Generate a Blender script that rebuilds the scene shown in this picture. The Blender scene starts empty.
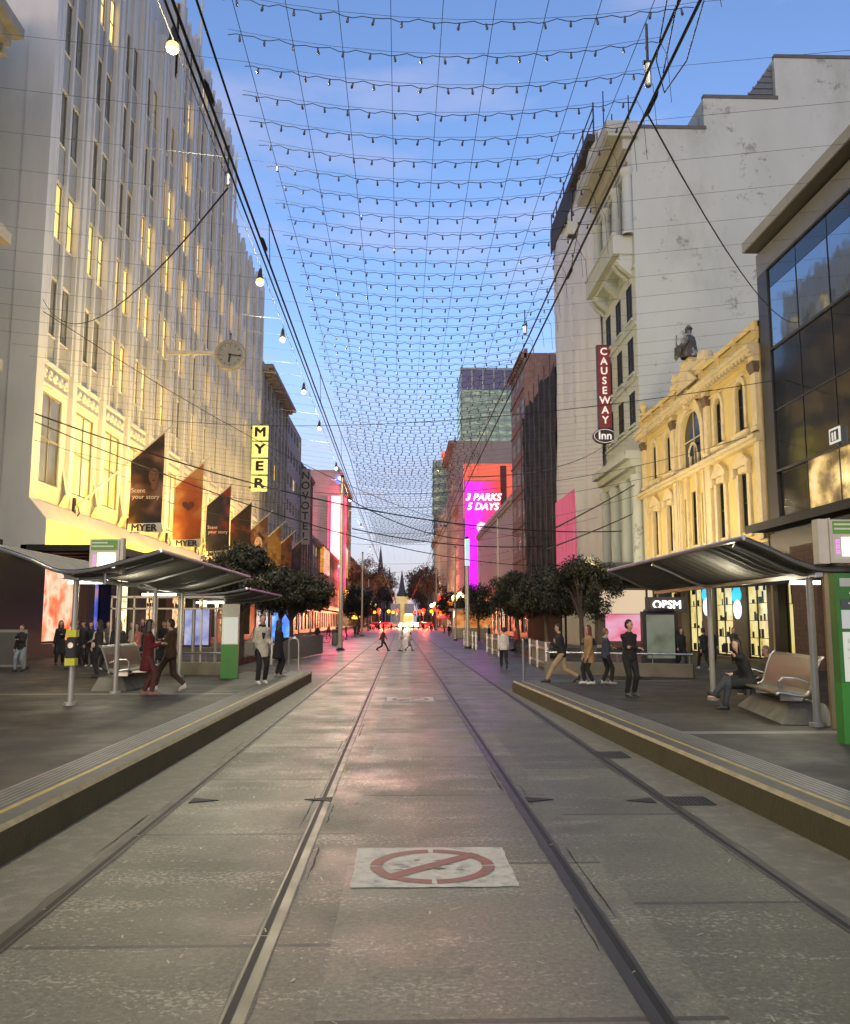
import bpy, bmesh, math, random
from mathutils import Vector, Matrix, Quaternion
R = math.radians
random.seed(7)
S = bpy.context.scene
COL = S.collection

# ---------------------------------------------------------------- camera
F = 850.0
TH = math.atan(109/850); PS = math.atan(24/850*math.cos(TH)); EYE = 1.7
cam = bpy.data.cameras.new('street_camera'); camo = bpy.data.objects.new('street_camera', cam)
COL.objects.link(camo); S.camera = camo
camo.location = (0, 0, EYE); camo.rotation_euler = (R(90)+TH, 0, -PS)
cam.sensor_fit = 'HORIZONTAL'; cam.sensor_width = 36; cam.lens = 36*F/850
cam.clip_start = .05; cam.clip_end = 6000
# ---------------------------------------------------------------- world
W = bpy.data.worlds.new('World'); S.world = W; W.use_nodes = True
nt = W.node_tree; nt.nodes.clear()
def wn(t): return nt.nodes.new(t)
out = wn('ShaderNodeOutputWorld'); bg = wn('ShaderNodeBackground'); bg.inputs[1].default_value = SKY_STRENGTH = 0.15
sky = wn('ShaderNodeTexSky'); sky.sky_type = 'NISHITA'; sky.sun_disc = False
SUN_EL, SUN_ROT = 5.0, 188.0
sky.sun_elevation = R(SUN_EL); sky.sun_rotation = R(SUN_ROT); sky.air_density = 1.0; sky.dust_density = .6; sky.ozone_density = 2.2
# thin uneven dusk cloud in the air
tc = wn('ShaderNodeTexCoord'); mp = wn('ShaderNodeMapping'); mp.inputs['Scale'].default_value = (1.4, 1.0, 4.5)
nz = wn('ShaderNodeTexNoise'); nz.inputs['Scale'].default_value = 2.2; nz.inputs['Detail'].default_value = 6; nz.inputs['Roughness'].default_value = .55
cr = wn('ShaderNodeValToRGB'); cr.color_ramp.elements[0].position = .49; cr.color_ramp.elements[0].color = (0,0,0,1); cr.color_ramp.elements[1].position = .78; cr.color_ramp.elements[1].color = (.75,.75,.75,1)
mx = wn('ShaderNodeMixRGB'); mx.inputs[2].default_value = (1.75, 1.8, 1.95, 1)
nt.links.new(tc.outputs['Generated'], mp.inputs[0]); nt.links.new(mp.outputs[0], nz.inputs['Vector']); nt.links.new(nz.outputs[0], cr.inputs[0])
nt.links.new(cr.outputs[0], mx.inputs[0]); nt.links.new(sky.outputs[0], mx.inputs[1]); tint = wn('ShaderNodeMixRGB'); tint.blend_type = 'MULTIPLY'; tint.inputs[0].default_value = 1; tint.inputs[2].default_value = (.93, .87, 1.10, 1)
sepw = wn('ShaderNodeSeparateXYZ'); low = wn('ShaderNodeMapRange'); low.inputs[1].default_value = .0; low.inputs[2].default_value = .30; low.inputs[3].default_value = .9; low.inputs[4].default_value = 0
hz_ = wn('ShaderNodeMixRGB'); hz_.inputs[2].default_value = (1.42, 1.28, 1.75, 1)
nt.links.new(tc.outputs['Generated'], sepw.inputs[0]); nt.links.new(sepw.outputs[2], low.inputs[0]); nt.links.new(low.outputs[0], hz_.inputs[0])
nt.links.new(mx.outputs[0], tint.inputs[1]); nt.links.new(tint.outputs[0], hz_.inputs[1]); nt.links.new(hz_.outputs[0], bg.inputs[0]); nt.links.new(bg.outputs[0], out.inputs[0])
# ---------------------------------------------------------------- faint last sun, well behind the viewer
sl = bpy.data.lights.new('sun', 'SUN'); sl.energy = .35; sl.angle = R(20); sl.color = (1, .80, .62)
so = bpy.data.objects.new('sun', sl); COL.objects.link(so)
so.rotation_euler = Vector((math.sin(R(SUN_ROT))*math.cos(R(SUN_EL)), math.cos(R(SUN_ROT))*math.cos(R(SUN_EL)), math.sin(R(SUN_EL)))).to_track_quat('Z', 'Y').to_euler()
S.view_settings.view_transform = 'Standard'; S.view_settings.look = 'None'; S.view_settings.gamma = 1; S.view_settings.use_curve_mapping = False
S.view_settings.exposure = EXPO = 1.45
S.cycles.max_bounces = 6; S.cycles.diffuse_bounces = 3; S.cycles.glossy_bounces = 3; S.cycles.transmission_bounces = 2
S.cycles.sample_clamp_indirect = 6; S.cycles.use_denoising = True
S.cycles.caustics_reflective = False; S.cycles.caustics_refractive = False

# ---------------------------------------------------------------- placement helpers (a pixel and one known coordinate give a point)
_fw = Vector((math.sin(PS)*math.cos(TH), math.cos(PS)*math.cos(TH), math.sin(TH)))
_rt = Vector((math.cos(PS), -math.sin(PS), 0)); _up = _rt.cross(_fw)
def _ray(x, y): return _fw*F + _rt*(x-425) - _up*(y-512)
def atY(x, y, Y): r = _ray(x, y); t = Y/r.y; return Vector((r.x*t, Y, EYE+r.z*t))
def atX(x, y, X): r = _ray(x, y); t = X/r.x; return Vector((X, r.y*t, EYE+r.z*t))
def atZ(x, y, Z): r = _ray(x, y); t = (Z-EYE)/r.z; return Vector((r.x*t, r.y*t, Z))

# ---------------------------------------------------------------- materials
MATS = {}
EK = .42     # lamps, screens and lit rooms against the exposure
def principled(name):
    m = bpy.data.materials.new(name); m.use_nodes = True
    return m, m.node_tree, m.node_tree.nodes['Principled BSDF']
def mat(name, col=(.5,.5,.5), rough=.6, metal=0, var=.12, scale=3.0, bump=0.0, bscale=40, stretch=(1,1,1), stain=None, stain_scale=.6, stain_amt=.5, rvar=0.0, emit=None, estr=0, spec=.5):
    if name in MATS: return MATS[name]
    m, t, b = principled(name)
    N = t.nodes.new; L = t.links.new
    tcn = N('ShaderNodeTexCoord'); geo = N('ShaderNodeMapping'); geo.inputs['Scale'].default_value = stretch
    L(tcn.outputs['Object'], geo.inputs[0])
    n1 = N('ShaderNodeTexNoise'); n1.inputs['Scale'].default_value = scale; n1.inputs['Detail'].default_value = 7; n1.inputs['Roughness'].default_value = .6
    L(geo.outputs[0], n1.inputs['Vector'])
    mr = N('ShaderNodeMapRange'); mr.inputs[1].default_value = .3; mr.inputs[2].default_value = .7; mr.inputs[3].default_value = 1-var; mr.inputs[4].default_value = 1+var
    L(n1.outputs[0], mr.inputs[0])
    hs = N('ShaderNodeHueSaturation'); hs.inputs['Color'].default_value = (*col, 1); L(mr.outputs[0], hs.inputs['Value'])
    src = hs.outputs[0]
    if stain:
        n2 = N('ShaderNodeTexNoise'); n2.inputs['Scale'].default_value = stain_scale; n2.inputs['Detail'].default_value = 9; n2.inputs['Roughness'].default_value = .68
        L(geo.outputs[0], n2.inputs['Vector'])
        r2 = N('ShaderNodeMapRange'); r2.inputs[1].default_value = .5; r2.inputs[2].default_value = .68; r2.inputs[4].default_value = stain_amt
        L(n2.outputs[0], r2.inputs[0])
        mm = N('ShaderNodeMixRGB'); mm.inputs[2].default_value = (*stain, 1); L(r2.outputs[0], mm.inputs[0]); L(src, mm.inputs[1]); src = mm.outputs[0]
    L(src, b.inputs['Base Color'])
    b.inputs['Roughness'].default_value = rough; b.inputs['Metallic'].default_value = metal
    b.inputs['Specular IOR Level'].default_value = spec
    if rvar:
        r3 = N('ShaderNodeMapRange'); r3.inputs[1].default_value = .3; r3.inputs[2].default_value = .7; r3.inputs[3].default_value = rough-rvar; r3.inputs[4].default_value = rough+rvar
        L(n1.outputs[0], r3.inputs[0]); L(r3.outputs[0], b.inputs['Roughness'])
    if bump:
        n3 = N('ShaderNodeTexNoise'); n3.inputs['Scale'].default_value = bscale; n3.inputs['Detail'].default_value = 5; L(geo.outputs[0], n3.inputs['Vector'])
        bp = N('ShaderNodeBump'); bp.inputs['Strength'].default_value = bump; bp.inputs['Distance'].default_value = .02
        L(n3.outputs[0], bp.inputs['Height']); L(bp.outputs[0], b.inputs['Normal'])
    if emit:
        b.inputs['Emission Color'].default_value = (*emit, 1); b.inputs['Emission Strength'].default_value = estr
    MATS[name] = m; return m
def lit(name, cols, strength, scale=2.0, stretch=(1,1,1), contrast=.5, kind='noise'):
    """a lit interior, screen or backlit picture: emission broken up by shelves, goods or a picture"""
    if name in MATS: return MATS[name]
    m, t, b = principled(name); N = t.nodes.new; L = t.links.new
    b.inputs['Base Color'].default_value = (.02,.02,.02,1); b.inputs['Roughness'].default_value = .15
    tcn = N('ShaderNodeTexCoord'); mpn = N('ShaderNodeMapping'); mpn.inputs['Scale'].default_value = stretch; L(tcn.outputs['Object'], mpn.inputs[0])
    if kind == 'noise':
        n = N('ShaderNodeTexNoise'); n.inputs['Scale'].default_value = scale; n.inputs['Detail'].default_value = 4; o = n.outputs[0]
    else:
        n = N('ShaderNodeTexVoronoi'); n.inputs['Scale'].default_value = scale; o = n.outputs['Color']
    L(mpn.outputs[0], n.inputs['Vector'])
    r = N('ShaderNodeValToRGB'); r.color_ramp.interpolation = 'LINEAR'
    while len(r.color_ramp.elements) < len(cols): r.color_ramp.elements.new(.5)
    k = len(cols)
    for i, c in enumerate(cols):
        r.color_ramp.elements[i].position = .5-contrast/2 + contrast*i/max(1, k-1); r.color_ramp.elements[i].color = (*c, 1)
    L(o, r.inputs[0]); L(r.outputs[0], b.inputs['Emission Color']); b.inputs['Emission Strength'].default_value = strength*EK*.72
    MATS[name] = m; return m
def glow(name, col, strength):
    if name in MATS: return MATS[name]
    strength *= EK
    m, t, b = principled(name); b.inputs['Base Color'].default_value = (*[c*.5 for c in col], 1)
    b.inputs['Emission Color'].default_value = (*col, 1); b.inputs['Emission Strength'].default_value = strength
    MATS[name] = m; return m
def glass(name, col=(.02,.025,.03), rough=.06, spec=.8, metal=0):
    if name in MATS: return MATS[name]
    m, t, b = principled(name); N = t.nodes.new; L = t.links.new
    b.inputs['Base Color'].default_value = (*col, 1); b.inputs['Roughness'].default_value = rough; b.inputs['Specular IOR Level'].default_value = spec; b.inputs['Metallic'].default_value = metal
    tcn = N('ShaderNodeTexCoord'); n = N('ShaderNodeTexNoise'); n.inputs['Scale'].default_value = .7; L(tcn.outputs['Object'], n.inputs['Vector'])
    bp = N('ShaderNodeBump'); bp.inputs['Strength'].default_value = .25; bp.inputs['Distance'].default_value = .02; L(n.outputs[0], bp.inputs['Height']); L(bp.outputs[0], b.inputs['Normal'])
    MATS[name] = m; return m

M_steel = mat('brushed_steel', (.42,.42,.40), .32, .9, .08, 8, .05)
M_pole = mat('pole_paint', (.40,.385,.34), .4, .3, .1, 5)
M_dark = mat('dark_metal', (.03,.03,.032), .45, .4, .2)
M_black = mat('black_rubber', (.012,.012,.013), .6, 0, .2)
M_wire = mat('wire_black', (.012,.012,.014), .5, .2, .2)
M_wirel = mat('wire_grey', (.06,.065,.075), .5, .5, .2)
M_glass = glass('window_glass', rough=.12, spec=.4)
M_void = mat('dark_room_glass', (.018,.018,.017), .5, 0, .3, 1, spec=.15)

# ---------------------------------------------------------------- mesh builder
class MB:
    def __init__(s, org=(0,0,0)): s.v = []; s.f = []; s.m = []; s.o = Vector(org); s.smooth = False
    def pts(s, P, faces, m=0):
        b = len(s.v); s.v += [tuple(Vector(p)-s.o) for p in P]
        for f in faces: s.f.append([b+i for i in f]); s.m.append(m)
        return s
    def quad(s, a, b, c, d, m=0): return s.pts([a,b,c,d], [(0,1,2,3)], m)
    def box(s, a, b, m=0):
        x0,x1 = sorted((a[0],b[0])); y0,y1 = sorted((a[1],b[1])); z0,z1 = sorted((a[2],b[2]))
        P = [(x0,y0,z0),(x1,y0,z0),(x1,y1,z0),(x0,y1,z0),(x0,y0,z1),(x1,y0,z1),(x1,y1,z1),(x0,y1,z1)]
        return s.pts(P, [(0,3,2,1),(4,5,6,7),(0,1,5,4),(1,2,6,5),(2,3,7,6),(3,0,4,7)], m)
    def obox(s, c, size, q, m=0):
        hx,hy,hz = [k/2 for k in size]; c = Vector(c)
        P = [c + q @ Vector(p) for p in [(-hx,-hy,-hz),(hx,-hy,-hz),(hx,hy,-hz),(-hx,hy,-hz),(-hx,-hy,hz),(hx,-hy,hz),(hx,hy,hz),(-hx,hy,hz)]]
        return s.pts(P, [(0,3,2,1),(4,5,6,7),(0,1,5,4),(1,2,6,5),(2,3,7,6),(3,0,4,7)], m)
    def tube(s, P, r, n=8, m=0, cap=True):
        P = [Vector(p) for p in P]; rs = r if isinstance(r, (list,tuple)) else [r]*len(P)
        b = len(s.v); ref = None
        for i, p in enumerate(P):
            d = (P[min(i+1,len(P)-1)] - P[max(i-1,0)]).normalized()
            if ref is None: ref = d.orthogonal().normalized()
            ref = (ref - d*ref.dot(d)); ref = ref.normalized() if ref.length > 1e-5 else d.orthogonal().normalized()
            q = d.cross(ref)
            for k in range(n):
                a = 2*math.pi*k/n; s.v.append(tuple(p + (ref*math.cos(a)+q*math.sin(a))*rs[i] - s.o))
        for i in range(len(P)-1):
            for k in range(n):
                k2 = (k+1)%n; s.f.append([b+i*n+k, b+i*n+k2, b+(i+1)*n+k2, b+(i+1)*n+k]); s.m.append(m)
        if cap and n > 2:
            s.f.append([b+k for k in range(n)][::-1]); s.m.append(m); s.f.append([b+(len(P)-1)*n+k for k in range(n)]); s.m.append(m)
        return s
    def lathe(s, c, prof, n=16, m=0, q=None):
        c = Vector(c); b = len(s.v); q = q or Quaternion()
        for (r, z) in prof:
            for k in range(n):
                a = 2*math.pi*k/n; s.v.append(tuple(c + q @ Vector((r*math.cos(a), r*math.sin(a), z)) - s.o))
        for i in range(len(prof)-1):
            for k in range(n):
                k2 = (k+1)%n; s.f.append([b+i*n+k, b+i*n+k2, b+(i+1)*n+k2, b+(i+1)*n+k]); s.m.append(m)
        return s
    def ball(s, c, r, n=10, m=0, sc=(1,1,1)):
        prof = [(math.sin(math.pi*i/(n//2+1))*1, -math.cos(math.pi*i/(n//2+1))) for i in range(n//2+2)]
        c = Vector(c); b = len(s.v)
        for (pr, z) in prof:
            for k in range(n):
                a = 2*math.pi*k/n; s.v.append(tuple(c + Vector((max(pr,.001)*math.cos(a)*r*sc[0], max(pr,.001)*math.sin(a)*r*sc[1], z*r*sc[2])) - s.o))
        for i in range(len(prof)-1):
            for k in range(n):
                k2 = (k+1)%n; s.f.append([b+i*n+k, b+i*n+k2, b+(i+1)*n+k2, b+(i+1)*n+k]); s.m.append(m)
        return s
    def prism(s, outline, d, m=0):
        """outline: planar loop of 3-D points; d: thickness vector"""
        n = len(outline); d = Vector(d); A = [Vector(p) for p in outline]; P = A + [p+d for p in A]
        F_ = [tuple(range(n))[::-1], tuple(range(n, 2*n))] + [(i, (i+1)%n, n+(i+1)%n, n+i) for i in range(n)]
        return s.pts(P, F_, m)
    def strip(s, A, B, m=0):
        n = len(A); return s.pts(list(A)+list(B), [(i, i+1, n+i+1, n+i) for i in range(n-1)], m)
    def build(s, name, mats, parent=None, bevel=0, smooth=False):
        me = bpy.data.meshes.new(name); me.from_pydata(s.v, [], s.f)
        for mm in (mats if isinstance(mats, (list,tuple)) else [mats]): me.materials.append(mm)
        if s.f: me.polygons.foreach_set('material_index', s.m)
        if smooth or s.smooth: me.polygons.foreach_set('use_smooth', [True]*len(me.polygons))
        me.update(); o = bpy.data.objects.new(name, me); COL.objects.link(o)
        if parent is not None: o.parent = parent
        if bevel:
            md = o.modifiers.new('b', 'BEVEL'); md.width = bevel; md.segments = 2; md.limit_method = 'ANGLE'
        return o
def tag(o, label=None, cat=None, group=None, kind=None):
    if label: o['label'] = label
    if cat: o['category'] = cat
    if group: o['group'] = group
    if kind: o['kind'] = kind
    return o
def thing(name, label, cat, loc=(0,0,0), rz=0, group=None):
    o = bpy.data.objects.new(name, None); COL.objects.link(o); o.location = loc; o.rotation_euler = (0,0,rz); o.empty_display_size = .2
    return tag(o, label, cat, group)
def kids(o): return [c for c in bpy.data.objects if c.parent is o]
CH = {}
def copy_tree(o, parent=None):
    c = o.copy(); COL.objects.link(c); c.parent = parent
    for ch in kids(o): copy_tree(ch, c)
    return c
def struct(mb, name, m): return tag(mb.build(name, m), kind='structure')
FONT = {}
def text_obj(name, s, size, m, parent, loc, rot=(R(90),0,0), ext=.01, align='CENTER', sx=1.0, shear=0, bold=0, space=1.0):
    cu = bpy.data.curves.new(name, 'FONT'); cu.body = s; cu.size = size; cu.extrude = ext; cu.align_x = align; cu.align_y = 'CENTER'; cu.resolution_u = 3; cu.shear = shear; cu.space_character = space
    tmp = bpy.data.objects.new('t', cu); COL.objects.link(tmp)
    dg = bpy.context.evaluated_depsgraph_get(); me = bpy.data.meshes.new_from_object(tmp.evaluated_get(dg))
    bpy.data.objects.remove(tmp); bpy.data.curves.remove(cu)
    if bold > 0:        # heavier strokes: the outline repeated a hair to each side
        bm = bmesh.new()
        for k, (dx, dy) in enumerate(((0,0),(bold,0),(-bold,0),(0,bold),(0,-bold),(bold*.7,bold*.7),(-bold*.7,-bold*.7))):
            c = me.copy(); c.transform(Matrix.Translation((dx, dy, .0012*k))); bm.from_mesh(c); bpy.data.meshes.remove(c)
        bm.to_mesh(me); bm.free()
    me.name = name; me.transform(Matrix.Diagonal((sx,1,1,1))); me.materials.clear(); me.materials.append(m)
    o = bpy.data.objects.new(name, me); COL.objects.link(o); o.location = loc; o.rotation_euler = rot
    if parent is not None: o.parent = parent
    return o
def area(name, loc, size, energy, col, rot, shape='RECTANGLE', sy=None, spread=None):
    l = bpy.data.lights.new(name, 'AREA'); l.shape = shape; l.size = size; l.size_y = sy or size; l.energy = energy; l.color = col
    if spread: l.spread = spread
    o = bpy.data.objects.new(name, l); COL.objects.link(o); o.location = loc; o.rotation_euler = rot; return o
def point(name, loc, energy, col, r=.1):
    l = bpy.data.lights.new(name, 'POINT'); l.energy = energy; l.color = col; l.shadow_soft_size = r
    o = bpy.data.objects.new(name, l); COL.objects.link(o); o.location = loc; return o

# ---------------------------------------------------------------- ground, tram road, platforms
def kl(y): return -2.80 + (y-6)*.0145        # left platform edge
def kr(y): return 3.24 - (y-6)*.036           # right platform edge
YL, YR, PZ = 24.6, 20.9, .27
def road_material():
    m, t, b = principled('worn_tram_road_concrete'); N = t.nodes.new; L = t.links.new
    tcn = N('ShaderNodeTexCoord'); sep = N('ShaderNodeSeparateXYZ'); L(tcn.outputs['Object'], sep.inputs[0])
    def math_(op, a, bb=None):
        n = N('ShaderNodeMath'); n.operation = op
        for i, q in enumerate((a, bb)):
            if q is None: continue
            if isinstance(q, (int, float)): n.inputs[i].default_value = q
            else: L(q, n.inputs[i])
        return n.outputs[0]
    # slabs: a tone of its own for every pour between the rails
    wob = N('ShaderNodeTexNoise'); wob.inputs['Scale'].default_value = .35; wob.inputs['Detail'].default_value = 1; L(tcn.outputs['Object'], wob.inputs['Vector'])
    yy = math_('MULTIPLY', sep.outputs[1], .42); lane = math_('FLOOR', math_('MULTIPLY', math_('ADD', sep.outputs[0], 2.15), .56))
    yo = math_('ADD', yy, math_('MULTIPLY', lane, .37)); slab = math_('FLOOR', yo)
    cmb = N('ShaderNodeCombineXYZ'); L(slab, cmb.inputs[0]); L(lane, cmb.inputs[1])
    wnz = N('ShaderNodeTexWhiteNoise'); wnz.noise_dimensions = '3D'; L(cmb.outputs[0], wnz.inputs['Vector'])
    tone = N('ShaderNodeValToRGB'); e = tone.color_ramp.elements
    e[0].color = (.088,.083,.055,1); e[1].color = (.160,.150,.102,1); x = e.new(.5); x.color = (.118,.111,.075,1); L(wnz.outputs['Value'], tone.inputs[0])
    # large blotches
    n1 = N('ShaderNodeTexNoise'); n1.inputs['Scale'].default_value = .9; n1.inputs['Detail'].default_value = 10; n1.inputs['Roughness'].default_value = .7; L(tcn.outputs['Object'], n1.inputs['Vector'])
    m1 = N('ShaderNodeMapRange'); m1.inputs[1].default_value = .3; m1.inputs[2].default_value = .7; m1.inputs[3].default_value = .68; m1.inputs[4].default_value = 1.32; L(n1.outputs[0], m1.inputs[0])
    hs = N('ShaderNodeHueSaturation'); L(tone.outputs[0], hs.inputs['Color']); L(m1.outputs[0], hs.inputs['Value'])
    # fine grain
    n2 = N('ShaderNodeTexNoise'); n2.inputs['Scale'].default_value = 28; n2.inputs['Detail'].default_value = 8; n2.inputs['Roughness'].default_value = .8; L(tcn.outputs['Object'], n2.inputs['Vector'])
    m2 = N('ShaderNodeMapRange'); m2.inputs[1].default_value = .3; m2.inputs[2].default_value = .7; m2.inputs[3].default_value = .42; m2.inputs[4].default_value = 1.58; L(n2.outputs[0], m2.inputs[0])
    hs2 = N('ShaderNodeHueSaturation'); L(hs.outputs[0], hs2.inputs['Color']); L(m2.outputs[0], hs2.inputs['Value'])
    # pale scuffed aggregate in streaks across the lane
    mp3 = N('ShaderNodeMapping'); mp3.inputs['Scale'].default_value = (.45, 1.5, 1); L(tcn.outputs['Object'], mp3.inputs[0])
    n3 = N('ShaderNodeTexNoise'); n3.inputs['Scale'].default_value = 1.5; n3.inputs['Detail'].default_value = 3; L(mp3.outputs[0], n3.inputs['Vector'])
    n4 = N('ShaderNodeTexNoise'); n4.inputs['Scale'].default_value = 38; n4.inputs['Detail'].default_value = 3; n4.inputs['Roughness'].default_value = .65
    mp4 = N('ShaderNodeMapping'); mp4.inputs['Scale'].default_value = (.8, 1.0, 1); L(tcn.outputs['Object'], mp4.inputs[0]); L(mp4.outputs[0], n4.inputs['Vector'])
    n3.inputs['Detail'].default_value = 6; n3.inputs['Roughness'].default_value = .7
    band = N('ShaderNodeMapRange'); band.inputs[1].default_value = .44; band.inputs[2].default_value = .62; L(n3.outputs[0], band.inputs[0])
    s = math_('ADD', math_('MULTIPLY', band.outputs[0], .16), n4.outputs[0])
    m3 = N('ShaderNodeMapRange'); m3.inputs[1].default_value = .645; m3.inputs[2].default_value = .73; m3.inputs[4].default_value = .62; L(s, m3.inputs[0])
    mixs = N('ShaderNodeMixRGB'); mixs.inputs[2].default_value = (.40,.37,.27,1); L(m3.outputs[0], mixs.inputs[0]); L(hs2.outputs[0], mixs.inputs[1])
    # joints
    fr = math_('FRACT', yo); j = math_('LESS_THAN', math_('MINIMUM', fr, math_('SUBTRACT', 1.0, fr)), .009)
    mj = N('ShaderNodeMixRGB'); mj.inputs[2].default_value = (.035,.032,.027,1); L(math_('MULTIPLY', j, .8), mj.inputs[0]); L(mixs.outputs[0], mj.inputs[1])
    # oil and damp stains
    n5 = N('ShaderNodeTexNoise'); n5.inputs['Scale'].default_value = 2.3; n5.inputs['Detail'].default_value = 6; mp5 = N('ShaderNodeMapping'); mp5.inputs['Scale'].default_value = (.8, .5, 1); mp5.inputs['Location'].default_value = (3,7,0); L(tcn.outputs['Object'], mp5.inputs[0]); L(mp5.outputs[0], n5.inputs['Vector'])
    m5 = N('ShaderNodeMapRange'); m5.inputs[1].default_value = .66; m5.inputs[2].default_value = .74; m5.inputs[4].default_value = .75; L(n5.outputs[0], m5.inputs[0])
    ms = N('ShaderNodeMixRGB'); ms.inputs[2].default_value = (.05,.045,.04,1); L(m5.outputs[0], ms.inputs[0]); L(mj.outputs[0], ms.inputs[1])
    L(ms.outputs[0], b.inputs['Base Color'])
    mr = N('ShaderNodeMapRange'); mr.inputs[1].default_value = .35; mr.inputs[2].default_value = .65; mr.inputs[3].default_value = .34; mr.inputs[4].default_value = .66; L(n1.outputs[0], mr.inputs[0]); L(mr.outputs[0], b.inputs['Roughness'])
    bp = N('ShaderNodeBump'); bp.inputs['Strength'].default_value = .6; bp.inputs['Distance'].default_value = .008; L(n2.outputs[0], bp.inputs['Height']); L(bp.outputs[0], b.inputs['Normal'])
    return m
M_road = road_material()
M_pave = mat('dark_bluestone_paving', (.032,.027,.020), .62, 0, .25, 1.3, .25, 70, stain=(.075,.067,.055), stain_scale=1.2, stain_amt=.5, rvar=.15)
M_mall = mat('mall_paving', (.075,.066,.062), .45, 0, .3, .5, .2, 60, stain=(.16,.15,.14), stain_scale=2, stain_amt=.4, rvar=.12)
M_conc = mat('kerb_concrete', (.17,.16,.125), .7, 0, .25, 2, .3, 50, stain=(.07,.065,.05), stain_scale=3, stain_amt=.6)
M_verge = mat('track_edge_concrete', (.165,.150,.105), .65, 0, .2, 3, .35, 70, stain=(.30,.28,.22), stain_scale=6, stain_amt=.5, rvar=.1)
M_riser = mat('platform_riser', (.085,.068,.028), .6, 0, .35, 2.5, .3, 30, stain=(.05,.04,.02), stain_scale=2.5, stain_amt=.7)
struct(MB().box((-900,-200,-.4),(900,3000,-.02)), 'ground', M_mall)
struct(MB().quad((-2.1,-12,0),(2.5,-12,0),(2.5,900,0),(-2.1,900,0)), 'road', M_road)
mb = MB()
mb.quad((-3.2,-12,-.004),(-2.1,-12,-.004),(-2.1,26,-.004),(-3.2,26,-.004)); mb.quad((2.5,-12,-.004),(3.6,-12,-.004),(3.6,22,-.004),(2.5,22,-.004))
struct(mb, 'track_verge', M_verge)
mb = MB()
for x0, x1, y0 in ((-14.2,-2.1,26),(2.5,12.8,22)): mb.quad((x0,y0,.0+.002),(x1,y0,.002),(x1,900,.002),(x0,900,.002))
struct(mb, 'mall_pavement', M_mall)
def paver_joints(m):
    t = m.node_tree; b = t.nodes['Principled BSDF']; src = b.inputs['Base Color'].links[0].from_socket; tcn = t.nodes.new('ShaderNodeTexCoord')
    br = t.nodes.new('ShaderNodeTexBrick'); br.inputs['Scale'].default_value = 1.0; br.inputs['Brick Width'].default_value = .9; br.inputs['Row Height'].default_value = .45; br.inputs['Mortar Size'].default_value = .007
    br.inputs['Color1'].default_value = (.82,.82,.82,1); br.inputs['Color2'].default_value = (1.25,1.25,1.25,1); br.inputs['Mortar'].default_value = (.45,.45,.45,1)
    mm = t.nodes.new('ShaderNodeMixRGB'); mm.blend_type = 'MULTIPLY'; mm.inputs[0].default_value = 1; t.links.new(tcn.outputs['Object'], br.inputs['Vector']); t.links.new(src, mm.inputs[1]); t.links.new(br.outputs['Color'], mm.inputs[2])
    vo = t.nodes.new('ShaderNodeTexVoronoi'); vo.inputs['Scale'].default_value = 2.2; t.links.new(tcn.outputs['Object'], vo.inputs['Vector'])
    lt = t.nodes.new('ShaderNodeMath'); lt.operation = 'LESS_THAN'; lt.inputs[1].default_value = .055; t.links.new(vo.outputs['Distance'], lt.inputs[0])
    m2 = t.nodes.new('ShaderNodeMixRGB'); m2.inputs[2].default_value = (.012,.011,.010,1); t.links.new(lt.outputs[0], m2.inputs[0]); t.links.new(mm.outputs[0], m2.inputs[1]); t.links.new(m2.outputs[0], b.inputs['Base Color'])
paver_joints(M_pave); paver_joints(M_mall)
def platform(s, k, Yend, Xout, name):
    n = 24; ys = [-12 + (Yend+12)*i/n for i in range(n+1)]
    # top sheet behind the edging
    mb = MB(); mb.strip([(k(y)+s*.62, y, PZ) for y in ys], [(Xout, y, PZ) for y in ys])
    mb.strip([(s*6.2, y, PZ) for y in (Yend, 46)], [(Xout, y, PZ) for y in (Yend, 46)])
    mb.quad((s*6.2,Yend,PZ),(s*6.2,46,PZ),(s*6.2,46,0),(s*6.2,Yend,0)); mb.quad((s*6.2,46,PZ),(Xout,46,PZ),(Xout,50,0),(s*6.2,50,0))
    mb.quad((k(Yend)+s*.62,Yend,PZ),(s*6.2,Yend,PZ),(s*6.2,Yend,0),(k(Yend)+s*.62,Yend,0))
    struct(mb, name, M_pave)
    e = MB()
    e.strip([(k(y)-0.0*s, y, -.01) for y in ys], [(k(y), y, PZ-.035) for y in ys], 0)
    e.strip([(k(y), y, PZ-.035) for y in ys], [(k(y)+s*.03, y, PZ+.001) for y in ys], 1)
    e.strip([(k(y)+s*.03, y, PZ+.001) for y in ys], [(k(y)+s*.20, y, PZ+.001) for y in ys], 2)
    e.strip([(k(y)+s*.20, y, PZ+.001) for y in ys], [(k(y)+s*.25, y, PZ+.001) for y in ys], 3)
    e.strip([(k(y)+s*.25, y, PZ+.001) for y in ys], [(k(y)+s*.62, y, PZ+.001) for y in ys], 4)
    e.quad((k(Yend),Yend,-.01),(k(Yend)+s*.62,Yend,-.01),(k(Yend)+s*.62,Yend,PZ),(k(Yend),Yend,PZ), 0)
    # raised ribs of the tactile band
    for j in range(6):
        q = .29+.055*j
        e.strip([(k(y)+s*q, y, PZ+.007) for y in ys], [(k(y)+s*(q+.028), y, PZ+.007) for y in ys], 5)
    struct(e, name+'_edge', [M_riser, mat('nosing', (.30,.24,.12), .6, .0, .3, 6), mat('edge_band', (.085,.078,.062), .55, 0, .25, 5), mat('yellow_line', (.42,.30,.06), .5, 0, .35, 7), mat('tactile_band', (.13,.125,.11), .5, 0, .3, 5), mat('tactile_rib', (.26,.25,.22), .4, 0, .2, 5)])
platform(-1, kl, YL, -14.1, 'left_platform'); platform(1, kr, YR, 12.6, 'right_platform')
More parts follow.
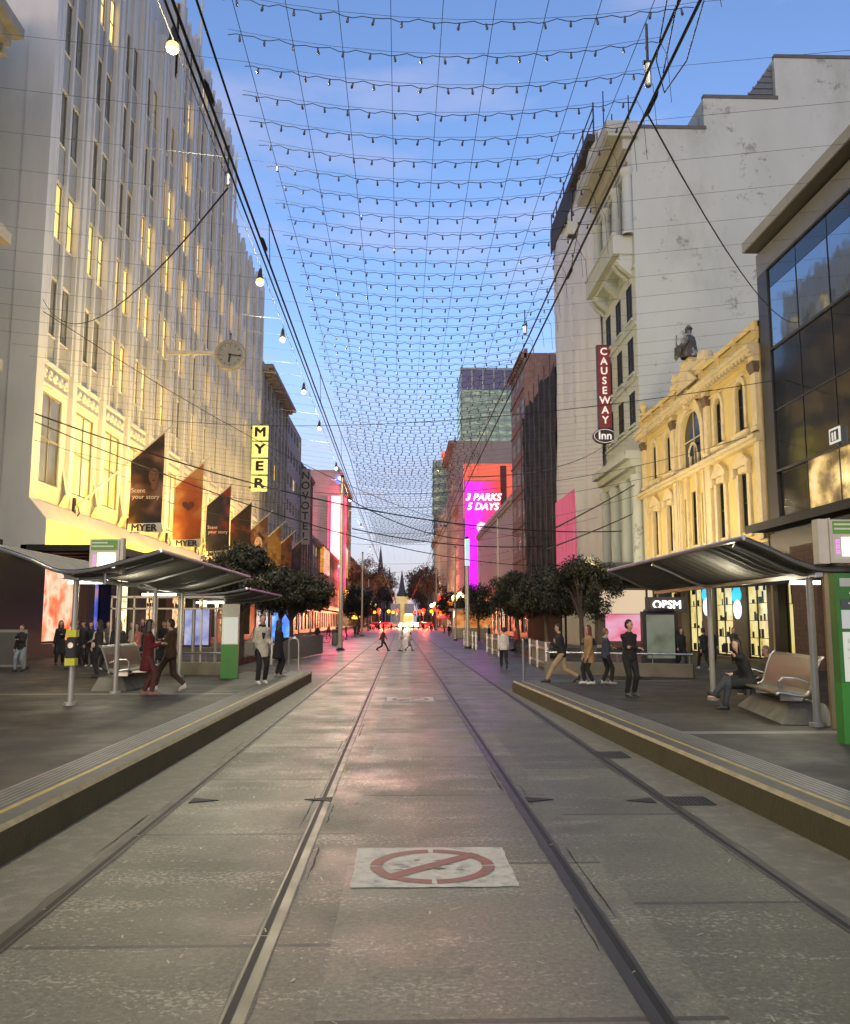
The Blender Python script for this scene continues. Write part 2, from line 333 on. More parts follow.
M_line = mat('pale_paving_line', (.21,.20,.175), .6, 0, .25, 4)
mb = MB(); mb.quad((-14,17.1,PZ+.004),(-3.3,17.1,PZ+.004),(-3.3,17.35,PZ+.004),(-14,17.35,PZ+.004)); mb.quad((3.7,11.0,PZ+.004),(12.4,11.0,PZ+.004),(12.4,11.25,PZ+.004),(3.55,11.25,PZ+.004)); mb.quad((5.0,9.0,PZ+.004),(5.9,9.0,PZ+.004),(5.9,9.06,PZ+.004),(5.0,9.06,PZ+.004)); mb.quad((3.3,20.5,PZ+.004),(7,20.5,PZ+.004),(7,20.7,PZ+.004),(3.3,20.7,PZ+.004))
struct(mb, 'paving_line', M_line)
# rails
M_rail = mat('rail_steel', (.062,.058,.050), .44, .5, .2, 3, rvar=.1); M_slot = mat('rail_slot', (.010,.009,.008), .7, 0, .3, 5); M_seal = mat('rail_sealant', (.070,.066,.052), .6, 0, .35, 9, .3, 30)
for x, s, which in ((-2.13,1,'leftmost rail, beside the left platform edge'), (-.70,-1,'second rail from the left, catching the pink reflection'), (1.11,1,'third rail from the left, with crumbling edges'), (2.54,-1,'rightmost rail, beside the right platform edge')):
    t = thing('tram_rail', 'grooved steel tram rail set in concrete, '+which, 'tram rail', (x,0,0), 0, 'four tram rails in the road')
    mb = MB()
    rj = random.Random(int(x*100)); ys_ = [-12+.22*i for i in range(170)]+[26,60,420]
    mb.strip([(s*(-.046-rj.random()**3*.016), y_, .0025) for y_ in ys_], [(s*(.078+rj.random()**3*.018), y_, .0025) for y_ in ys_]); mb.build('sealant', M_seal, t)
    a = MB(); a.pts([(s*-.038,-12,.006),(s*.018,-12,.006),(s*.018,420,.006),(s*-.038,420,.006)], [(0,1,2,3)]); a.build('rail_head', M_rail, t)
    g = MB(); g.pts([(s*.018,-12,.0045),(s*.056,-12,.0045),(s*.056,420,.0045),(s*.018,420,.0045)], [(0,1,2,3)]); g.build('groove', M_slot, t)
    l = MB(); l.pts([(s*.056,-12,.006),(s*.072,-12,.006),(s*.072,420,.006),(s*.056,420,.006)], [(0,1,2,3)]); l.build('check_lip', M_rail, t)
# cracks and chipped slots beside the rails
rg = random.Random(3)
mb = MB()
for x in (-2.235, -.825, -.62, 1.03, 1.235, 2.42):
    for i in range(3):
        y = rg.uniform(3.6, 16); ln = rg.uniform(.5, 1.8); w = rg.uniform(.006,.014); xx = x+rg.uniform(-.012,.012); k = 9
        A = [(xx+rg.uniform(-.005,.005), y+ln*j/k, .0035) for j in range(k+1)]
        mb.strip(A, [(p[0]+w*rg.uniform(.3,1.4)*(0.05 if j in (0,k) else 1), p[1], .0035) for j, p in enumerate(A)])
struct(mb, 'road_cracks', M_slot)
# litter flecks on the road: uncountable
mb = MB()
for i in range(260):
    x = rg.uniform(-2.6,3.0); y = 3.4+rg.random()**2*9; a = rg.uniform(0,3.14); l = rg.uniform(.004,.028)*(1+ (rg.random()<.06)*2); w = rg.uniform(.002,.006)
    c, s_ = math.cos(a), math.sin(a)
    mb.quad((x-l*c-w*s_, y-l*s_+w*c, .005),(x+l*c-w*s_, y+l*s_+w*c, .007),(x+l*c+w*s_, y+l*s_-w*c, .006),(x-l*c+w*s_, y-l*s_-w*c, .005))
tag(mb.build('leaf_litter', mat('dry_litter', (.42,.38,.28), .8, 0, .3, 9)), 'pale dry scraps and leaf bits scattered on the tram road', 'litter', kind='stuff')
# painted no-pedestrian squares
M_paint = mat('worn_white_paint', (.50,.47,.38), .6, 0, .15, 9, .2, 60, stain=(.17,.16,.13), stain_scale=7, stain_amt=.75); M_red = mat('worn_red_paint', (.26,.085,.06), .6, 0, .2, 9, stain=(.20,.15,.12), stain_scale=7, stain_amt=.8)
def road_sign(y0, y1, x0, x1, label):
    t = thing('painted_road_sign', label, 'road marking', ((x0+x1)/2, (y0+y1)/2, 0)); hx, hy = (x1-x0)/2, (y1-y0)/2
    rr = random.Random(5); edge = []
    for (a, b_) in (((-hx,-hy),(hx,-hy)), ((hx,-hy),(hx,hy)), ((hx,hy),(-hx,hy)), ((-hx,hy),(-hx,-hy))):
        for i in range(14): edge.append((a[0]+(b_[0]-a[0])*i/14+rr.uniform(-.006,.006), a[1]+(b_[1]-a[1])*i/14+rr.uniform(-.006,.006), .0045))
    f = MB(); f.pts(edge, [tuple(range(len(edge)))])
    r = MB()
    for q in range(4):
        a0 = q*90+2.5; A = []; B = []
        for i in range(13):
            a = R(a0+85*i/12); A.append((math.cos(a)*hx*.80, math.sin(a)*hy*.86, .0075)); B.append((math.cos(a)*hx*.64, math.sin(a)*hy*.68, .0075))
        r.strip(A, B)
    r.build('red_ring', M_red, t)
    b = MB(); d = Vector((.60*hx, .60*hy, 0)); n = Vector((-.07*hy, .07*hx, 0)); k=Vector((0,0,.0085)); b.quad(-d-n+k, d-n+k, d+n+k, -d+n+k); b.build('red_slash', M_red, t)
    w = MB()
    for c, s_ in (((0,.62*hy,.0095),(.012,.1)),((0,-.62*hy,.0095),(.012,.1))): w.quad((c[0]-s_[0],c[1]-s_[1],c[2]),(c[0]+s_[0],c[1]-s_[1],c[2]),(c[0]+s_[0],c[1]+s_[1],c[2]),(c[0]-s_[0],c[1]+s_[1],c[2]))
    # worn figure strokes inside the ring
    rr = random.Random(9)
    for i in range(16):
        x = rr.uniform(-.45,.45)*hx; y = rr.uniform(-.25,.42)*hy; l = rr.uniform(.02,.07); h = rr.uniform(.008,.02)
        f.pts([(x-l,y,.0058),(x-l*.2,y-h,.0058),(x+l,y-h*.3,.0058),(x+l*.4,y+h,.0058)], [(0,1,2,3)], 1)
    f.build('white_square', [M_paint, mat('worn_off_paint', (.14,.13,.105), .6, 0, .3, 9)], t)
road_sign(5.72, 6.68, -.32, .77, 'large worn white painted square with red no-walking ring, nearest the viewer')
road_sign(18.4, 19.5, -.30, .72, 'small distant white painted square between the rails, further up the road')
# drain grates and point covers
def cover(loc, sx, sy, name, label):
    t = thing(name, label, 'drain cover', loc)
    MB().box((-sx/2,-sy/2,0),(sx/2,sy/2,.006)).build('frame', mat('cast_iron', (.06,.055,.05), .5, .5, .2, 9), t)
    g = MB(); n = 9
    for i in range(n): x = -sx/2+sx*(i+.5)/n; g.box((x-sx/n*.25,-sy*.42,.0065),(x+sx/n*.25,sy*.42,.009))
    g.build('grate', M_slot, t)
cover((*atZ(610,755,0).xy, .002), .42, .5, 'drain_grate', 'square iron grate beside right platform, the farther of two')
cover((*atZ(690,801,0).xy, .002), .38, .36, 'drain_grate', 'square iron grate beside right platform, the nearer of two')
for (px, py, sg, lb) in ((205,801,1,'by the leftmost rail'),(318,800,-1,'beside the second rail'),(540,800,1,'just right of the third rail'),(640,801,-1,'just left of the rightmost rail')):
    c = atZ(px, py, 0); m_ = MB((c.x, c.y, 0)); m_.prism([(c.x-sg*.13,c.y-.11,.003),(c.x+sg*.13,c.y,.003),(c.x-sg*.13,c.y+.11,.003)], (0,0,.006))
    o = m_.build('track_cover', M_slot); o.location = (c.x, c.y, 0); tag(o, 'small dark triangular iron cover '+lb, 'track cover', group='triangular covers across the tracks')
# ================================================================ BUILDINGS
WL, WR = 14.0, 12.5
class FB(MB):
    """facade builder: u along the street (world Y), d outward towards the street, z up; side -1 left, 1 right"""
    def __init__(s, side, org=(0,0,0), W=None): super().__init__(org); s.side = side; s.W = W if W is not None else (WL if side < 0 else WR)
    def P(s, u, d, z): return (s.side*(s.W-d), u, z)
    def bx(s, u0,u1,d0,d1,z0,z1,m=0): return s.box(s.P(u0,d0,z0), s.P(u1,d1,z1), m)
    def q4(s, pts, m=0): return s.pts([s.P(*p) for p in pts], [tuple(range(len(pts)))], m)
    def punched(s, u0,u1,z0,z1,holes,d=0,r=.25,m=0,mr=None):
        mr = m if mr is None else mr
        U = sorted({u0,u1,*[h[0] for h in holes],*[h[1] for h in holes]}); Z = sorted({z0,z1,*[h[2] for h in holes],*[h[3] for h in holes]})
        U = [u for u in U if u0-1e-6 <= u <= u1+1e-6]; Z = [z for z in Z if z0-1e-6 <= z <= z1+1e-6]
        for i in range(len(U)-1):
            for j in range(len(Z)-1):
                cu, cz = (U[i]+U[i+1])/2, (Z[j]+Z[j+1])/2
                if any(h[0] < cu < h[1] and h[2] < cz < h[3] for h in holes): continue
                s.q4([(U[i],d,Z[j]),(U[i+1],d,Z[j]),(U[i+1],d,Z[j+1]),(U[i],d,Z[j+1])], m)
        for (a,b,c,e) in holes:
            s.q4([(a,d,c),(b,d,c),(b,d-r,c),(a,d-r,c)], mr); s.q4([(a,d,e),(b,d,e),(b,d-r,e),(a,d-r,e)], mr)
            s.q4([(a,d,c),(a,d,e),(a,d-r,e),(a,d-r,c)], mr); s.q4([(b,d,c),(b,d,e),(b,d-r,e),(b,d-r,c)], mr)
    def win(s, a,b,c,e,d,r, mull=1, trans=1, fw=.05, mf=0, mg=1):
        """glass pane (slot mg) with its frame and glazing bars (slot mf) set r back from face d"""
        s.q4([(a,d-r,c),(b,d-r,c),(b,d-r,e),(a,d-r,e)], mg); q = d-r+.002; o = d-r+.05
        s.bx(a,a+fw,q,o,c,e,mf); s.bx(b-fw,b,q,o,c,e,mf); s.bx(a+fw,b-fw,q,o,c,c+fw,mf); s.bx(a+fw,b-fw,q,o,e-fw,e,mf)
        for k in range(1, mull+1): u = a+(b-a)*k/(mull+1); s.bx(u-fw*.4,u+fw*.4,q,o-.006,c+fw,e-fw,mf)
        for k in range(1, trans+1): z = c+(e-c)*k/(trans+1); s.bx(a+fw,b-fw,q,o-.012,z-fw*.4,z+fw*.4,mf)

def split_build(f, name, mats, parent, pane=1):
    """glass as the window itself, its frame and bars as a child"""
    def part(keep):
        q = MB(); q.v = f.v; q.f = [x for x, m in zip(f.f, f.m) if keep(m)]; q.m = [m for m in f.m if keep(m)]
        used = sorted({i for x in q.f for i in x}); ix = {k: i for i, k in enumerate(used)}; q.v = [f.v[k] for k in used]; q.f = [[ix[i] for i in x] for x in q.f]; return q
    g = part(lambda m: m == pane); g.m = [0]*len(g.m); w = g.build(name, mats[pane], parent)
    r = part(lambda m: m != pane); r.build('frame', mats, w); return w
def goods(f, a, b, c, e, d, r, seed, m=0):
    """shelves and stock standing just behind the glass, seen against the lit shop"""
    rr = random.Random(seed); q = d-r+.004
    n = rr.choice([2,3,4])
    for k in range(n):
        z = c+.12+(e-c-.7)*k/max(1,n-1)*.8; f.bx(a+.12,b-.12,q,q+.03,z-.02,z,m); u = a+.15
        while u < b-.35:
            w = rr.uniform(.06,.26); h = rr.uniform(.08,.42)
            if rr.random() < .62: f.bx(u,u+w,q,q+.025,z+.001,z+h,m)
            u += w+rr.uniform(.04,.22)
    for k in range(rr.choice([0,1,2])): u = rr.uniform(a+.3,b-.5); f.bx(u,u+rr.uniform(.15,.4),q,q+.02,e-rr.uniform(.5,.8),e-.12,m)
# shared wall materials
M_myer = mat('cream_faience', (.62,.60,.55), .38, 0, .06, .8, .05, 8, stain=(.45,.43,.38), stain_scale=.5, stain_amt=.35, stretch=(1,1,.35))
M_span = mat('faience_spandrel', (.33,.325,.31), .45, 0, .08, 1.2, .1, 8)
M_wframe = mat('bronze_window_frame', (.22,.20,.165), .45, .3, .1)
M_litw = [lit('lit_window_warm', [(.6,.30,.05),(1,.60,.14),(1,.76,.3)], 2.6, 1.1, (1,1,.5), .5), lit('lit_window_cream', [(.7,.42,.12),(1,.74,.3)], 2.0, .9, (1,1,.6), .4), lit('lit_window_dim', [(.12,.09,.04),(.5,.38,.18)], 1.1, .9, (1,1,.6), .5)]
M_blind = mat('window_blind_glass', (.24,.235,.22), .25, 0, .35, .8)
M_stone_dark = mat('polished_black_granite', (.010,.008,.007), .45, 0, .3, 4)

def myer():
    t = thing('department_store', 'tall pale fluted building filling the left side, with yellow floodlit lower walls', 'building', (-14, 32, 0))
    og = (-14, 32, 0); U0, PIT, NB = 32.25, 3.63, 14
    U1 = U0+PIT*NB
    def top(u): return 35.2 if u < 49.8 else (40.6 if u < 66 else 34.6)
    w = FB(-1, og)
    # pier at the near corner, end wall, roof mass
    w.bx(31.9, U0+.35, -1, .06, 4.3, 41.8, 0)
    w.box((-14.94, 31.95, 5.2), (-34, 60, 41.6), 0)
    w.bx(U0,49.8,-14,-1,5.3,35.0,0); w.bx(49.8,66,-14,-1,5.3,40.4,0); w.bx(66,U1+.4,-14,-1,5.3,34.4,0)
    rows = [15.45+4.08*k for k in range(6)]          # window heads
    holes_by_bay = []; wins = []
    for b in range(NB):
        u = U0+PIT*b
        for (o0, o1) in ((.53,1.53),(1.86,2.86)):
            for k, zt in enumerate(rows):
                if zt+.3 < top(u+1.5): wins.append((u+o0, u+o1, zt-2.35, zt, b, k))
            if top(u+1.5) > 39: wins.append((u+o0, u+o1, 37.6, 39.6, b, 6))
    mez = [(U0+PIT*b+.62, U0+PIT*b+2.75, 7.1, 10.75, b) for b in range(NB)]
    holes = [x[:4] for x in wins] + [x[:4] for x in mez]
    for (a, b_, zt) in ((U0+.35,49.8,35.2),(49.8,66,40.6),(66,U1+.4,34.6)):
        w.punched(a, b_, 5.45, zt, [h for h in holes if a <= h[0] < b_ and h[3] <= zt], -.15, .10, 0)
        w.bx(a, b_, -1, -.15, zt, zt+.05, 0)
    w.bx(U1+.4, U1+.45, -14, -.3, 5.3, 34.6, 0)
    w.bx(49.79, 49.8, -14, -.3, 35.2, 40.65, 0); w.bx(66,66.01,-14,-.3,34.6,40.65,0)
    # slanting shroud over the awning
    sh = FB(-1, og)
    sh.q4([(31.9,.06,6.3),(U1+.4,.06,6.3),(U1+.4,.75,5.5),(31.9,.75,5.5)],0); sh.q4([(31.9,.75,5.5),(U1+.4,.75,5.5),(U1+.4,.75,4.53),(31.9,.75,4.53)],0); sh.q4([(31.9,.06,5.5),(31.9,.75,5.5),(31.9,.75,4.53),(31.9,.06,4.53)],0)
    sh.bx(32.61,U1+.4,-.145,.058,5.45,6.295,0); sh.q4([(31.9,.06,6.3),(31.9,.75,5.5),(31.9,.06,5.5)],0)
    for b in range(NB):                                             # folded white wedges below each mezzanine window
        u = U0+PIT*b+2.8
        sh.q4([(u,-.145,6.3),(u+.8,-.145,6.3),(u+.62,.10,6.9),(u+.2,.10,6.9)],0); sh.q4([(u+.2,.10,6.9),(u+.62,.10,6.9),(u+.5,-.2,8.2),(u+.32,-.2,8.2)],0)
    sh.build('shroud', M_myer, t)
    # fins: two per pier, one mullion
    for b in range(NB+1):
        u = U0+PIT*b; zt = top(u+.5)
        f = FB(-1, og)
        if b < NB:
            f.bx(u+.38,u+.50,-.15,.06,11.9,zt+.45,0); f.bx(u+1.5,u+1.56,-.15,-.12,12.0,zt+.1,0); f.bx(u+1.60,u+1.78,-.15,.0,11.9,zt+.35,0); f.bx(u+1.81,u+1.87,-.15,-.12,12.0,zt+.1,0)
            f.bx(u+2.88,u+3.00,-.15,.06,11.9,zt+.45,0)
        f.bx(u-.34 if b else u+.06,u+.08 if b else u+.08,-.15,.06,6.9 if b else 12,zt+.7,0)
        f.bx(u+.12,u+.32,-.15,-.06,12.0,zt+.2,0)
        f.build('fin', M_myer, t)
    # ornament band of rosette tiles
    for b in range(NB):
        u = U0+PIT*b; o = FB(-1, og)
        o.bx(u+.36,u+3.02,-.15,-.07,10.98,11.9,0); o.bx(u+.36,u+3.02,-.07,-.01,11.8,11.95,1); o.bx(u+.36,u+3.02,-.07,-.02,10.95,11.06,1)
        for k in range(5):
            c = o.P(u+.62+.53*k, -.065, 11.42); o.lathe(c, [(.20,0),(.20,.06),(.13,.08),(.11,.03),(.05,.03),(.03,.08),(.001,.08)], 12, 1, Quaternion((0,1,0), R(90)))
        o.build('ornament_band', [M_span, M_myer], t)
    # spandrels
    for (a,b_,c,e,b,k) in wins:
        zb = c-4.08+2.35 if k else 11.95
        w.bx(a-.02,b_+.02,-.15,-.12,max(zb+.05,11.96) if k == 0 else zb+.12,c-.06,1); w.bx(a-.03,b_+.03,-.15,-.09,c-.06,c,0)
    w.build('wall', [M_myer, M_span], t)
    # windows
    rr = random.Random(4); big = []; small = FB(-1, og)
    wins.sort(key=lambda x: x[0]-x[3]*.15)
    litset = {(0,1),(1,1),(0,-1),(4,3),(5,3),(5,2),(3,0),(3,1),(6,0),(7,1),(5,1),(1,4),(3,2),(4,2),(6,2),(8,1),(8,2),(2,0),(4,0),(10,2),(9,3),(7,3),(5,4),(11,1),(12,2)}
    for i, (a,b_,c,e,b,k) in enumerate(wins):
        if (b,k) in litset: mi = 1 if rr.random() < .75 else 2
        elif k <= 1 and b > 1: mi = rr.choice([1,2,2,3,3,4])
        elif k <= 3 and b > 3: mi = rr.choice([1,2,2,3,3,4])
        else: mi = rr.choice([4,4,4,3,3,2] if b > 3 else [4,4,4,3])
        gm = [M_litw[0], M_litw[0], M_litw[1], M_litw[2], M_blind, M_glass][mi]
        if i < 96:
            f = FB(-1, og); f.win(a,b_,c,e,-.15,.08,1,1,.05,0,1); split_build(f, 'window', [M_wframe, gm], t)
        else: big.append((a,b_,c,e,mi))
    mats_ = [M_wframe, M_litw[0], M_litw[1], M_litw[2], M_blind, M_glass]
    for (a,b_,c,e,mi) in big: small.win(a,b_,c,e,-.15,.08,1,1,.05,0,max(1,min(5,mi)))
    tag(small.build('window', mats_, t), kind='stuff')
    M_mez = lit('lit_mezzanine', [(.7,.42,.05),(1,.66,.12),(1,.8,.3)], 1.9, .8, (1,1,.5), .5)
    for (a,b_,c,e,b) in mez:
        f = FB(-1, og); f.win(a,b_,c,e,-.15,.09,1,1,.09,0,1); f.bx(a-.1,b_+.1,-.15,-.1,c-.12,c-.005,2); split_build(f, 'display_window', [M_wframe, M_mez if b not in (0,) else M_litw[2], M_myer], t)
    # awning over the footpath, dark soffit
    aw = FB(-1, og)
    aw.bx(31.9,U1+.4,-.145,3.0,4.32,4.52,0); aw.bx(31.9,U1+.4,3.0,3.06,4.26,4.58,1)
    for k in range(32): aw.bx(32.5+k*1.6,32.58+k*1.6,.1,2.95,4.26,4.319,1)
    aw.build('awning', [mat('awning_soffit', (.018,.015,.012), .7, 0, .2, 2), mat('awning_fascia', (.022,.019,.015), .6, .0, .2, 2)], t)
    # ground floor
    g = FB(-1, og); ghol = [(34.0,38.6,.8,4.0),(39.6,41.8,.5,3.6),(42.6,46.2,.35,3.9),(47.6,51.5,.6,3.6),(53,58.5,.5,3.6),(60,65,.5,3.6),(67,72,.5,3.6),(74,80,.5,3.6)]
    g.punched(29.0, U1+.4, .0, 4.32, ghol, -.05, .7, 0); g.bx(29,U1,-14,-.8,0,4.7,0)
    g.build('ground_floor_wall', M_stone_dark, t)
    gm = [lit('display_red', [(.45,.03,.01),(1,.22,.10),(1,.62,.42),(.7,.06,.03)], 1.6, .9, (1,1,1), .45, 'noise'), lit('display_blue', [(.02,.02,.05),(.1,.16,.8),(.7,.35,.30)], 1.0, 1.0, (1,1,1), .5), lit('shop_interior', [(.10,.06,.02),(.9,.62,.26),(1,.92,.65),(.55,.36,.16)], 2.4, 2.4, (1,1,1.6), .45), lit('shop_interior_dim', [(.03,.02,.015),(.6,.38,.17),(.95,.8,.5)], 2.0, 3.0, (1,1,2), .5)]
    for i, h in enumerate(ghol):
        f = FB(-1, og); f.win(*h, -.05, .6, 0 if i == 0 else 2, 0, .07, 0, 1); goods(f, *h, -.05, .6, i) if i > 1 else None; split_build(f, 'shop_window', [M_dark, gm[[0,1,2,3,3,2,3,3][i]]], t)
    # floodlights on the awning, aimed up the wall
    for k in range(11):
        u = 33.2+4.7*k; f = FB(-1, og)
        f.bx(u-.18,u+.18,2.35,2.55,4.53,4.66,0); f.bx(u-.15,u+.15,2.30,2.349,4.54,4.66,1); f.build('floodlight', [M_dark, glow('flood_lens', (1,.80,.25), 4)], t)
    # flagpole on the roof
    MB(og).tube([(-14.6,57,40.6),(-14.6,57,50)], [.10,.06], 8).ball((-14.6,57,50.1), .16).build('flagpole', mat('flagpole_paint', (.55,.5,.35), .4), t)
    return t
myer()
for k in range(6):
    b_ = area('awning_flood_high', (-11.2, 36.0+8.2*k, 4.85), 7.6, 170, (1,.66,.18), (0,0,0), sy=.3, spread=R(75)); b_.rotation_euler = (Matrix.Rotation(R(155), 4, 'Y') @ Matrix.Rotation(R(90), 4, 'Z')).to_euler()
    a_ = area('awning_flood', (-11.6, 36.0+8.2*k, 4.85), 7.6, 185, (1,.52,.02), (0,0,0), sy=.3); a_.rotation_euler = (Matrix.Rotation(R(132), 4, 'Y') @ Matrix.Rotation(R(90), 4, 'Z')).to_euler()
for k in range(5):
    area('awning_downlight', (-12.6, 36+9*k, 4.2), 6, 16, (1,.80,.5), (0,0,0), sy=.5)

# ---------------------------------------------------------------- generic background buildings
def block(name, label, s, u0, u1, H, wm, bays, floors, z0=4.6, wz=(.3,.78), wu=(.22,.78), deep=16, Wd=None, cornice=.6, trim=None, glassm=None, litp=.15, shop=True, r=.09, parapet=.8, pil=0, end=True, frame=None, cats='building', bands=True):
    W_ = Wd if Wd is not None else (WL if s < 0 else WR); og = (s*W_, (u0+u1)/2, 0); t = thing(name, label, cats, og)
    trim = trim or wm; fm = frame or M_wframe
    w = FB(s, og, W_); fh = (H-z0)/floors; bw = (u1-u0)/bays; holes = []
    for b in range(bays):
        for k in range(floors):
            holes.append((u0+bw*(b+wu[0]), u0+bw*(b+wu[1]), z0+fh*(k+wz[0]), z0+fh*(k+wz[1])))
    w.punched(u0,u1,z0,H,holes,0,r,0)
    x0, x1 = s*(W_+.001), s*(W_+deep)
    w.quad((x0,u0,0),(x1,u0,0),(x1,u0,H),(x0,u0,H)); w.quad((x0,u1,0),(x1,u1,0),(x1,u1,H),(x0,u1,H)); w.quad((x1,u0,0),(x1,u1,0),(x1,u1,H),(x1,u0,H))
    w.build('wall', wm, t)
    rf = MB(og); rf.quad((x0,u0,H-.02),(x1,u0,H-.02),(x1,u1,H-.02),(x0,u1,H-.02)); rf.build('roof', M_dark, t)
    if cornice or bands:
        c = FB(s, og, W_)
        if cornice:
            c.bx(u0,u1,-.3,cornice,H-.25,H+.1); c.bx(u0,u1,-.3,cornice*.6,H-.5,H-.25); c.bx(u0+.1,u1-.1,-.4,-.1,H+.1,H+parapet)
            n = int((u1-u0)/1.2)
            for i in range(n): c.bx(u0+.4+i*1.2,u0+.75+i*1.2,.002,cornice*.9,H-.62,H-.5)
        if bands:
            for k in range(1, floors): c.bx(u0,u1,.002,.12,z0+fh*k-.12,z0+fh*k+.06)
        if pil:
            for i in range(bays+1): u = min(max(u0+bw*i, u0+pil/2), u1-pil/2); c.bx(u-pil/2,u+pil/2,.003,.16,z0,H-.63)
        c.build('cornice', trim, t)
    rr = random.Random(len(label)); n = 0
    rest = FB(s, og, W_); many = len(holes) > 100
    for i, (a,b_,c_,e) in enumerate(holes):
        gm = (rr.choice(M_litw) if rr.random() < litp else (glassm or M_glass))
        if many and i >= 100: rest.win(a,b_,c_,e,0,r-.02,1,1,.06,0,1); continue
        f = FB(s, og, W_); f.win(a,b_,c_,e,0,r-.02,1,1,.06,0,1); split_build(f, 'window', [fm, gm], t)
    if many: tag(rest.build('window', [fm, glassm or M_glass], t), kind='stuff')
    if shop:
        g = FB(s, og, W_); nb = max(2, int((u1-u0)/4)); bw2 = (u1-u0)/nb; hs = [(u0+bw2*(i+.12), u0+bw2*(i+.88), .5, 3.2) for i in range(nb)]
        g.punched(u0,u1,0,z0,hs,.0,.25,0); g.build('ground_floor_wall', M_stone_dark, t)
        sm = [lit('shop_warm', [(.08,.05,.02),(.9,.62,.28),(1,.93,.7)], 1.4, 1.6, (1,1,2), .5), lit('shop_white', [(.1,.1,.1),(.8,.8,.75),(1,1,.95)], 1.4, 1.9, (1,1,2), .5), lit('shop_red', [(.08,.01,.01),(.8,.12,.08),(1,.6,.4)], 1.2, 1.6, (1,1,2), .5), lit('shop_dark', [(.01,.01,.01),(.12,.08,.05),(.6,.42,.25)], 1, 2.6, (1,1,2), .5)]
        for i, h in enumerate(hs): f = FB(s, og, W_); f.win(*h,0,.22,1,0,.07,0,1); goods(f, *h, 0, .22, int(h[0]*7)); split_build(f, 'shop_window', [M_dark, sm[rr.choice([0,0,1,2,3,3])]], t)
        a = FB(s, og, W_); a.bx(u0+.1,u1-.1,.01,2.6,3.55,3.8,0); a.bx(u0+.1,u1-.1,2.6,2.65,3.45,3.95,0); a.build('awning', mat('street_awning', (.06,.055,.05), .5, 0, .3, 1), t)
    return t
M_grey = mat('weathered_grey_stone', (.26,.25,.235), .75, 0, .15, .7, .2, 10, stain=(.14,.135,.12), stain_scale=.5, stain_amt=.7, stretch=(1,1,.4))
M_beige = mat('beige_render', (.36,.31,.265), .8, 0, .12, .6, .1, 10, stain=(.25,.21,.18), stain_scale=.4, stain_amt=.5)
M_brown = mat('brown_brick', (.15,.10,.08), .85, 0, .25, 3, .2, 20)
M_pinkb = mat('dusky_pink_brick', (.26,.155,.125), .85, 0, .25, 2, .2, 14, stain=(.17,.10,.085), stain_scale=.6, stain_amt=.5)
M_plain = mat('plain_grey_panel', (.22,.22,.215), .7, 0, .1, .5)
M_cream = mat('cream_stone', (.42,.38,.31), .75, 0, .15, .6, .15, 10, stain=(.26,.23,.18), stain_scale=.5, stain_amt=.5)
M_white = mat('white_render', (.52,.52,.50), .75, 0, .08, .6, .1, 10, stain=(.36,.36,.34), stain_scale=.4, stain_amt=.5)

block('stone_building', 'weathered grey stone block with heavy cornice, joined to far end of the fluted store', -1, 83.1, 102, 27.2, M_grey, 7, 6, cornice=1.1, pil=.7, litp=.12)
block('office_building', 'plain grey slab-sided block behind the grey stone building on the left', -1, 102.2, 117, 27.0, M_plain, 5, 7, cornice=0, bands=False, litp=.05)
t = block('hotel_building', 'narrow dark brown building carrying a vertical lettered sign', -1, 118.5, 132, 23.2, M_brown, 4, 6, cornice=.5, pil=.4, litp=.1)
block('corner_building', 'low ornate building with orange signs under the beige tower', -1, 134, 188, 14.5, M_grey, 14, 3, cornice=.8, pil=.5, litp=.25, shop=True)
block('beige_building', 'beige flat-sided building with the glowing pink sign on its corner', -1, 190, 236, 35.6, M_beige, 10, 8, cornice=.5, deep=24, litp=.1)
block('street_building', 'low dark brick building beyond the beige corner block on the left', -1, 238, 290, 19, M_brown, 12, 4, cornice=.7, litp=.3)
block('street_building', 'grey three-storey terrace further down the left side, half hidden by bare trees', -1, 292, 360, 16, M_grey, 14, 3, cornice=.7, litp=.3)
block('street_building', 'farthest brown building on the left side by the spires', -1, 362, 560, 19, M_brown, 22, 4, cornice=.7, litp=.3)
# right side
block('brick_building', 'tall dusky pink brick building right behind the charcoal shroud', 1, 84.1, 94.5, 29, M_pinkb, 3, 7, cornice=.4, bands=True, litp=.05, parapet=.5, shop=True)
block('low_white_building', 'low pale building with a row of small square vents, left of the pink brick block', 1, 94.8, 138, 15.4, mat('pale_pink_render', (.46,.40,.36), .75, 0, .08, .6), 18, 2, z0=6.2, wz=(.72,.86), wu=(.35,.65), cornice=.35, bands=False, litp=0, r=.3)
t = block('banded_building', 'grey building with slanting balcony bands under the red hoarding', 1, 166, 195, 26, M_grey, 12, 7, cornice=1.0, litp=.2, glassm=M_glass)
block('large_grey_building', 'big grey stone block with flat roofline behind the red hoarding', 1, 197, 232, 44.0, mat('brown_grey_stone', (.25,.215,.19), .8, 0, .1, .4), 8, 10, cornice=1.4, litp=.1, deep=17)
block('ornate_white_building', 'ornate pale corner building with small domes at the far right', 1, 240, 300, 28, M_cream, 14, 6, cornice=1.2, pil=.6, litp=.2, Wd=11.6)
block('street_building', 'plain cream building beyond the domed corner on the right', 1, 302, 400, 22, M_cream, 20, 4, cornice=.7, litp=.3)
block('street_building', 'farthest brown building on the right, behind bare trees', 1, 402, 560, 19, M_brown, 22, 4, cornice=.7, litp=.3)
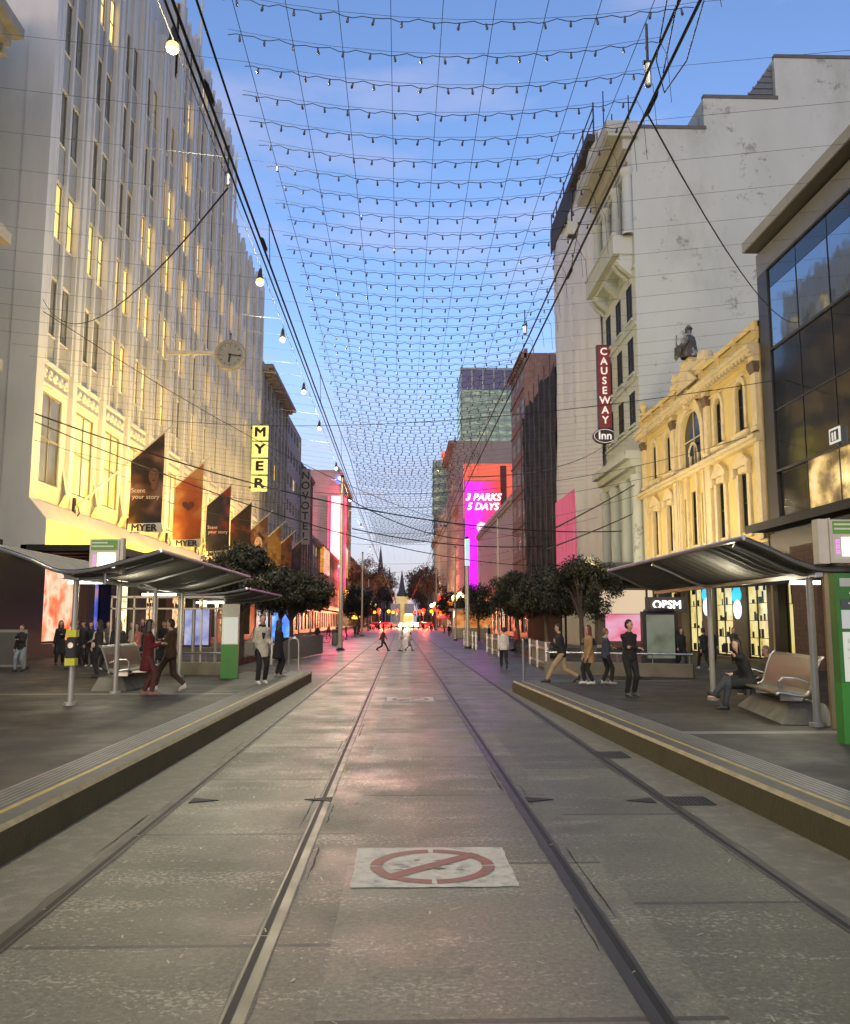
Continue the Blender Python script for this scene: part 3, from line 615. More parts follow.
# domes for the ornate one
o = bpy.data.objects['ornate_white_building']; og = o.location
for (u, z, r) in ((243,28.9,2.2),(262,28.9,2.0)):
    d = MB(og); c = (13.2, u, z); d.lathe(c, [(r,0),(r,2.6),(r*1.15,2.7),(r*1.15,3.0),(r*.95,3.1),(r*.8,4.4),(r*.45,5.4),(.25,5.9),(.2,6.9),(.01,7.4)], 16); d.build('dome', M_cream, o)

# towers far behind
def tower(name, label, x0, x1, y, dy, H, wm, gm, fl, topm=None, toph=0, sign=None):
    og = ((x0+x1)/2, y, 0); t = thing(name, label, 'tower', og)
    w = MB(og); w.box((x0,y,0),(x1,y+dy,H-toph)); w.build('wall', wm, t)
    n = fl; fh = (H-toph-20)/n; nb = int((x1-x0)/3)
    g = MB(og)
    for k in range(n):
        z = 20+fh*k; g.box((x0+.4,y-.25,z+fh*.35),(x1-.4,y-.05,z+fh*.95),0); g.box((x0-.25,y+.4,z+fh*.35),(x0-.05,y+dy-.4,z+fh*.95),0)
    g.build('window_band', gm, t)
    f = MB(og)
    for i in range(nb+1): x = x0+(x1-x0)*i/nb; f.box((x-.15,y-.5,18),(x+.15,y-.26,H-toph))
    f.build('mullions', wm, t)
    if toph:
        q = MB(og); q.box((x0,y,H-toph+.01),(x1,y+dy,H)); q.build('plant_floor', topm, t)
        q = MB(og); n = 5
        for i in range(n+1): x = x0+(x1-x0)*i/n; q.box((x-.3,y-.35,H-toph),(x+.3,y-.05,H+.3))
        q.box((x0-.4,y-.4,H+.01),(x1+.4,y-.06,H+.7)); q.build('roof_frame', wm, t)
    return t
M_tg = lit('tower_lit_floors', [(.05,.10,.08),(.28,.42,.30),(.75,.85,.55)], .75, .35, (1,1,3.0), .55)
M_tg2 = lit('tower_lit_floors_dim', [(.03,.06,.05),(.16,.24,.18),(.7,.75,.35)], .7, .25, (1,1,2.5), .5)
tower('glass_tower', 'tall office tower with lit green-white floors and a dark blue top band', 21.5, 41.3, 300, 22, 92.5, mat('tower_wall', (.20,.26,.25), .4, 0, .1), M_tg, 22, mat('plant_blue', (.05,.05,.16), .3, 0, .2, .3), 7.5)
t = tower('distant_tower', 'slim distant tower with a small red rooftop sign, left of the big one', 17.0, 26.2, 450, 16, 87.5, mat('tower_wall2', (.14,.17,.16), .5, 0, .1), M_tg2, 14)
MB(t.location).box((21.5,449.5,87.6),(26,450.5,92)).build('roof_sign', glow('roof_sign_red', (1,.12,.10), .9), t)
tower('dark_tower', 'lower dark tower in front of the distant one', 15.6, 22.5, 400, 14, 52, mat('tower_wall3', (.06,.07,.085), .5, 0, .1), M_glass, 10)

# ---------------------------------------------------------------- neighbour at far left, only its cornices show
t = thing('cornice_building', 'dark old building at the left edge showing only its projecting cornices', 'building', (-15, 18, 0)); og = (-15,18,0)
MB(og).box((-15,2,0),(-30,29.2,26)).build('wall', M_grey, t)
for zc in (22.6, 14.9, 10.4):
    c = MB(og); c.box((-15,2,zc-.3),(-13.55,28.4,zc+.1)); c.box((-15,2,zc-.7),(-13.9,28.2,zc-.3)); c.box((-15,2,zc+.1),(-13.7,28.3,zc+.3))
    for i in range(26): c.box((-15,3+i,zc-1.0),(-14.1,3.4+i,zc-.7))
    c.build('cornice', M_cream if zc < 20 else M_grey, t)

# ================================================================ RIGHT SIDE HEROES
# ---- dark glazed building
def dark_glass():
    og = (12.5, 20, 0); u0, u1 = 6.0, 28.35; t = thing('glazed_building', 'dark glass-fronted building at the right edge with a pale overhanging roof', 'building', og)
    M_clad = mat('charcoal_cladding', (.035,.033,.032), .4, .2, .15, 1.5); M_g1 = glass('clear_mirror_glass', (.30,.36,.42), .04, 1, .85); M_g2 = glass('smoked_glass', (.010,.010,.011), .08, .7)
    w = FB(1, og); w.bx(u0,u1,-14,-.12,4.6,14.5,0); w.bx(u0,u1,-.12,0,13.7,14.5,1)
    w.bx(27.6,u1,-.12,0,4.95,13.7,0); w.build('wall', [M_clad, mat('panel_grey', (.17,.165,.165), .5, .2, .1, 1)], t)
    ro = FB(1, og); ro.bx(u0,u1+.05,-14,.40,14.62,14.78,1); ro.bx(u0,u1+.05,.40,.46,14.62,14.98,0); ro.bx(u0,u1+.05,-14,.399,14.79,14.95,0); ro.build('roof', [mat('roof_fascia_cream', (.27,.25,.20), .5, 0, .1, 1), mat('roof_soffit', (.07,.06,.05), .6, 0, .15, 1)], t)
    rows = [(13.0,13.68,M_g2,0),(10.85,12.98,M_g1,0),(8.72,10.83,M_g2,0),(6.65,8.70,M_g2,0),(4.98,6.63,None,0)]
    M_lr = lit('restaurant_interior', [(.03,.02,.01),(.25,.15,.05),(1,.66,.22),(1,.88,.5)], 1.1, .9, (1,1.2,1.6), .45)
    for (a, b, gm, _) in rows:
        if gm is None:
            for k in range(9):
                v0, v1 = 27.55-1.9*(k+1), 27.55-1.9*k-.04
                if v0 < u0: break
                p = FB(1, og); p.q4([(v0,-.10,a),(v1,-.10,a),(v1,-.10,b),(v0,-.10,b)]); p.build('glass_panel', M_lr if k >= 1 else M_g2, t)
        else:
            v = 27.55
            while v-2.0 > u0:
                p = FB(1, og); p.q4([(v-1.96,-.06,a),(v,-.06,a),(v,-.06,b),(v-1.96,-.06,b)]); p.build('glass_panel', gm, t); v -= 2.0
    f = FB(1, og)
    for (z, h, d) in ((13.69,.06,.0),(10.84,.08,.01),(8.71,.04,-.03),(6.64,.07,.03),(4.95,.1,.05)): f.bx(u0,27.6,-.05,d,z-h/2,z+h/2)
    v = 27.6
    while v > u0: f.bx(v-.015,v+.015,-.055,-.045,4.98,13.0 if True else 13,0); v -= 2.0
    f.build('frame', M_dark, t)
    s = FB(1, og); c = s.P(22.9,.03,7.35); s.bx(23.35,23.95,.02,.05,6.78,7.22,0); s.bx(23.42,23.88,.05,.055,6.84,7.16,1); s.bx(23.55,23.64,.055,.06,6.86,7.1,0); s.bx(23.70,23.79,.055,.06,6.86,7.1,0); s.build('logo_square', [glow('logo_white', (.8,.8,.75), .55), M_dark], t)
    a = FB(1, og); a.bx(u0,u1,.06,.8,4.66,4.84,0); a.bx(u0,u1,.8,.85,4.62,4.88,0); a.build('awning', mat('awning_dark', (.014,.013,.012), .7, 0, .2), t)
    g = FB(1, og); hs = [(8,13,.5,3.6),(14,19,.5,3.6),(26.3,28.0,.35,3.3)]; g.punched(u0,u1,0,4.6,hs,0,.4,0)
    g.build('ground_floor_wall', M_stone_dark, t)
    for i, h in enumerate(hs): p = FB(1, og); p.win(*h,0,.35,1,0,.06,0,1); goods(p, *h, 0, .35, i); split_build(p, 'shop_window', [M_dark, lit('shop_yellow', [(.4,.3,.06),(.85,.68,.22),(1,.86,.42)], 1.1, 1.2, (1,1.4,1), .5)], t)
    br = FB(1, og)
    M_br = mat('dark_red_brick', (.10,.055,.038), .8, 0, .3, 6, .4, 25)
    for (a_, b_) in ((24.6,26.2),(21.6,23.2)):
        p = FB(1, og); p.bx(a_,b_,.004,.35,.27,4.0,0)
        for r_ in range(24):
            z = .35+r_*.15; p.bx(a_,b_,.35,.353,z,z+.012,1)
        p.build('brick_pier', [M_br, mat('mortar', (.05,.04,.03), .9)], t)
dark_glass()

# ---- yellow heritage building
def yellow():
    u0, u1 = 28.5, 43.2; uc = 35.6; og = (12.5, uc, 0); t = thing('heritage_building', 'yellow two-storey Victorian arcade building with arched windows and a statue on its parapet', 'building', og)
    M_y = mat('yellow_stucco', (.66,.50,.19), .7, 0, .08, 1, .1, 12, stain=(.40,.29,.11), stain_scale=.7, stain_amt=.35); M_t = mat('cream_trim', (.66,.54,.31), .65, 0, .08, 2, .1, 12, stain=(.33,.27,.16), stain_scale=1.5, stain_amt=.4)
    side = [uc-5.35, uc-3.15, uc+3.15, uc+5.35]
    up = [(c-.36, c+.36, 8.65, 10.45) for c in side]; arch = (uc-1.25, uc+1.25, 8.25, 10.75)
    lo = [(c-.36, c+.36, 4.9, 7.05) for c in side] + [(uc-.32,uc+.32,4.9,7.2),(uc-1.25,uc-.9,4.9,7.0),(uc+.9,uc+1.25,4.9,7.0)]
    w = FB(1, og); w.punched(u0,u1,4.4,12.2,up+[arch]+lo,0,.13,0)
    w.quad((12.501,u0,0),(26,u0,0),(26,u0,12.2),(12.501,u0,12.2)); w.quad((12.501,u1,0),(26,u1,0),(26,u1,12.2),(12.501,u1,12.2)); w.quad((12.5,u0,12.18),(26,u0,12.18),(26,u1,12.18),(12.5,u1,12.18))
    def arch_fill(a, b, zs, ze, m):
        r = (b-a)/2; c = (a+b)/2; k = 12; P = [(c-r*math.cos(math.pi*i/k), zs+(ze-zs)*math.sin(math.pi*i/k)) for i in range(k+1)]
        for i in range(k):
            w.q4([(P[i][0],0,P[i][1]),(P[i+1][0],0,P[i+1][1]),(P[i+1][0],0,ze),(P[i][0],0,ze)], m); w.q4([(P[i][0],0,P[i][1]),(P[i+1][0],0,P[i+1][1]),(P[i+1][0],-.13,P[i+1][1]),(P[i][0],-.13,P[i][1])], m)
    for h in up: arch_fill(h[0],h[1],h[3]-.36,h[3],0)
    arch_fill(arch[0],arch[1],arch[3]-1.25,arch[3],0)
    w.build('wall', M_y, t)
    def archivolt(f, c, r0, r1, zs, zr, d, m=0, n=14):
        A=[];B=[]
        for i in range(n+1):
            a = math.pi*i/n; A.append((c-r0*math.cos(a), d, zs+zr*math.sin(a)*r0/r0)); B.append((c-r1*math.cos(a), d, zs+(zr+(r1-r0))*math.sin(a)))
        for i in range(n):
            f.q4([A[i],A[i+1],B[i+1],B[i]], m); f.q4([B[i],B[i+1],(B[i+1][0],0,B[i+1][2]),(B[i][0],0,B[i][2])], m); f.q4([A[i],A[i+1],(A[i+1][0],-.02,A[i+1][2]),(A[i][0],-.02,A[i][2])], m)
    for h in up+[arch]:
        c = (h[0]+h[1])/2; r = (h[1]-h[0])/2
        f = FB(1, og); f.win(*h, 0, .12, 1, 1, .05, 0, 1); split_build(f, 'window', [M_t if h is arch else M_dark, M_glass], t)
        if h is arch:
            k = FB(1, og); archivolt(k, c, .42, .55, 8.3+.5, .42, -.03); k.bx(c-.55,c-.42,-.11,-.03,8.25,8.8); k.bx(c+.42,c+.55,-.11,-.03,8.25,8.8); k.build('inner_arch', M_t, t)
    for h in lo:
        f = FB(1, og); f.win(*h, 0, .12, 0, 1, .05, 0, 1); split_build(f, 'window', [M_dark, M_glass], t)
    for h in up:
        f = FB(1, og)
        c = (h[0]+h[1])/2; archivolt(f, c, .38, .56, h[3]-.36, .38, .07)
        for sg in (-1,1): f.bx(c+sg*.47-.09,c+sg*.47+.09,.001,.07,8.66,h[3]-.36)
        f.bx(c-.7,c+.7,.001,.14,8.42,8.56); f.bx(c-.7,c+.7,.001,.12,8.3,8.42); f.build('window_surround', M_t, t)
    f = FB(1, og)
    archivolt(f, uc, 1.27, 1.62, 9.5, 1.27, .10); archivolt(f, uc, 1.66, 1.78, 9.5, 1.62, .16)
    for sg in (-1,1): f.bx(uc+sg*1.45-.16,uc+sg*1.45+.16,.001,.10,8.26,9.5)
    f.prism([f.P(uc-.14,.12,10.8),f.P(uc+.14,.12,10.8),f.P(uc+.2,.12,11.25),f.P(uc-.2,.12,11.25)],(-.16,0,0)); f.build('arch_surround', M_t, t)
    for h in lo[:4]:
        f = FB(1, og); c = (h[0]+h[1])/2
        for sg in (-1,1): f.bx(c+sg*.5-.12,c+sg*.5+.12,.001,.09,4.7,7.05); f.bx(c+sg*.62-.08,c+sg*.62+.08,.001,.2,6.95,7.3)
        f.bx(c-.72,c+.72,.001,.16,7.3,7.42)
        A = [f.P(c-.72+1.44*i/10, .15, 7.42+.36*math.sin(math.pi*i/10)) for i in range(11)]; f.prism(A, (.15,0,0)); 
        f.bx(c-.42,c+.42,.001,.07,7.06,7.28); f.build('window_surround', M_t, t)
    # cornices, string courses, balustrade
    c = FB(1, og)
    c.bx(u0,u1,.001,.35,8.02,8.16); c.bx(u0,u1,.001,.24,7.9,8.02); c.bx(u0,u1,.001,.1,8.16,8.28)
    c.bx(u0,u1,.001,.42,11.2,11.36); c.bx(u0,u1,.001,.34,11.08,11.2); c.bx(u0,u1,.001,.22,10.98,11.08); c.bx(u0,u1,.001,.08,10.6,10.66)
    n = 46
    for i in range(n): u = u0+.2+(u1-u0-.4)*i/(n-1); c.bx(u-.06,u+.06,.22,.38,10.94,11.079)
    c.build('cornice', M_t, t)
    b = FB(1, og); b.bx(u0,u1,-.35,.06,11.361,11.55); b.bx(u0,u1,-.35,.08,12.0,12.2)
    for i in range(9):
        u = u0+.2+(u1-u0-.4)*i/8; b.bx(u-.18,u+.18,-.3,.10,11.55,12.22)
    b.bx(u0,u1,-.3,-.05,11.55,12.0)
    for u in (u1-.3,): b.lathe(b.P(u,-.1,12.28), [(.18,0),(.2,.1),(.1,.2),(.2,.4),(.22,.5),(.12,.62),(.04,.8),(.01,.85)], 10)
    b.build('parapet', M_y, t)
    for cc in (-6.9,-2.1,2.1,6.9):
        p = FB(1, og); u = uc+cc; u = min(max(u,u0+.25),u1-.25); p.bx(u-.2,u+.2,.001,.16,8.28,10.35,0); p.bx(u-.24,u+.24,.001,.22,8.28,8.45,0); p.bx(u-.2,u+.2,.001,.14,4.5,7.9,0)
        p.bx(u-.27,u+.27,.001,.26,10.62,10.74,1); p.prism([p.P(u-.2,.18,10.35),p.P(u+.2,.18,10.35),p.P(u+.29,.26,10.62),p.P(u-.29,.26,10.62)],(.24,0,0),1); p.bx(u-.22,u+.22,.001,.2,10.74,10.979,0); p.build('pilaster', [M_t, mat('capital_brown', (.13,.085,.045), .7, 0, .3, 6)], t)
    for cc in (-1.75,-1.45,-.62,.62,1.45,1.75):
        p = FB(1, og); u = uc+cc; p.bx(u-.08,u+.08,.001,.12,4.5,7.9); p.build('slim_pilaster', M_t, t)
    a = FB(1, og); a.bx(uc-2.3,uc+2.3,-.5,.12,12.201,12.42)
    a.prism([a.P(uc-2.0,.14,12.42),a.P(uc+2.0,.14,12.42),a.P(uc+1.7,.14,12.56),a.P(uc+.9,.14,12.66),a.P(uc+.7,.14,12.86),a.P(uc-.7,.14,12.86),a.P(uc-.9,.14,12.66),a.P(uc-1.7,.14,12.56)],(.5,0,0))
    for sg in (-1,1): a.lathe(a.P(uc+sg*1.7,-.1,12.6), [(.3,-.2),(.34,0),(.3,.2),(.05,.3)], 12)
    A = [a.P(uc-1.3+2.6*i/12, .19, 11.75+.7*math.sin(math.pi*i/12)) for i in range(13)]; a.prism(A, (.1,0,0))
    a.bx(uc-.6,uc+.6,-.4,.2,12.861,12.95); a.build('pediment', M_t, t)
    g = FB(1, og); hs = [(u0+.4,u0+3.0,.35,3.4),(u0+3.5,u0+6.2,.35,3.4),(u0+6.8,u0+9.4,.35,3.4),(u0+10.0,u0+12.0,.35,3.1),(u0+12.4,u1-.3,.35,3.1)]
    g.punched(u0,u1,0,4.4,hs,-.02,.5,0); g.build('ground_floor_wall', mat('shopfront_surround', (.11,.09,.065), .5, 0, .2, 2), t)
    M_shop = lit('optician_interior', [(.35,.27,.07),(.85,.68,.22),(1,.86,.42),(.7,.55,.2)], 1.15, 1.1, (1,1.5,1.2), .5)
    for i, h in enumerate(hs): p = FB(1, og); p.win(*h,-.02,.42,2,0,.06,0,1); goods(p, *h, -.02, .42, i+5); split_build(p, 'shop_window', [M_dark, M_shop], t)
    # dark fascia panel for the optician, backlit blue figures on the glass
    k = FB(1, og); k.bx(u0+.4,u1-.3,.0,.06,3.45,4.3); k.build('fascia', mat('shop_fascia', (.05,.045,.04), .4, 0, .2), t)
    for j, (u, z) in enumerate(((u0+6.0,2.9),(u0+2.8,2.75))):
        k = FB(1, og); rr = random.Random(j)
        for (du, dz, r) in ((0,.15,.30),(.22,-.12,.24),(-.2,-.1,.2),(.1,.35,.16)):
            c_ = k.P(u+du, .05+.01*abs(dz), z+dz); k.lathe(c_, [(.001,.03),(r,.03),(r,0)], 14, 0, Quaternion((0,1,0), R(-90)))
        k.build('blue_decal', glow('decal_blue', (.03,.50,.95), 1.2), t)
        k = FB(1, og); k.lathe(k.P(u,.05,z-.62), [(.001,.03),(.36,.03),(.36,0)], 14, 0, Quaternion((0,1,0), R(-90))); k.build('white_decal', glow('decal_white', (.75,.92,1), 1.6), t)
    a = FB(1, og); a.bx(u0,u1,.08,2.4,3.72,3.96,0); a.bx(u0,u1,2.4,2.46,3.62,4.05,0); a.build('awning', mat('awning_dark'), t)
    return t
yellow()
# wash lights added on the heritage building's awning to brighten its front
t_ = bpy.data.objects['heritage_building']
for k in range(5):
    u = 30+2.8*k; f = FB(1, t_.location); f.bx(u-.2,u+.2,1.9,2.05,3.965,4.08,0); f.bx(u-.17,u+.17,1.86,1.899,3.99,4.08,1); f.build('added_wash_light', [M_dark, glow('added_wash_lens', (1,.9,.6), 3)], t_)
area('added_facade_wash', (8.4, 35.8, 4.25), 13.5, 250, (1,.84,.54), (0, R(-142), 0), sy=.3).data.shape = 'RECTANGLE'
bpy.data.objects['added_facade_wash'].rotation_euler = (Matrix.Rotation(R(-138), 4, 'Y') @ Matrix.Rotation(R(90), 4, 'Z')).to_euler()

# statue
def statue():
    uc = 35.2; og = (12.4, uc, 12.95); t = thing('parapet_statue', 'weathered dark and white seated figure statue on top of the yellow building', 'statue', og)
    t.scale = (.88,.88,.88); M_s = mat('statue_stone', (.07,.065,.06), .8, 0, .3, 5, .3, 20, stain=(.60,.60,.57), stain_scale=2.0, stain_amt=1.0)
    b = MB(); P = 14
    b.lathe((0,0,0), [(.42,0),(.45,.1),(.4,.35),(.36,.6),(.33,.85),(.28,1.05),(.12,1.18),(.09,1.24)], P)
    b.ball((0,0,1.36), .17, 12, 0, (1,.95,1.2)); b.tube([(-.1,.28,1.02),(-.25,.42,.75),(-.42,.28,.62)], [.11,.09,.06], 8); b.tube([(-.1,-.28,1.02),(-.25,-.45,.72),(-.4,-.38,.5)], [.11,.09,.06], 8)
    b.tube([(-.2,.16,.45),(-.55,.18,.5),(-.58,.2,0)], [.16,.14,.1], 8); b.tube([(-.2,-.16,.45),(-.55,-.16,.5),(-.58,-.2,0)], [.16,.14,.1], 8)
    o = b.build('body', M_s, t, smooth=True)
    MB().tube([(-.5,.5,0),(-.45,.45,1.3)], .03, 6).build('staff', M_s, t)
    MB().lathe((.02,0,1.46), [(.2,0),(.17,.06),(.1,.18),(.02,.24)], 12).build('crown', M_s, t)
statue()

# ---- tall pale building with blank party wall, columns, balcony
def tall():
    u0, u1 = 43.3, 50.7; og = (12.5, 47, 0); t = thing('tall_pale_building', 'tall pale building with huge stained blank side wall, columns and a deep cornice', 'building', og)
    M_p = mat('pale_green_grey_render', (.45,.485,.44), .8, 0, .07, .35, .15, 6, stain=(.30,.325,.275), stain_scale=.22, stain_amt=.7, stretch=(1,1,.5))
    # peeling patches with their own shape on the side wall
    tt = M_p.node_tree; bb = tt.nodes['Principled BSDF']; src = bb.inputs['Base Color'].links[0].from_socket
    tcn = tt.nodes.new('ShaderNodeTexCoord'); sp_ = tt.nodes.new('ShaderNodeSeparateXYZ'); tt.links.new(tcn.outputs['Object'], sp_.inputs[0])
    n = tt.nodes.new('ShaderNodeTexNoise'); n.inputs['Scale'].default_value = 1.5; n.inputs['Detail'].default_value = 8; n.inputs['Roughness'].default_value = .78; tt.links.new(tcn.outputs['Object'], n.inputs['Vector'])
    n0 = tt.nodes.new('ShaderNodeTexNoise'); n0.inputs['Scale'].default_value = .33; n0.inputs['Detail'].default_value = 2; tt.links.new(tcn.outputs['Object'], n0.inputs['Vector'])
    ad = tt.nodes.new('ShaderNodeMath'); ad.operation = 'MULTIPLY_ADD'; ad.inputs[1].default_value = .55; tt.links.new(n0.outputs[0], ad.inputs[0]); tt.links.new(n.outputs[0], ad.inputs[2])
    r_ = tt.nodes.new('ShaderNodeMapRange'); r_.inputs[1].default_value = .89; r_.inputs[2].default_value = .96; r_.inputs[4].default_value = .6; tt.links.new(ad.outputs[0], r_.inputs[0])
    mm = tt.nodes.new('ShaderNodeMixRGB'); mm.inputs[2].default_value = (.13,.125,.11,1); tt.links.new(r_.outputs[0], mm.inputs[0]); tt.links.new(src, mm.inputs[1]); tt.links.new(mm.outputs[0], bb.inputs['Base Color'])
    w = FB(1, og)
    hs = []
    cols = [u0+1.35, u0+3.7, u0+6.05]
    for k, (z0, z1) in enumerate(((18.0,20.0),(15.0,17.0),(12.2,14.0),(22.9,26.0))):
        hs += [(c-.58, c+.58, z0, z1) for c in cols]
    hs += [(c-.6,c+.6,4.8,9.2) for c in cols]
    w.punched(u0,u1,4.4,28.4,hs,0,.06,0)
    # party wall in steps
    y = u0
    w.box((12.575,y+.001,0),(16.6,u1,28.55)); w.quad((12.5,y+.001,0),(12.575,y+.001,0),(12.575,y+.001,28.55),(12.5,y+.001,28.55)); w.box((16.6,y,0),(20.7,u1,30.4)); w.box((20.7,y+.002,0),(34,u1,32.9))
    w.build('wall', M_p, t)
    sk = MB(og); sk.pts([(20.7,y+.3,30.4),(20.7,y+.3,32.7),(18.9,y+.3,30.4)], [(0,1,2)]); 
    for i in range(6): z = 30.5+.36*i; x = 18.95+i*.29; sk.box((x,y+.25,z),(20.69,y+.29,z+.1))
    sk.build('louvre_screen', mat('louvre_grey', (.12,.13,.14), .5, .2), t)
    pp = MB(og); pp.box((12.5,y-.05,28.55),(16.7,y+.25,28.75)); pp.box((16.6,y-.05,30.4),(20.8,y+.25,30.6)); pp.box((20.7,y-.05,32.9),(34,y+.25,33.1)); pp.build('wall_coping', mat('coping_dark', (.10,.10,.10), .7), t)
    c = FB(1, og); M_c = M_p
    c.bx(u0-.35,u1+.3,-.3,1.35,27.9,28.1); c.bx(u0-.4,u1+.35,-.3,1.42,28.1,28.75); c.bx(u0-.1,u1+.1,.001,.5,27.3,27.9); c.bx(u0,u1,.001,.3,26.6,27.3)
    c.bx(u0,u1,.001,.22,26.25,26.6)
    c.build('main_cornice', mat('pale_cornice', (.40,.41,.37), .75, 0, .1, 1), t)
    for q in (u0+.25, u0+2.5, u0+4.9, u1-.25):
        p = FB(1, og); p.lathe(p.P(q,.22,22.5), [(.34,0),(.34,.2),(.28,.25),(.27,3.2),(.25,3.3),(.33,3.4),(.38,3.6),(.38,3.75)], 14); p.build('column', M_c, t, smooth=True)
    b = FB(1, og); b.bx(u0+.4,u1-.2,.001,1.05,21.5,21.75); b.bx(u0+.4,u1-.2,.93,1.05,21.75,22.55); b.bx(u0+.4,u0+.52,.001,.93,21.75,22.55); b.bx(u1-.32,u1-.2,.001,.93,21.75,22.55); b.bx(u0+.35,u1-.15,.9,1.1,22.551,22.68)
    b.bx(u0+.5,u1-.3,.001,.7,21.2,21.5)
    for q in cols+[u0+.7,u1-.5]: b.prism([b.P(q-.18,.001,20.3),b.P(q-.18,.001,21.2),b.P(q-.18,.9,21.2),b.P(q-.18,.6,20.8)],(0,.36,0))
    b.build('balcony', M_c, t)
    l = FB(1, og); l.bx(u0-.2,u1+.1,.001,.9,10.1,10.5); l.bx(u0-.1,u1,.001,.6,9.7,10.1); l.bx(u0,u1,.001,.3,9.3,9.7)
    for z in (14.5,17.4,20.6,11.8): l.bx(u0,u1,.001,.08,z,z+.12)
    l.build('lower_cornice', M_c, t)
    for q in (u0+.3,u0+2.5,u0+4.9,u1-.3):
        p = FB(1, og); p.lathe(p.P(q,.15,4.5), [(.38,0),(.32,.2),(.3,4.3),(.4,4.5),(.4,4.8)], 12); p.build('column', M_c, t, smooth=True)
    for h in hs:
        f = FB(1, og); f.win(*h,0,.055,1,1,.03,0,1); f.bx(h[0]-.1,h[1]+.1,.001,.10,h[2]-.13,h[2]-.004,2); split_build(f, 'window', [M_dark, M_void, M_c], t)
    g = FB(1, og); h = (u0+.6,u1-.6,.4,3.3); g.punched(u0,u1,0,4.4,[h],-.01,.4,0); g.build('ground_floor_wall', M_stone_dark, t)
    f = FB(1, og); f.win(*h,-.01,.36,3,0,.06,0,1); split_build(f, 'shop_window', [M_dark, lit('cafe_interior', [(.2,.1,.04),(.9,.55,.25),(1,.85,.6)], 1.2, 1.5, (1,1,2), .5)], t)
    MB(og).tube([(13.0,49,28.7),(13.0,49,33)],.04,6).build('antenna', M_dark, t)
tall()

# ---- vertical hotel sign with oval
def hotel_sign():
    c = (12.1, 49.2, 15.6); t = thing('vertical_sign', 'tall red vertical sign reading CAUSEWAY above a black oval Inn sign', 'sign', c)
    MB().box((-.38,-.12,-2.55),(.38,.12,2.5)).build('red_board', mat('sign_red', (.19,.012,.014), .45, 0, .1), t)
    fr = MB()
    for a, b in (((-.42,-.14,-2.6),(-.381,.14,2.55)),((.381,-.14,-2.6),(.42,.14,2.55)),((-.381,-.14,2.501),(.381,.14,2.55))): fr.box(a, b)
    fr.build('frame', M_dark, t)
    M_sw = glow('sign_letter_white', (.95,.85,.80), .55)
    for i, ch in enumerate('CAUSEWAY'): text_obj('letter', ch, .62, M_sw, t, (0,-.135,2.13-.60*i), bold=.014)
    ov = MB(); q = Quaternion((1,0,0), R(90)); ov.lathe((0,0,0), [(.001,.14),(1,.14),(1,-.14),(.001,-.14)], 28, 0, q)
    ov.v = [(v[0]*.72, v[1], v[2]*.46) for v in ov.v]; o = ov.build('oval', mat('oval_black', (.012,.012,.013), .35), t); o.location = (-.05,0,-3.02)
    rg_ = MB(); 
    for i in range(28):
        a = 2*math.pi*i/28; b = 2*math.pi*(i+1)/28
        rg_.quad((.66*math.cos(a),-.145,.41*math.sin(a)),(.66*math.cos(b),-.145,.41*math.sin(b)),(.63*math.cos(b),-.145,.38*math.sin(b)),(.63*math.cos(a),-.145,.38*math.sin(a)))
    o2 = rg_.build('oval_rim', M_sw, t); o2.location = (-.05,0,-3.02)
    text_obj('lettering', 'Inn', .66, M_sw, t, (-.05,-.155,-3.02), bold=.015)
hotel_sign()

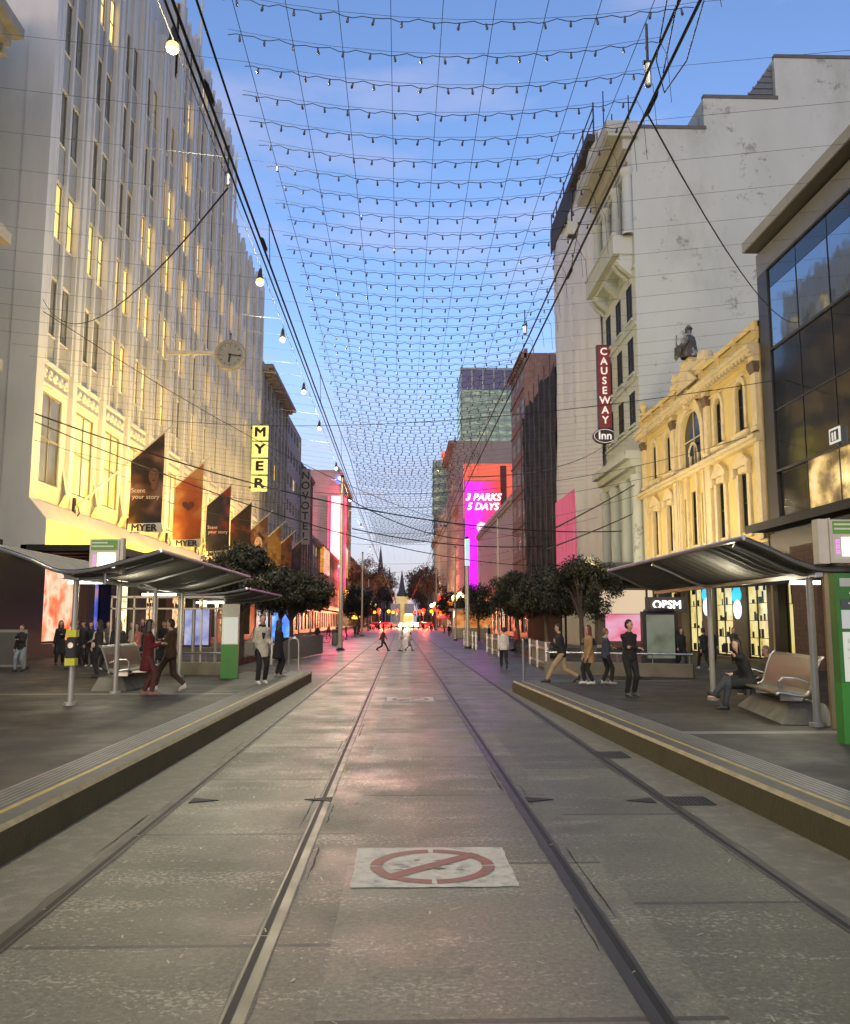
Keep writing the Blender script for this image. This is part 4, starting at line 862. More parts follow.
# ---- white wrapped building with rooftop rail, charcoal shroud, pink panel
def wrapped():
    u0, u1 = 50.75, 66.3; og = (12.5, 58, 0); t = thing('sheeted_building', 'white sheeted building with pink glowing panel low down and scaffold rail on its roof', 'building', og)
    M_sh = mat('white_scaffold_sheet', (.62,.645,.67), .7, 0, .05, .3, .2, 3)
    w = FB(1, og); nu, nz_ = 22, 40; rr = random.Random(8)
    P = {}
    for i in range(nu+1):
        for j in range(nz_+1):
            u = u0+(u1-u0)*i/nu; z = 3.8+29.3*j/nz_; d = .10+.09*math.sin(u*1.7+z*.23)+.05*math.sin(u*4.1-z*.5)+rr.uniform(-.02,.02)+.12*math.cos((u-58.5)*.55)**8
            P[i,j] = (u,d,z)
    for i in range(nu):
        for j in range(nz_): w.q4([P[i,j],P[i+1,j],P[i+1,j+1],P[i,j+1]])
    for j in range(24): z = 5+j*1.18; w.bx(58.35,58.5,.26,.31,z,z+.55)
    w.build('sheeting', M_sh, t, smooth=True)
    c = MB(og); c.box((12.52,u0+.01,0),(28,u1-.01,33.0)); c.build('core', M_white, t)
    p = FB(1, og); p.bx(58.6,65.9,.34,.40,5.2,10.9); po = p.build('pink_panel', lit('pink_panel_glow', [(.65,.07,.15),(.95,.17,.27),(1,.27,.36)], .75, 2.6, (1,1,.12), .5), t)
    r = FB(1, og); r.bx(57.5,66.3,.25,.31,31.6,33.6,1)
    for u in (50.9,54,57.5,61,64,66.2): r.tube([r.P(u,.2,33),r.P(u,.2,35.0)], .05, 6)
    for z in (33.9,34.7): r.tube([r.P(50.9,.2,z),r.P(66.2,.2,z)], .045, 6)
    for (x, y, h) in ((13.5,53,4.2),(14.6,55,3.4),(15.5,54,4.6),(13.2,60,3.8)): r.tube([(x,y,33),(x,y,33+h)], .04, 5)
    r.bx(51,57.4,.0,.6,32.4,32.9,1); r.build('roof_scaffold', [M_dark, mat('dark_scaffold_net', (.03,.032,.04), .8)], t)
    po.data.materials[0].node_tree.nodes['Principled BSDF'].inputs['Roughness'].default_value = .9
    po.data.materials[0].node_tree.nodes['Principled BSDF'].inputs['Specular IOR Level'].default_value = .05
    # charcoal shroud
    u0, u1 = 66.4, 84.0; og = (12.5, 75, 0); t = thing('shrouded_building', 'building wrapped in charcoal scaffold netting between white sheeting and pink brick', 'building', og)
    M_ch = mat('charcoal_netting', (.017,.017,.018), .85, 0, .3, .8, .3, 5, stretch=(1,1,.2))
    w = FB(1, og); nu, nz_ = 22, 26; P = {}
    for i in range(nu+1):
        for j in range(nz_+1):
            u = u0+(u1-u0)*i/nu; z = 3.6+18.7*j/nz_; P[i,j] = (u, .22+.10*math.sin(u*2.3+z*.1)+.05*math.sin(z*2.2+u), z+(.35*math.sin(u*.8)+.25*math.sin(u*2.1) if j == nz_ else 0))
    for i in range(nu):
        for j in range(nz_): w.q4([P[i,j],P[i+1,j],P[i+1,j+1],P[i,j+1]])
    w.build('netting', M_ch, t, smooth=True)
    c = MB(og); c.box((12.45,u0+.01,0),(28,u1-.01,22.2)); c.build('core', M_ch, t)
    s = FB(1, og)
    for i in range(7): s.tube([s.P(u0+.3+i*2.8,.5,3.6),s.P(u0+.3+i*2.8,.5,23.2)], .045, 6)
    s.bx(u0,u1,.0,2.6,3.3,3.6); s.build('scaffold', M_dark, t)
wrapped()

# ---- barrel-vault canopy
def vault():
    c = (10.4, 44.2, 3.0); t = thing('barrel_canopy', 'grey barrel-vaulted entrance canopy with brick-toned arch end, beyond the yellow building', 'canopy', c)
    v = MB(); n = 14; A = [(-1.6, 2.0*math.cos(math.pi*i/n), 1.75*math.sin(math.pi*i/n)) for i in range(n+1)]; B = [(2.0, p[1], p[2]) for p in A]
    v.strip(A, B); v.strip([(p[0],p[1]*.93,p[2]*.93) for p in A], [(p[0],p[1]*.93,p[2]*.93) for p in B]); v.build('vault', mat('zinc_sheet', (.15,.145,.135), .5, .4, .15, 1), t, smooth=True)
    a = MB()
    for k in range(n):
        a0, a1 = math.pi*k/n, math.pi*(k+1)/n
        a.prism([(-1.62,2.05*math.cos(a0),1.8*math.sin(a0)),(-1.62,2.05*math.cos(a1),1.8*math.sin(a1)),(-1.62,1.5*math.cos(a1),1.3*math.sin(a1)),(-1.62,1.5*math.cos(a0),1.3*math.sin(a0))],(.12,0,0))
    a.build('arch_face', mat('arch_terracotta', (.17,.10,.06), .7, 0, .4, 3), t)
    l = MB(); l.tube([(-1.5,1.9,0),(-1.5,1.9,-2.75)], .06); l.tube([(-1.5,-1.9,0),(-1.5,-1.9,-2.75)], .06); l.build('posts', M_dark, t)
vault()

# ---- red hoarding and magenta screen
t = thing('red_hoarding', 'plain orange-red rooftop wall panel above the magenta screen', 'hoarding', (15.6, 151.2, 26))
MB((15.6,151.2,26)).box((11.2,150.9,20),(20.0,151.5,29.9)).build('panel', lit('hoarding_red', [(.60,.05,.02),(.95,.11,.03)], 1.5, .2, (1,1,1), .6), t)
MB((15.6,151.2,26)).box((17.8,150.6,20),(18.9,150.89,29.5)).box((20.01,150.8,8),(20.4,151.6,30.2)).build('frame', mat('hoarding_brown', (.10,.025,.02), .7), t)
MB((15.6,151.2,26)).box((11.2,151.51,0),(20.0,165,29)).build('backing', M_plain, t)
t = thing('led_screen', 'tall magenta screen reading 3 PARKS 5 DAYS, hanging before the red hoarding', 'screen', (14.4, 150, 17)); og = (14.4,150,17)
m, tn, b = principled('magenta_screen'); N = tn.nodes.new; L = tn.links.new
g = N('ShaderNodeTexCoord'); sp = N('ShaderNodeSeparateXYZ'); L(g.outputs['Object'], sp.inputs[0]); ma = N('ShaderNodeMath'); ma.operation = 'MULTIPLY_ADD'; ma.inputs[1].default_value = .16; ma.inputs[2].default_value = .5; L(sp.outputs[0], ma.inputs[0])
cr_ = N('ShaderNodeValToRGB'); e = cr_.color_ramp.elements; e[0].position = .25; e[0].color = (.75,.0,1,1); e[1].position = .95; e[1].color = (.85,.03,.02,1); x = e.new(.55); x.color = (.8,.01,.35,1)
L(ma.outputs[0], cr_.inputs[0]); L(cr_.outputs[0], b.inputs['Emission Color']); b.inputs['Emission Strength'].default_value = .62; b.inputs['Base Color'].default_value = (.02,.02,.02,1)
MB(og).box((11.35,149.9,7),(17.7,150.3,26.5)).build('screen_face', m, t)
MB(og).box((11.3,150.31,6.8),(17.8,150.8,26.7)).build('casing', M_dark, t)
M_sl = glow('screen_letters', (1,.85,1), 2.2)
text_obj('lettering', '3 PARKS', 1.75, M_sl, t, (0.15,-.14,6.6), sx=.98, shear=.25, bold=.05); text_obj('lettering', '5 DAYS', 1.75, M_sl, t, (0.05,-.14,4.9), sx=.98, shear=.25, bold=.05)
MB(og).lathe((15.9-1.6,149.85,18.2), [(.001,0),(1.0,0)], 7, 0, Quaternion((1,0,0), R(90))).build('white_shape', glow('screen_pale', (1,.6,.9), 1.6), t)

# ---- pink sign on left
t = thing('pink_light_sign', 'tall narrow glowing white-pink vertical sign on the corner of the beige building', 'sign', (-14.3, 188.6, 19))
MB().box((-1.35,-.2,-5.6),(1.35,.2,10.4)).box((-1.35,-.2,-10.4),(.1,.2,-5.6)).build('light_face', lit('pink_sign_light', [(1,.28,.42),(1,.80,.88),(1,.30,.46)], 14, .0, (1,1,1), .3) if False else glow('pink_sign_light', (1,.20,.32), 7), t)
MB().box((-1.7,.21,-10.6),(1.7,.5,10.6)).build('backing', mat('sign_back', (.3,.05,.07), .5), t)
MB().box((-2.1,.0,-10.5),(-1.75,.3,10.4)).box((1.75,.0,-10.5),(2.0,.3,10.4)).build('edge_light', glow('pink_edge', (1,.10,.18), 1.0), t)
area('pink_sign_glow', (-13.6, 187.6, 18), 2.0, 1700, (1,.03,.08), (R(-80),0,0), sy=19)
for z in (12, 18, 24, 29): point('pink_wall_glow', (-12.6, 186.5, z), 800, (1,.06,.14), .6)
area('magenta_glow', (13.8, 149.5, 20), 5.5, 250, (1,.05,.75), (R(-80),0,0), sy=11)
t = thing('round_lamp_sign', 'small blue and white round sign above the pink sign', 'sign', (-13.9, 188.4, 33.2)); MB().lathe((0,0,0), [(.001,.2),(1.1,.2),(1.1,-.1),(.001,-.1)], 18, 0, Quaternion((1,0,0), R(90))).build('disc', glow('round_blue', (.15,.25,.75), .9), t)
MB().lathe((0.1,-.21,0.2), [(.001,.02),(.45,.02)], 14, 0, Quaternion((1,0,0), R(90))).build('white_mark', glow('round_white', (.95,.97,1), 1.6), t)
for (u, px, lb) in ((150, 319, 'orange lit shop sign on the low ornate building, left of pink sign'), (204, 349, 'orange lit shop sign just right of the pink sign')):
    X_ = -13.4; t = thing('orange_sign', lb, 'sign', (X_, u, 12 if u < 160 else 15.5)); h = 2.2 if u < 160 else 3.6
    MB().box((-.3,-6,-h),(.3,6,h)).build('sign_box', lit('orange_sign_face', [(.6,.08,.01),(1,.35,.05),(1,.62,.2)], .9, .5, (1,1,2.5), .5), t)
    MB().box((-.36,-6.2,h+.01),(.36,6.2,h+.3)).box((-.36,-6.2,-h-.3),(.36,6.2,-h-.01)).build('frame', M_dark, t)
# vertical hotel lettering on the brown building
t = thing('vertical_sign', 'pale vertical hotel sign of dark letters on the narrow brown building', 'sign', (-13.35, 117.6, 17.5)); MB().box((-.62,-.15,-5.3),(.62,.15,5.3)).build('board', mat('sign_board_pale', (.34,.27,.25), .6), t)
for i, ch in enumerate('NOVOTEL'): text_obj('letter', ch, 1.5, M_dark, t, (0,-.17,4.3-1.42*i), bold=.03)
# ---- the big yellow vertical letters
t = thing('vertical_sign', 'glowing yellow vertical sign with four black letters M Y E R', 'sign', (-13.15, 78, 16.75)); M_yb = glow('yellow_sign_light', (1,.87,.22), .95); M_lb = mat('letter_black', (.006,.006,.006), .4)
for i, ch in enumerate('MYER'):
    z = 2.36-1.6*i-.02
    MB().box((-.72,-.14,z-.70),(.72,.14,z+.70)).build('letter_box', M_yb, t)
    text_obj('letter', ch, 1.22, M_lb, t, (0,-.16,z), sx=1.15 if ch == 'M' else 1.3, bold=.05)
MB().box((-.2,.15,-3.2),(.2,.3,3.2)).box((-.95,.0,-2.9),(-.73,.1,-2.7)).box((-.95,.0,2.7),(-.73,.1,2.9)).build('bracket', M_dark, t)

# ---- projecting clock
t = thing('street_clock', 'round projecting wall clock with black hands showing quarter past six', 'clock', (-10.15, 49, 17.3))
q = Quaternion((1,0,0), R(90))
MB().lathe((0,0,0), [(.74,.14),(.90,.14),(.94,.05),(.94,-.1),(.74,-.12)], 32, 0, q).build('rim', mat('clock_rim', (.30,.28,.22), .5), t, smooth=True)
MB().lathe((0,0,0), [(.001,.08),(.74,.08)], 32, 0, q).build('dial', mat('clock_dial', (.22,.22,.19), .4, 0, .1), t)
tk = MB()
for i in range(12):
    a = R(30*i); tk.obox((.60*math.sin(a),-.09,.60*math.cos(a)), (.035,.01,.13), Quaternion((0,1,0), a))
tk.build('hour_marks', M_dark, t)
def hand(a, l, w): b = MB(); a = R(a); b.obox((l*.42*math.sin(a),-.115,l*.42*math.cos(a)), (w,.015,l*1.16), Quaternion((0,1,0), a)); b.build('hand', M_black, t)
hand(97, .66, .075); hand(187, .46, .11)
MB().box((-3.8,-.07,.0),(-.93,.07,.22)).box((-3.85,-.15,-.3),(-3.7,.15,.5)).build('arm', mat('clock_arm', (.50,.47,.38), .5), t)
MB().tube([(0,0,.9),(0,0,1.25)], .03).ball((0,0,1.28), .06).build('finial', M_dark, t)
# ================================================================ FLAGS on the left facade
M_fp = mat('flagpole_white', (.50,.47,.38), .4, .1, .1)
FD = [('dark brown banner with a face and pale lettering, on the flagpole nearest the viewer', (.035,.012,.006), (.20,.075,.035), (.42,.20,.12)),
      ('orange banner with dark heart motif, second flagpole along the pale store', (.65,.13,.02), (.75,.22,.05), (.85,.40,.14)),
      ('navy and red banner with small white lettering, third along the store', (.015,.012,.03), (.05,.03,.09), (.35,.03,.02)),
      ('dark maroon banner hanging just behind the navy one', (.02,.008,.012), (.10,.01,.01), (.30,.03,.02)),
      ('cream banner with a large pale face and dark hair', (.25,.10,.05), (.55,.32,.20), (.05,.02,.02)),
      ('ochre banner with fine dark speckles, sixth along the store', (.42,.22,.06), (.50,.30,.10), (.25,.10,.03)),
      ('brown-red portrait banner low beside the trees', (.12,.05,.03), (.25,.06,.04), (.04,.02,.03)),
      ('purple-black banner farthest along the store', (.03,.02,.05), (.08,.04,.10), (.20,.03,.05))]
for i, (lb, c0, c1, c2) in enumerate(FD):
    Y = 36.3+7.2*i; t = thing('flag_banner', lb, 'banner', (-13.95, Y, 6.6), 0, 'banners on slanting flagpoles')
    MB().tube([(0,0,-.2),(.15,0,0),(4.1,0,3.55)], [.055,.05,.035], 8).build('flagpole', M_fp, t)
    MB().box((-.05,-.1,-.75),(.06,.1,.3)).tube([(.0,0,-.7),(.25,0,-.35),(.15,0,.0)], .03, 6).build('bracket', M_dark, t)
    b = MB(); n = 8; x0, x1 = 2.32, 3.72
    for j in range(n):
        for k in range(10):
            def P(jj, kk):
                u = jj/n; x = x0+(x1-x0)*u; zt = .05+ x*.88-.0; zt = 3.55/4.1*x-.02; zb = -1.12-.05*u; v = kk/10
                return (x+.02*math.sin(v*5+i), .07*math.sin(u*5+v*3+i*2)*(v*.8+.2), zt+(zb-zt)*v)
            b.quad(P(j,k),P(j+1,k),P(j+1,k+1),P(j,k+1), 1 if k == 9 else 0)
    m, tn, bs = principled('banner_print_%s' % 'abcdefgh'[i]); N = tn.nodes.new; L = tn.links.new
    tcn = N('ShaderNodeTexCoord'); nz2 = N('ShaderNodeTexNoise'); nz2.inputs['Scale'].default_value = .85; nz2.inputs['Detail'].default_value = 2; mpn = N('ShaderNodeMapping'); mpn.inputs['Location'].default_value = (i*3.1,0,i*1.7); L(tcn.outputs['Object'], mpn.inputs[0]); L(mpn.outputs[0], nz2.inputs['Vector'])
    r = N('ShaderNodeValToRGB'); e = r.color_ramp.elements; c0, c1, c2 = [tuple(q*.38 for q in cc) for cc in (c0, c1, c2)]; e[0].position = .44; e[0].color = (*c0,1); e[1].position = .62; e[1].color = (*c2,1); x = e.new(.53); x.color = (*c1,1); L(nz2.outputs[0], r.inputs[0]); L(r.outputs[0], bs.inputs['Base Color']); bs.inputs['Roughness'].default_value = .7
    b.build('banner', [m, mat('banner_white_strip', (.55,.50,.42), .7)], t, smooth=True)
    text_obj('lettering', 'MYER', .40, M_black, t, (3.02,-.09,-.98), sx=1.1, bold=.016, ext=.003)
    if i in (0,2):
        M_bt = mat('banner_text', (.55,.48,.42), .6); text_obj('lettering', 'Scent', .27, M_bt, t, (2.72,-.11,.62), ext=.003); text_obj('lettering', 'your story', .27, M_bt, t, (3.05,-.11,.35), ext=.003)
    if i == 1:
        h = MB(); A = [(3.05+.30*(16*math.sin(a)**3)/16, -.13, .95+.28*(13*math.cos(a)-5*math.cos(2*a)-2*math.cos(3*a)-math.cos(4*a))/16) for a in [2*math.pi*k/24 for k in range(24)]]; h.prism(A, (0,.02,0)); h.build('heart_motif', mat('motif_dark', (.05,.012,.006), .6), t)
    if i in (0,4):
        f = MB(); cx, cz, sc_ = (3.36,1.25,1) if i == 0 else (3.05,1.0,1.35)
        for (dx, dz, rx, rz, mi) in ((0,0,.22,.36,0),(.02,-.42,.12,.16,0),(-.08,.07,.05,.018,1),(.09,.07,.05,.018,1),(0,-.19,.07,.025,1)):
            A = [(cx+(dx+rx*math.cos(a))*sc_, -.12-(.012 if mi else 0)-.003*abs(dz), cz+(dz+rz*math.sin(a))*sc_) for a in [2*math.pi*k/16 for k in range(16)]]; f.prism(A, (0,.006,0), mi)
        f.build('printed_face', [mat('print_skin_dark' if i == 0 else 'print_skin', (.12,.045,.02) if i == 0 else (.55,.36,.25), .6), mat('print_feature', (.03,.01,.008), .6)], t)

# ================================================================ TRAM STOP SHELTERS
M_roofc = mat('corrugated_steel', (.25,.235,.20), .72, .1, .15, 3, rvar=.1)
def shelter(s, xp, prof, y0, y1, posts, label, light=True, ridge=.30):
    """prof: cross-section [(x,z)...] from the street eave to the back eave"""
    t = thing('tram_shelter', label, 'shelter', (xp, (y0+y1)/2, PZ)); og = (xp, (y0+y1)/2, PZ)
    # smooth profile
    P = []
    for i in range(len(prof)-1):
        for k in range(4): f = k/4; P.append((prof[i][0]+(prof[i+1][0]-prof[i][0])*f, prof[i][1]+(prof[i+1][1]-prof[i][1])*f))
    P.append(prof[-1])
    for _ in range(3): P = [P[0]]+[(P[i][0], (P[i-1][1]+2*P[i][1]+P[i+1][1])/4) for i in range(1,len(P)-1)]+[P[-1]]
    r = MB(og); n = int((y1-y0)/.075); prev = None
    for i in range(n+1):
        y = y0+(y1-y0)*i/n; dz = .024*(1 if i%4 in (0,1) else -1); yy = y
        cur = [(x, yy, z+dz) for (x, z) in P]
        if prev: r.strip(prev, cur)
        prev = cur
    r.build('roof_sheet', M_roofc, t)
    e = MB(og)
    e.tube([(P[0][0],y0,P[0][1]),(P[0][0],y1,P[0][1])], .035, 6); e.tube([(P[-1][0],y0,P[-1][1]),(P[-1][0],y1,P[-1][1])], .035, 6)
    for y in (y0, y1): e.tube([(x, y, z-.02) for (x,z) in P], .03, 6)
    for y in posts: e.tube([(x, y, z-.075) for (x,z) in P], .035, 6)
    zc = min(z for _, z in P); e.box((xp-.05,y0+.1,zc-.11),(xp+.05,y1-.1,zc-.05)); e.build('roof_frame', M_steel, t)
    for y in posts:
        p = MB(og); p.tube([(xp,y,PZ),(xp,y,zc-.1)], .050, 12); p.tube([(xp,y,PZ),(xp,y,PZ+.05)], .11, 12); p.build('post', M_pole, t)
    return t
SL = shelter(-1, -5.65, [(-4.0,2.86),(-4.5,2.72),(-5.1,2.54),(-5.65,2.50),(-6.1,2.72),(-6.7,2.93),(-7.3,3.05)], 14.2, 22.6, (15.0,17.3,19.8,22.2), 'corrugated steel tram shelter with upswept wing roof on the left platform')
SL2 = shelter(-1, -6.0, [(-4.4,2.62),(-5.0,2.5),(-6.0,2.42),(-6.8,2.55),(-7.6,2.7)], 24.4, 31.5, (25.0,28.0,31.0), 'second lower steel shelter behind the first, left side by the dark trees')
SR = shelter(1, 5.70, [(4.65,2.82),(5.0,2.68),(5.35,2.50),(5.70,2.40),(6.3,2.42),(7.2,2.50),(8.3,2.64)], 11.35, 19.0, (11.75,15.65), 'corrugated steel tram shelter with curved ribbed roof over the bench, right platform')
def roof_fill(par, x, ys):
    for y in ys: point('roof_lamp', (x, y, 2.25), 5, (1,.93,.72), .08)
def tube_light(loc, ln, par, name='fluorescent_tube', st=9, energy=22, rz=0):
    o = MB().box((-ln/2,-.05,-.035),(ln/2,.05,.015)).build(name, glow('fluorescent', (1,.98,.86), st), par); o.location = Vector(loc)-par.location; o.rotation_euler = (0,0,rz)
    area('tube_glow', (loc[0],loc[1],loc[2]-.06), ln, energy, (1,.93,.72), (0,0,rz), sy=.1)
c = atY(805,582,12.6); tube_light((c.x, 12.6, c.z), .42, SR, energy=14)
c = atY(88,582,18.5); tube_light((c.x,18.5,c.z), .8, SL, st=5, energy=11, rz=0)
tube_light((-5.9,21.0,2.35), .8, SL, st=4, energy=9); tube_light((-6.2,28,2.3), .9, SL2, st=4, energy=9)
roof_fill(SL, -5.0, (16.2, 20.6)); roof_fill(SR, 5.15, (13.4,)); roof_fill(SR, 6.8, (16.6,)); roof_fill(SL, -6.5, (18.5,))
# passenger displays
def display(loc, w, label, flip):
    t = thing('tram_display', label, 'display', loc)
    MB().box((-w/2,-.09,-.29),(w/2,.09,.29)).build('case', mat('display_case', (.50,.47,.38), .5), t)
    MB().box((-w/2+.03,-.095,.10),(w/2-.03,-.0905,.27)).build('green_header', glow('header_green', (.10,.24,.03), .45), t)
    MB().box((-w/2+.02,-.096,-.25),(w/2-.02,-.0905,.08)).build('surround', mat('display_cream', (.55,.52,.40), .5), t)
    MB().box((-w/2+.14,-.10,-.2),(w/2-.06,-.0965,.05)).build('screen', glow('display_white', (1,1,.86), 2.6), t)
    k = MB()
    for j in range(3):
        for (dx, dz) in ((0,0),(.03,0),(0,.03),(.03,.03)): k.box((-w/2+.06+dx,-.1,-.17+j*.07+dz),(-w/2+.08+dx,-.0965,-.15+j*.07+dz))
    k.build('route_dots', glow('route_pink', (.7,.2,.75), 1.2), t)
    q = MB(); q.box((w/2+.005,-.07,-.31),(w/2+.06,.07,.31)) if flip > 0 else q.box((-w/2-.16,-.07,-.30),(-w/2-.02,.09,.30)).box((-w/2-.018,-.1,-.29),(-w/2+.0,.07,.31)); q.build('side_panel', mat('display_side', (.52,.47,.38), .5), t)
    k = MB()
    for j, (a, b_, z) in enumerate(((-.42,.1,.225),(-.42,.3,.165))): k.box((a*w,-.097,z-.012),(b_*w,-.0955,z+.012))
    k.build('header_text', mat('header_text_pale', (.6,.62,.5), .5), t)
    MB().tube([(0,0,-.29),(0,0,-.48)], .03).build('stem', M_steel, t)
display((-5.06,14.7,2.80), .5, 'lit tram display with green header on the left shelter', 1)
display((6.05,11.25,2.76), .62, 'lit tram display with green header at the right edge', -1)
# information pylons
def pylon(loc, rz, w, h, label, gh, full=True):
    t = thing('information_pylon', label, 'pylon', loc, rz)
    MB().box((-w/2,-.09,0),(w/2,.09,gh)).build('green_base', mat('pylon_green', (.035,.22,.025), .45, 0, .1), t)
    MB().box((-w/2,-.08,gh),(w/2,.08,h)).build('green_frame' if full else 'case', mat('pylon_green_dark', (.03,.15,.02), .45) if full else mat('display_cream'), t)
    if full:
        MB().box((-w/2+.05,-.088,gh+.02),(w/2-.05,-.081,gh+.60)).build('map_panel', glow('map_paper', (.62,.64,.55), .55), t)
        k = MB(); rr = random.Random(2)
        for i in range(26):
            x = rr.uniform(-w/2+.08,w/2-.12); z = rr.uniform(gh+.06,gh+.56); k.box((x,-.0915,z),(x+rr.uniform(.02,.10),-.0885,z+.006))
            if i%2: k.box((x,-.0915,z),(x+.005,-.0885,z+rr.uniform(.02,.06)))
        k.build('map_lines', mat('map_grey', (.22,.26,.24), .5), t)
        MB().box((-w/2+.05,-.088,gh+.64),(w/2-.05,-.081,gh+.86)).build('timetable_panel', glow('timetable', (.50,.52,.50), .5), t)
        MB().box((-w/2+.05,-.088,gh+.88),(w/2-.05,-.081,gh+.99)).build('grey_header', mat('header_grey', (.06,.065,.07), .5), t)
        MB().box((-w/2+.05,-.088,gh+1.14),(w/2-.05,-.081,gh+1.24)).build('top_panel', mat('top_grey', (.4,.42,.36), .5), t)
        k = MB(); k.box((0-.1,-.088,gh+1.05),(w/2-.08,-.0815,gh+1.075)); k.box((-.12,-.0915,gh+.93),(.06,-.0885,gh+.95)); k.build('header_text', mat('header_text_pale'), t)
    else:
        MB().box((-w/2+.02,-.09,gh+.02),(w/2-.02,-.081,gh+.68)).build('map_panel', glow('map_paper'), t) if False else MB().box((-w/2+.02,-.09,gh+.02),(w/2-.02,-.081,gh+.68)).build('map_panel', MATS['map_paper'] if 'map_paper' in MATS else glow('map_paper', (.62,.64,.55), .55), t)
        MB().box((-w/2+.02,-.09,gh+.72),(w/2-.02,-.081,gh+.92)).build('header', mat('header_cream', (.5,.5,.4), .5), t)
pylon((5.46,10.15,PZ), 0, .52, 2.0, 'tall green and white tram map pylon at right edge of the picture', .70)
pylon((-4.32,21.9,PZ), R(4), .42, 1.86, 'small green-based information pylon on the left platform', .84, False)
# slim second post next to display, striped post
t = thing('platform_post', 'bronze-toned square post beside the right green pylon', 'post', (5.72,11.5,PZ)); MB().box((.05,-.03,0),(.11,.03,2.15)).box((.13,-.02,0),(.16,.02,2.1)).build('upright', mat('bronze_post', (.36,.28,.14), .35, .6), t); MB().box((.0,-.03,2.1),(1.2,.03,2.16)).box((.1,-.02,1.95),(1.2,.02,1.98)).build('crossbar', mat('bronze_post'), t)
t = thing('warning_panel', 'yellow and black card-reader box strapped on the first left shelter post', 'card reader', (-5.62,14.86,PZ+.98)); MB().box((-.07,-.06,-.17),(.07,.05,.17)).build('box', M_black, t); MB().box((-.085,-.07,-.30),(.085,.08,-.18)).build('lower_band', mat('safety_yellow', (.62,.62,.03), .5), t); MB().box((-.085,-.07,.18),(.085,.08,.30)).build('upper_band', mat('safety_yellow', (.62,.62,.03), .5), t); MB().lathe((0,-.065,.04), [(.001,0),(.05,0),(.05,.01)], 12, 0, Quaternion((1,0,0), R(90))).build('reader_face', M_steel, t)

# ================================================================ BENCHES
M_perf = mat('perforated_steel', (.105,.085,.058), .5, .4, .2, 60, .2, 90)
def bench(loc, rz, ln, label, plinth=True):
    """long axis local X, seat faces local -Y"""
    t = thing('tram_bench', label, 'bench', loc, rz); n = 14
    seat = [(-.30,.405),(-.26,.43),(-.18,.42),(-.05,.395),(.06,.385),(.12,.40)]
    back = [(.12,.40),(.16,.45),(.20,.58),(.25,.74),(.31,.88),(.36,.93)]
    for nm, pr in (('seat', seat), ('backrest', back)):
        b = MB(); A = [[(-ln/2+ln*i/n, y, z) for (y,z) in pr] for i in range(n+1)]
        for i in range(n): b.strip(A[i], A[i+1]); b.strip([(p[0],p[1]+.004,p[2]-.018) for p in A[i]], [(p[0],p[1]+.004,p[2]-.018) for p in A[i+1]])
        b.build(nm, M_perf, t)
    for x in (-ln/2, ln/2):
        b = MB(); b.tube([(x,y,z) for (y,z) in seat+back[1:]], .022, 6); b.build('end_frame', M_steel, t)
        b = MB(); x2 = x*.93; b.tube([(x2,-.22,.43),(x2,-.24,.58),(x2,-.18,.63),(x2,.0,.62),(x2,.17,.56)], .016, 6); b.build('armrest', M_steel, t)
    if plinth:
        b = MB(); b.pts([(-ln/2-.1,-.28,0),(ln/2+.1,-.28,0),(ln/2+.25,.45,0),(-ln/2-.2,.45,0),(-ln/2+.25,-.05,.27),(ln/2-.25,-.05,.27),(ln/2-.15,.40,.27),(-ln/2+.15,.40,.27)], [(0,3,2,1),(4,5,6,7),(0,1,5,4),(1,2,6,5),(2,3,7,6),(3,0,4,7)]); b.build('concrete_plinth', M_conc, t, bevel=.02)
        for x in (-ln*.28, ln*.28): MB().box((x-.03,-.1,.27),(x+.03,.2,.39)).build('leg', M_steel, t)
    else:
        for x in (-ln*.4, ln*.4): MB().box((x-.03,-.2,0),(x+.03,.15,.39)).build('leg', M_steel, t)
    return t
bench((5.78,13.25,PZ), R(-90-9), 2.5, 'perforated steel bench on a sloping concrete plinth under the right shelter')
bench((-5.9,19.2,PZ), R(90), 2.3, 'perforated steel bench on a plinth under the left shelter')
# low walls with handrail at platform ends
M_lw = mat('low_wall_concrete', (.19,.165,.115), .7, 0, .15, 2, .2, 30, stain=(.10,.085,.06), stain_scale=3, stain_amt=.4)
def lowwall(a, b, label, h=.34, rail=.58):
    a, b = Vector((*a, PZ)), Vector((*b, PZ)); d = b-a; t = thing('low_wall', label, 'low wall', (a+b)/2, math.atan2(d.y, d.x)); l = d.length
    MB().box((-l/2,-.17,0),(l/2,.17,h)).build('wall', M_lw, t, bevel=.015)
    r = MB(); r.tube([(-l/2,0,rail),(l/2,0,rail)], .028, 8)
    for i in range(5): r.tube([(-l/2+.1+(l-.2)*i/4,0,h),(-l/2+.1+(l-.2)*i/4,0,rail)], .014, 6)
    r.build('handrail', M_steel, t)
lowwall((3.95,23.4),(7.45,21.75), 'low concrete wall with steel rail behind the people on the right platform')
lowwall((-7.3,23.6),(-4.45,23.0), 'low concrete wall with steel rail beside the left green pylon')
# glazed windbreak frames behind the left shelter
t = thing('glazed_screen', 'tall slim-framed glass screen behind the left shelter', 'screen', (-6.9,23.9,PZ)); f = MB()
for i in range(6): x = -1.1+.62*i; f.box((x-.02,-.03,0),(x+.02,.03,2.1))
f.box((-1.12,-.03,2.06),(2.02,.03,2.12)).box((-1.12,-.03,1.75),(2.02,.03,1.79)); f.build('frame', mat('screen_frame', (.34,.31,.24), .4, .5), t)
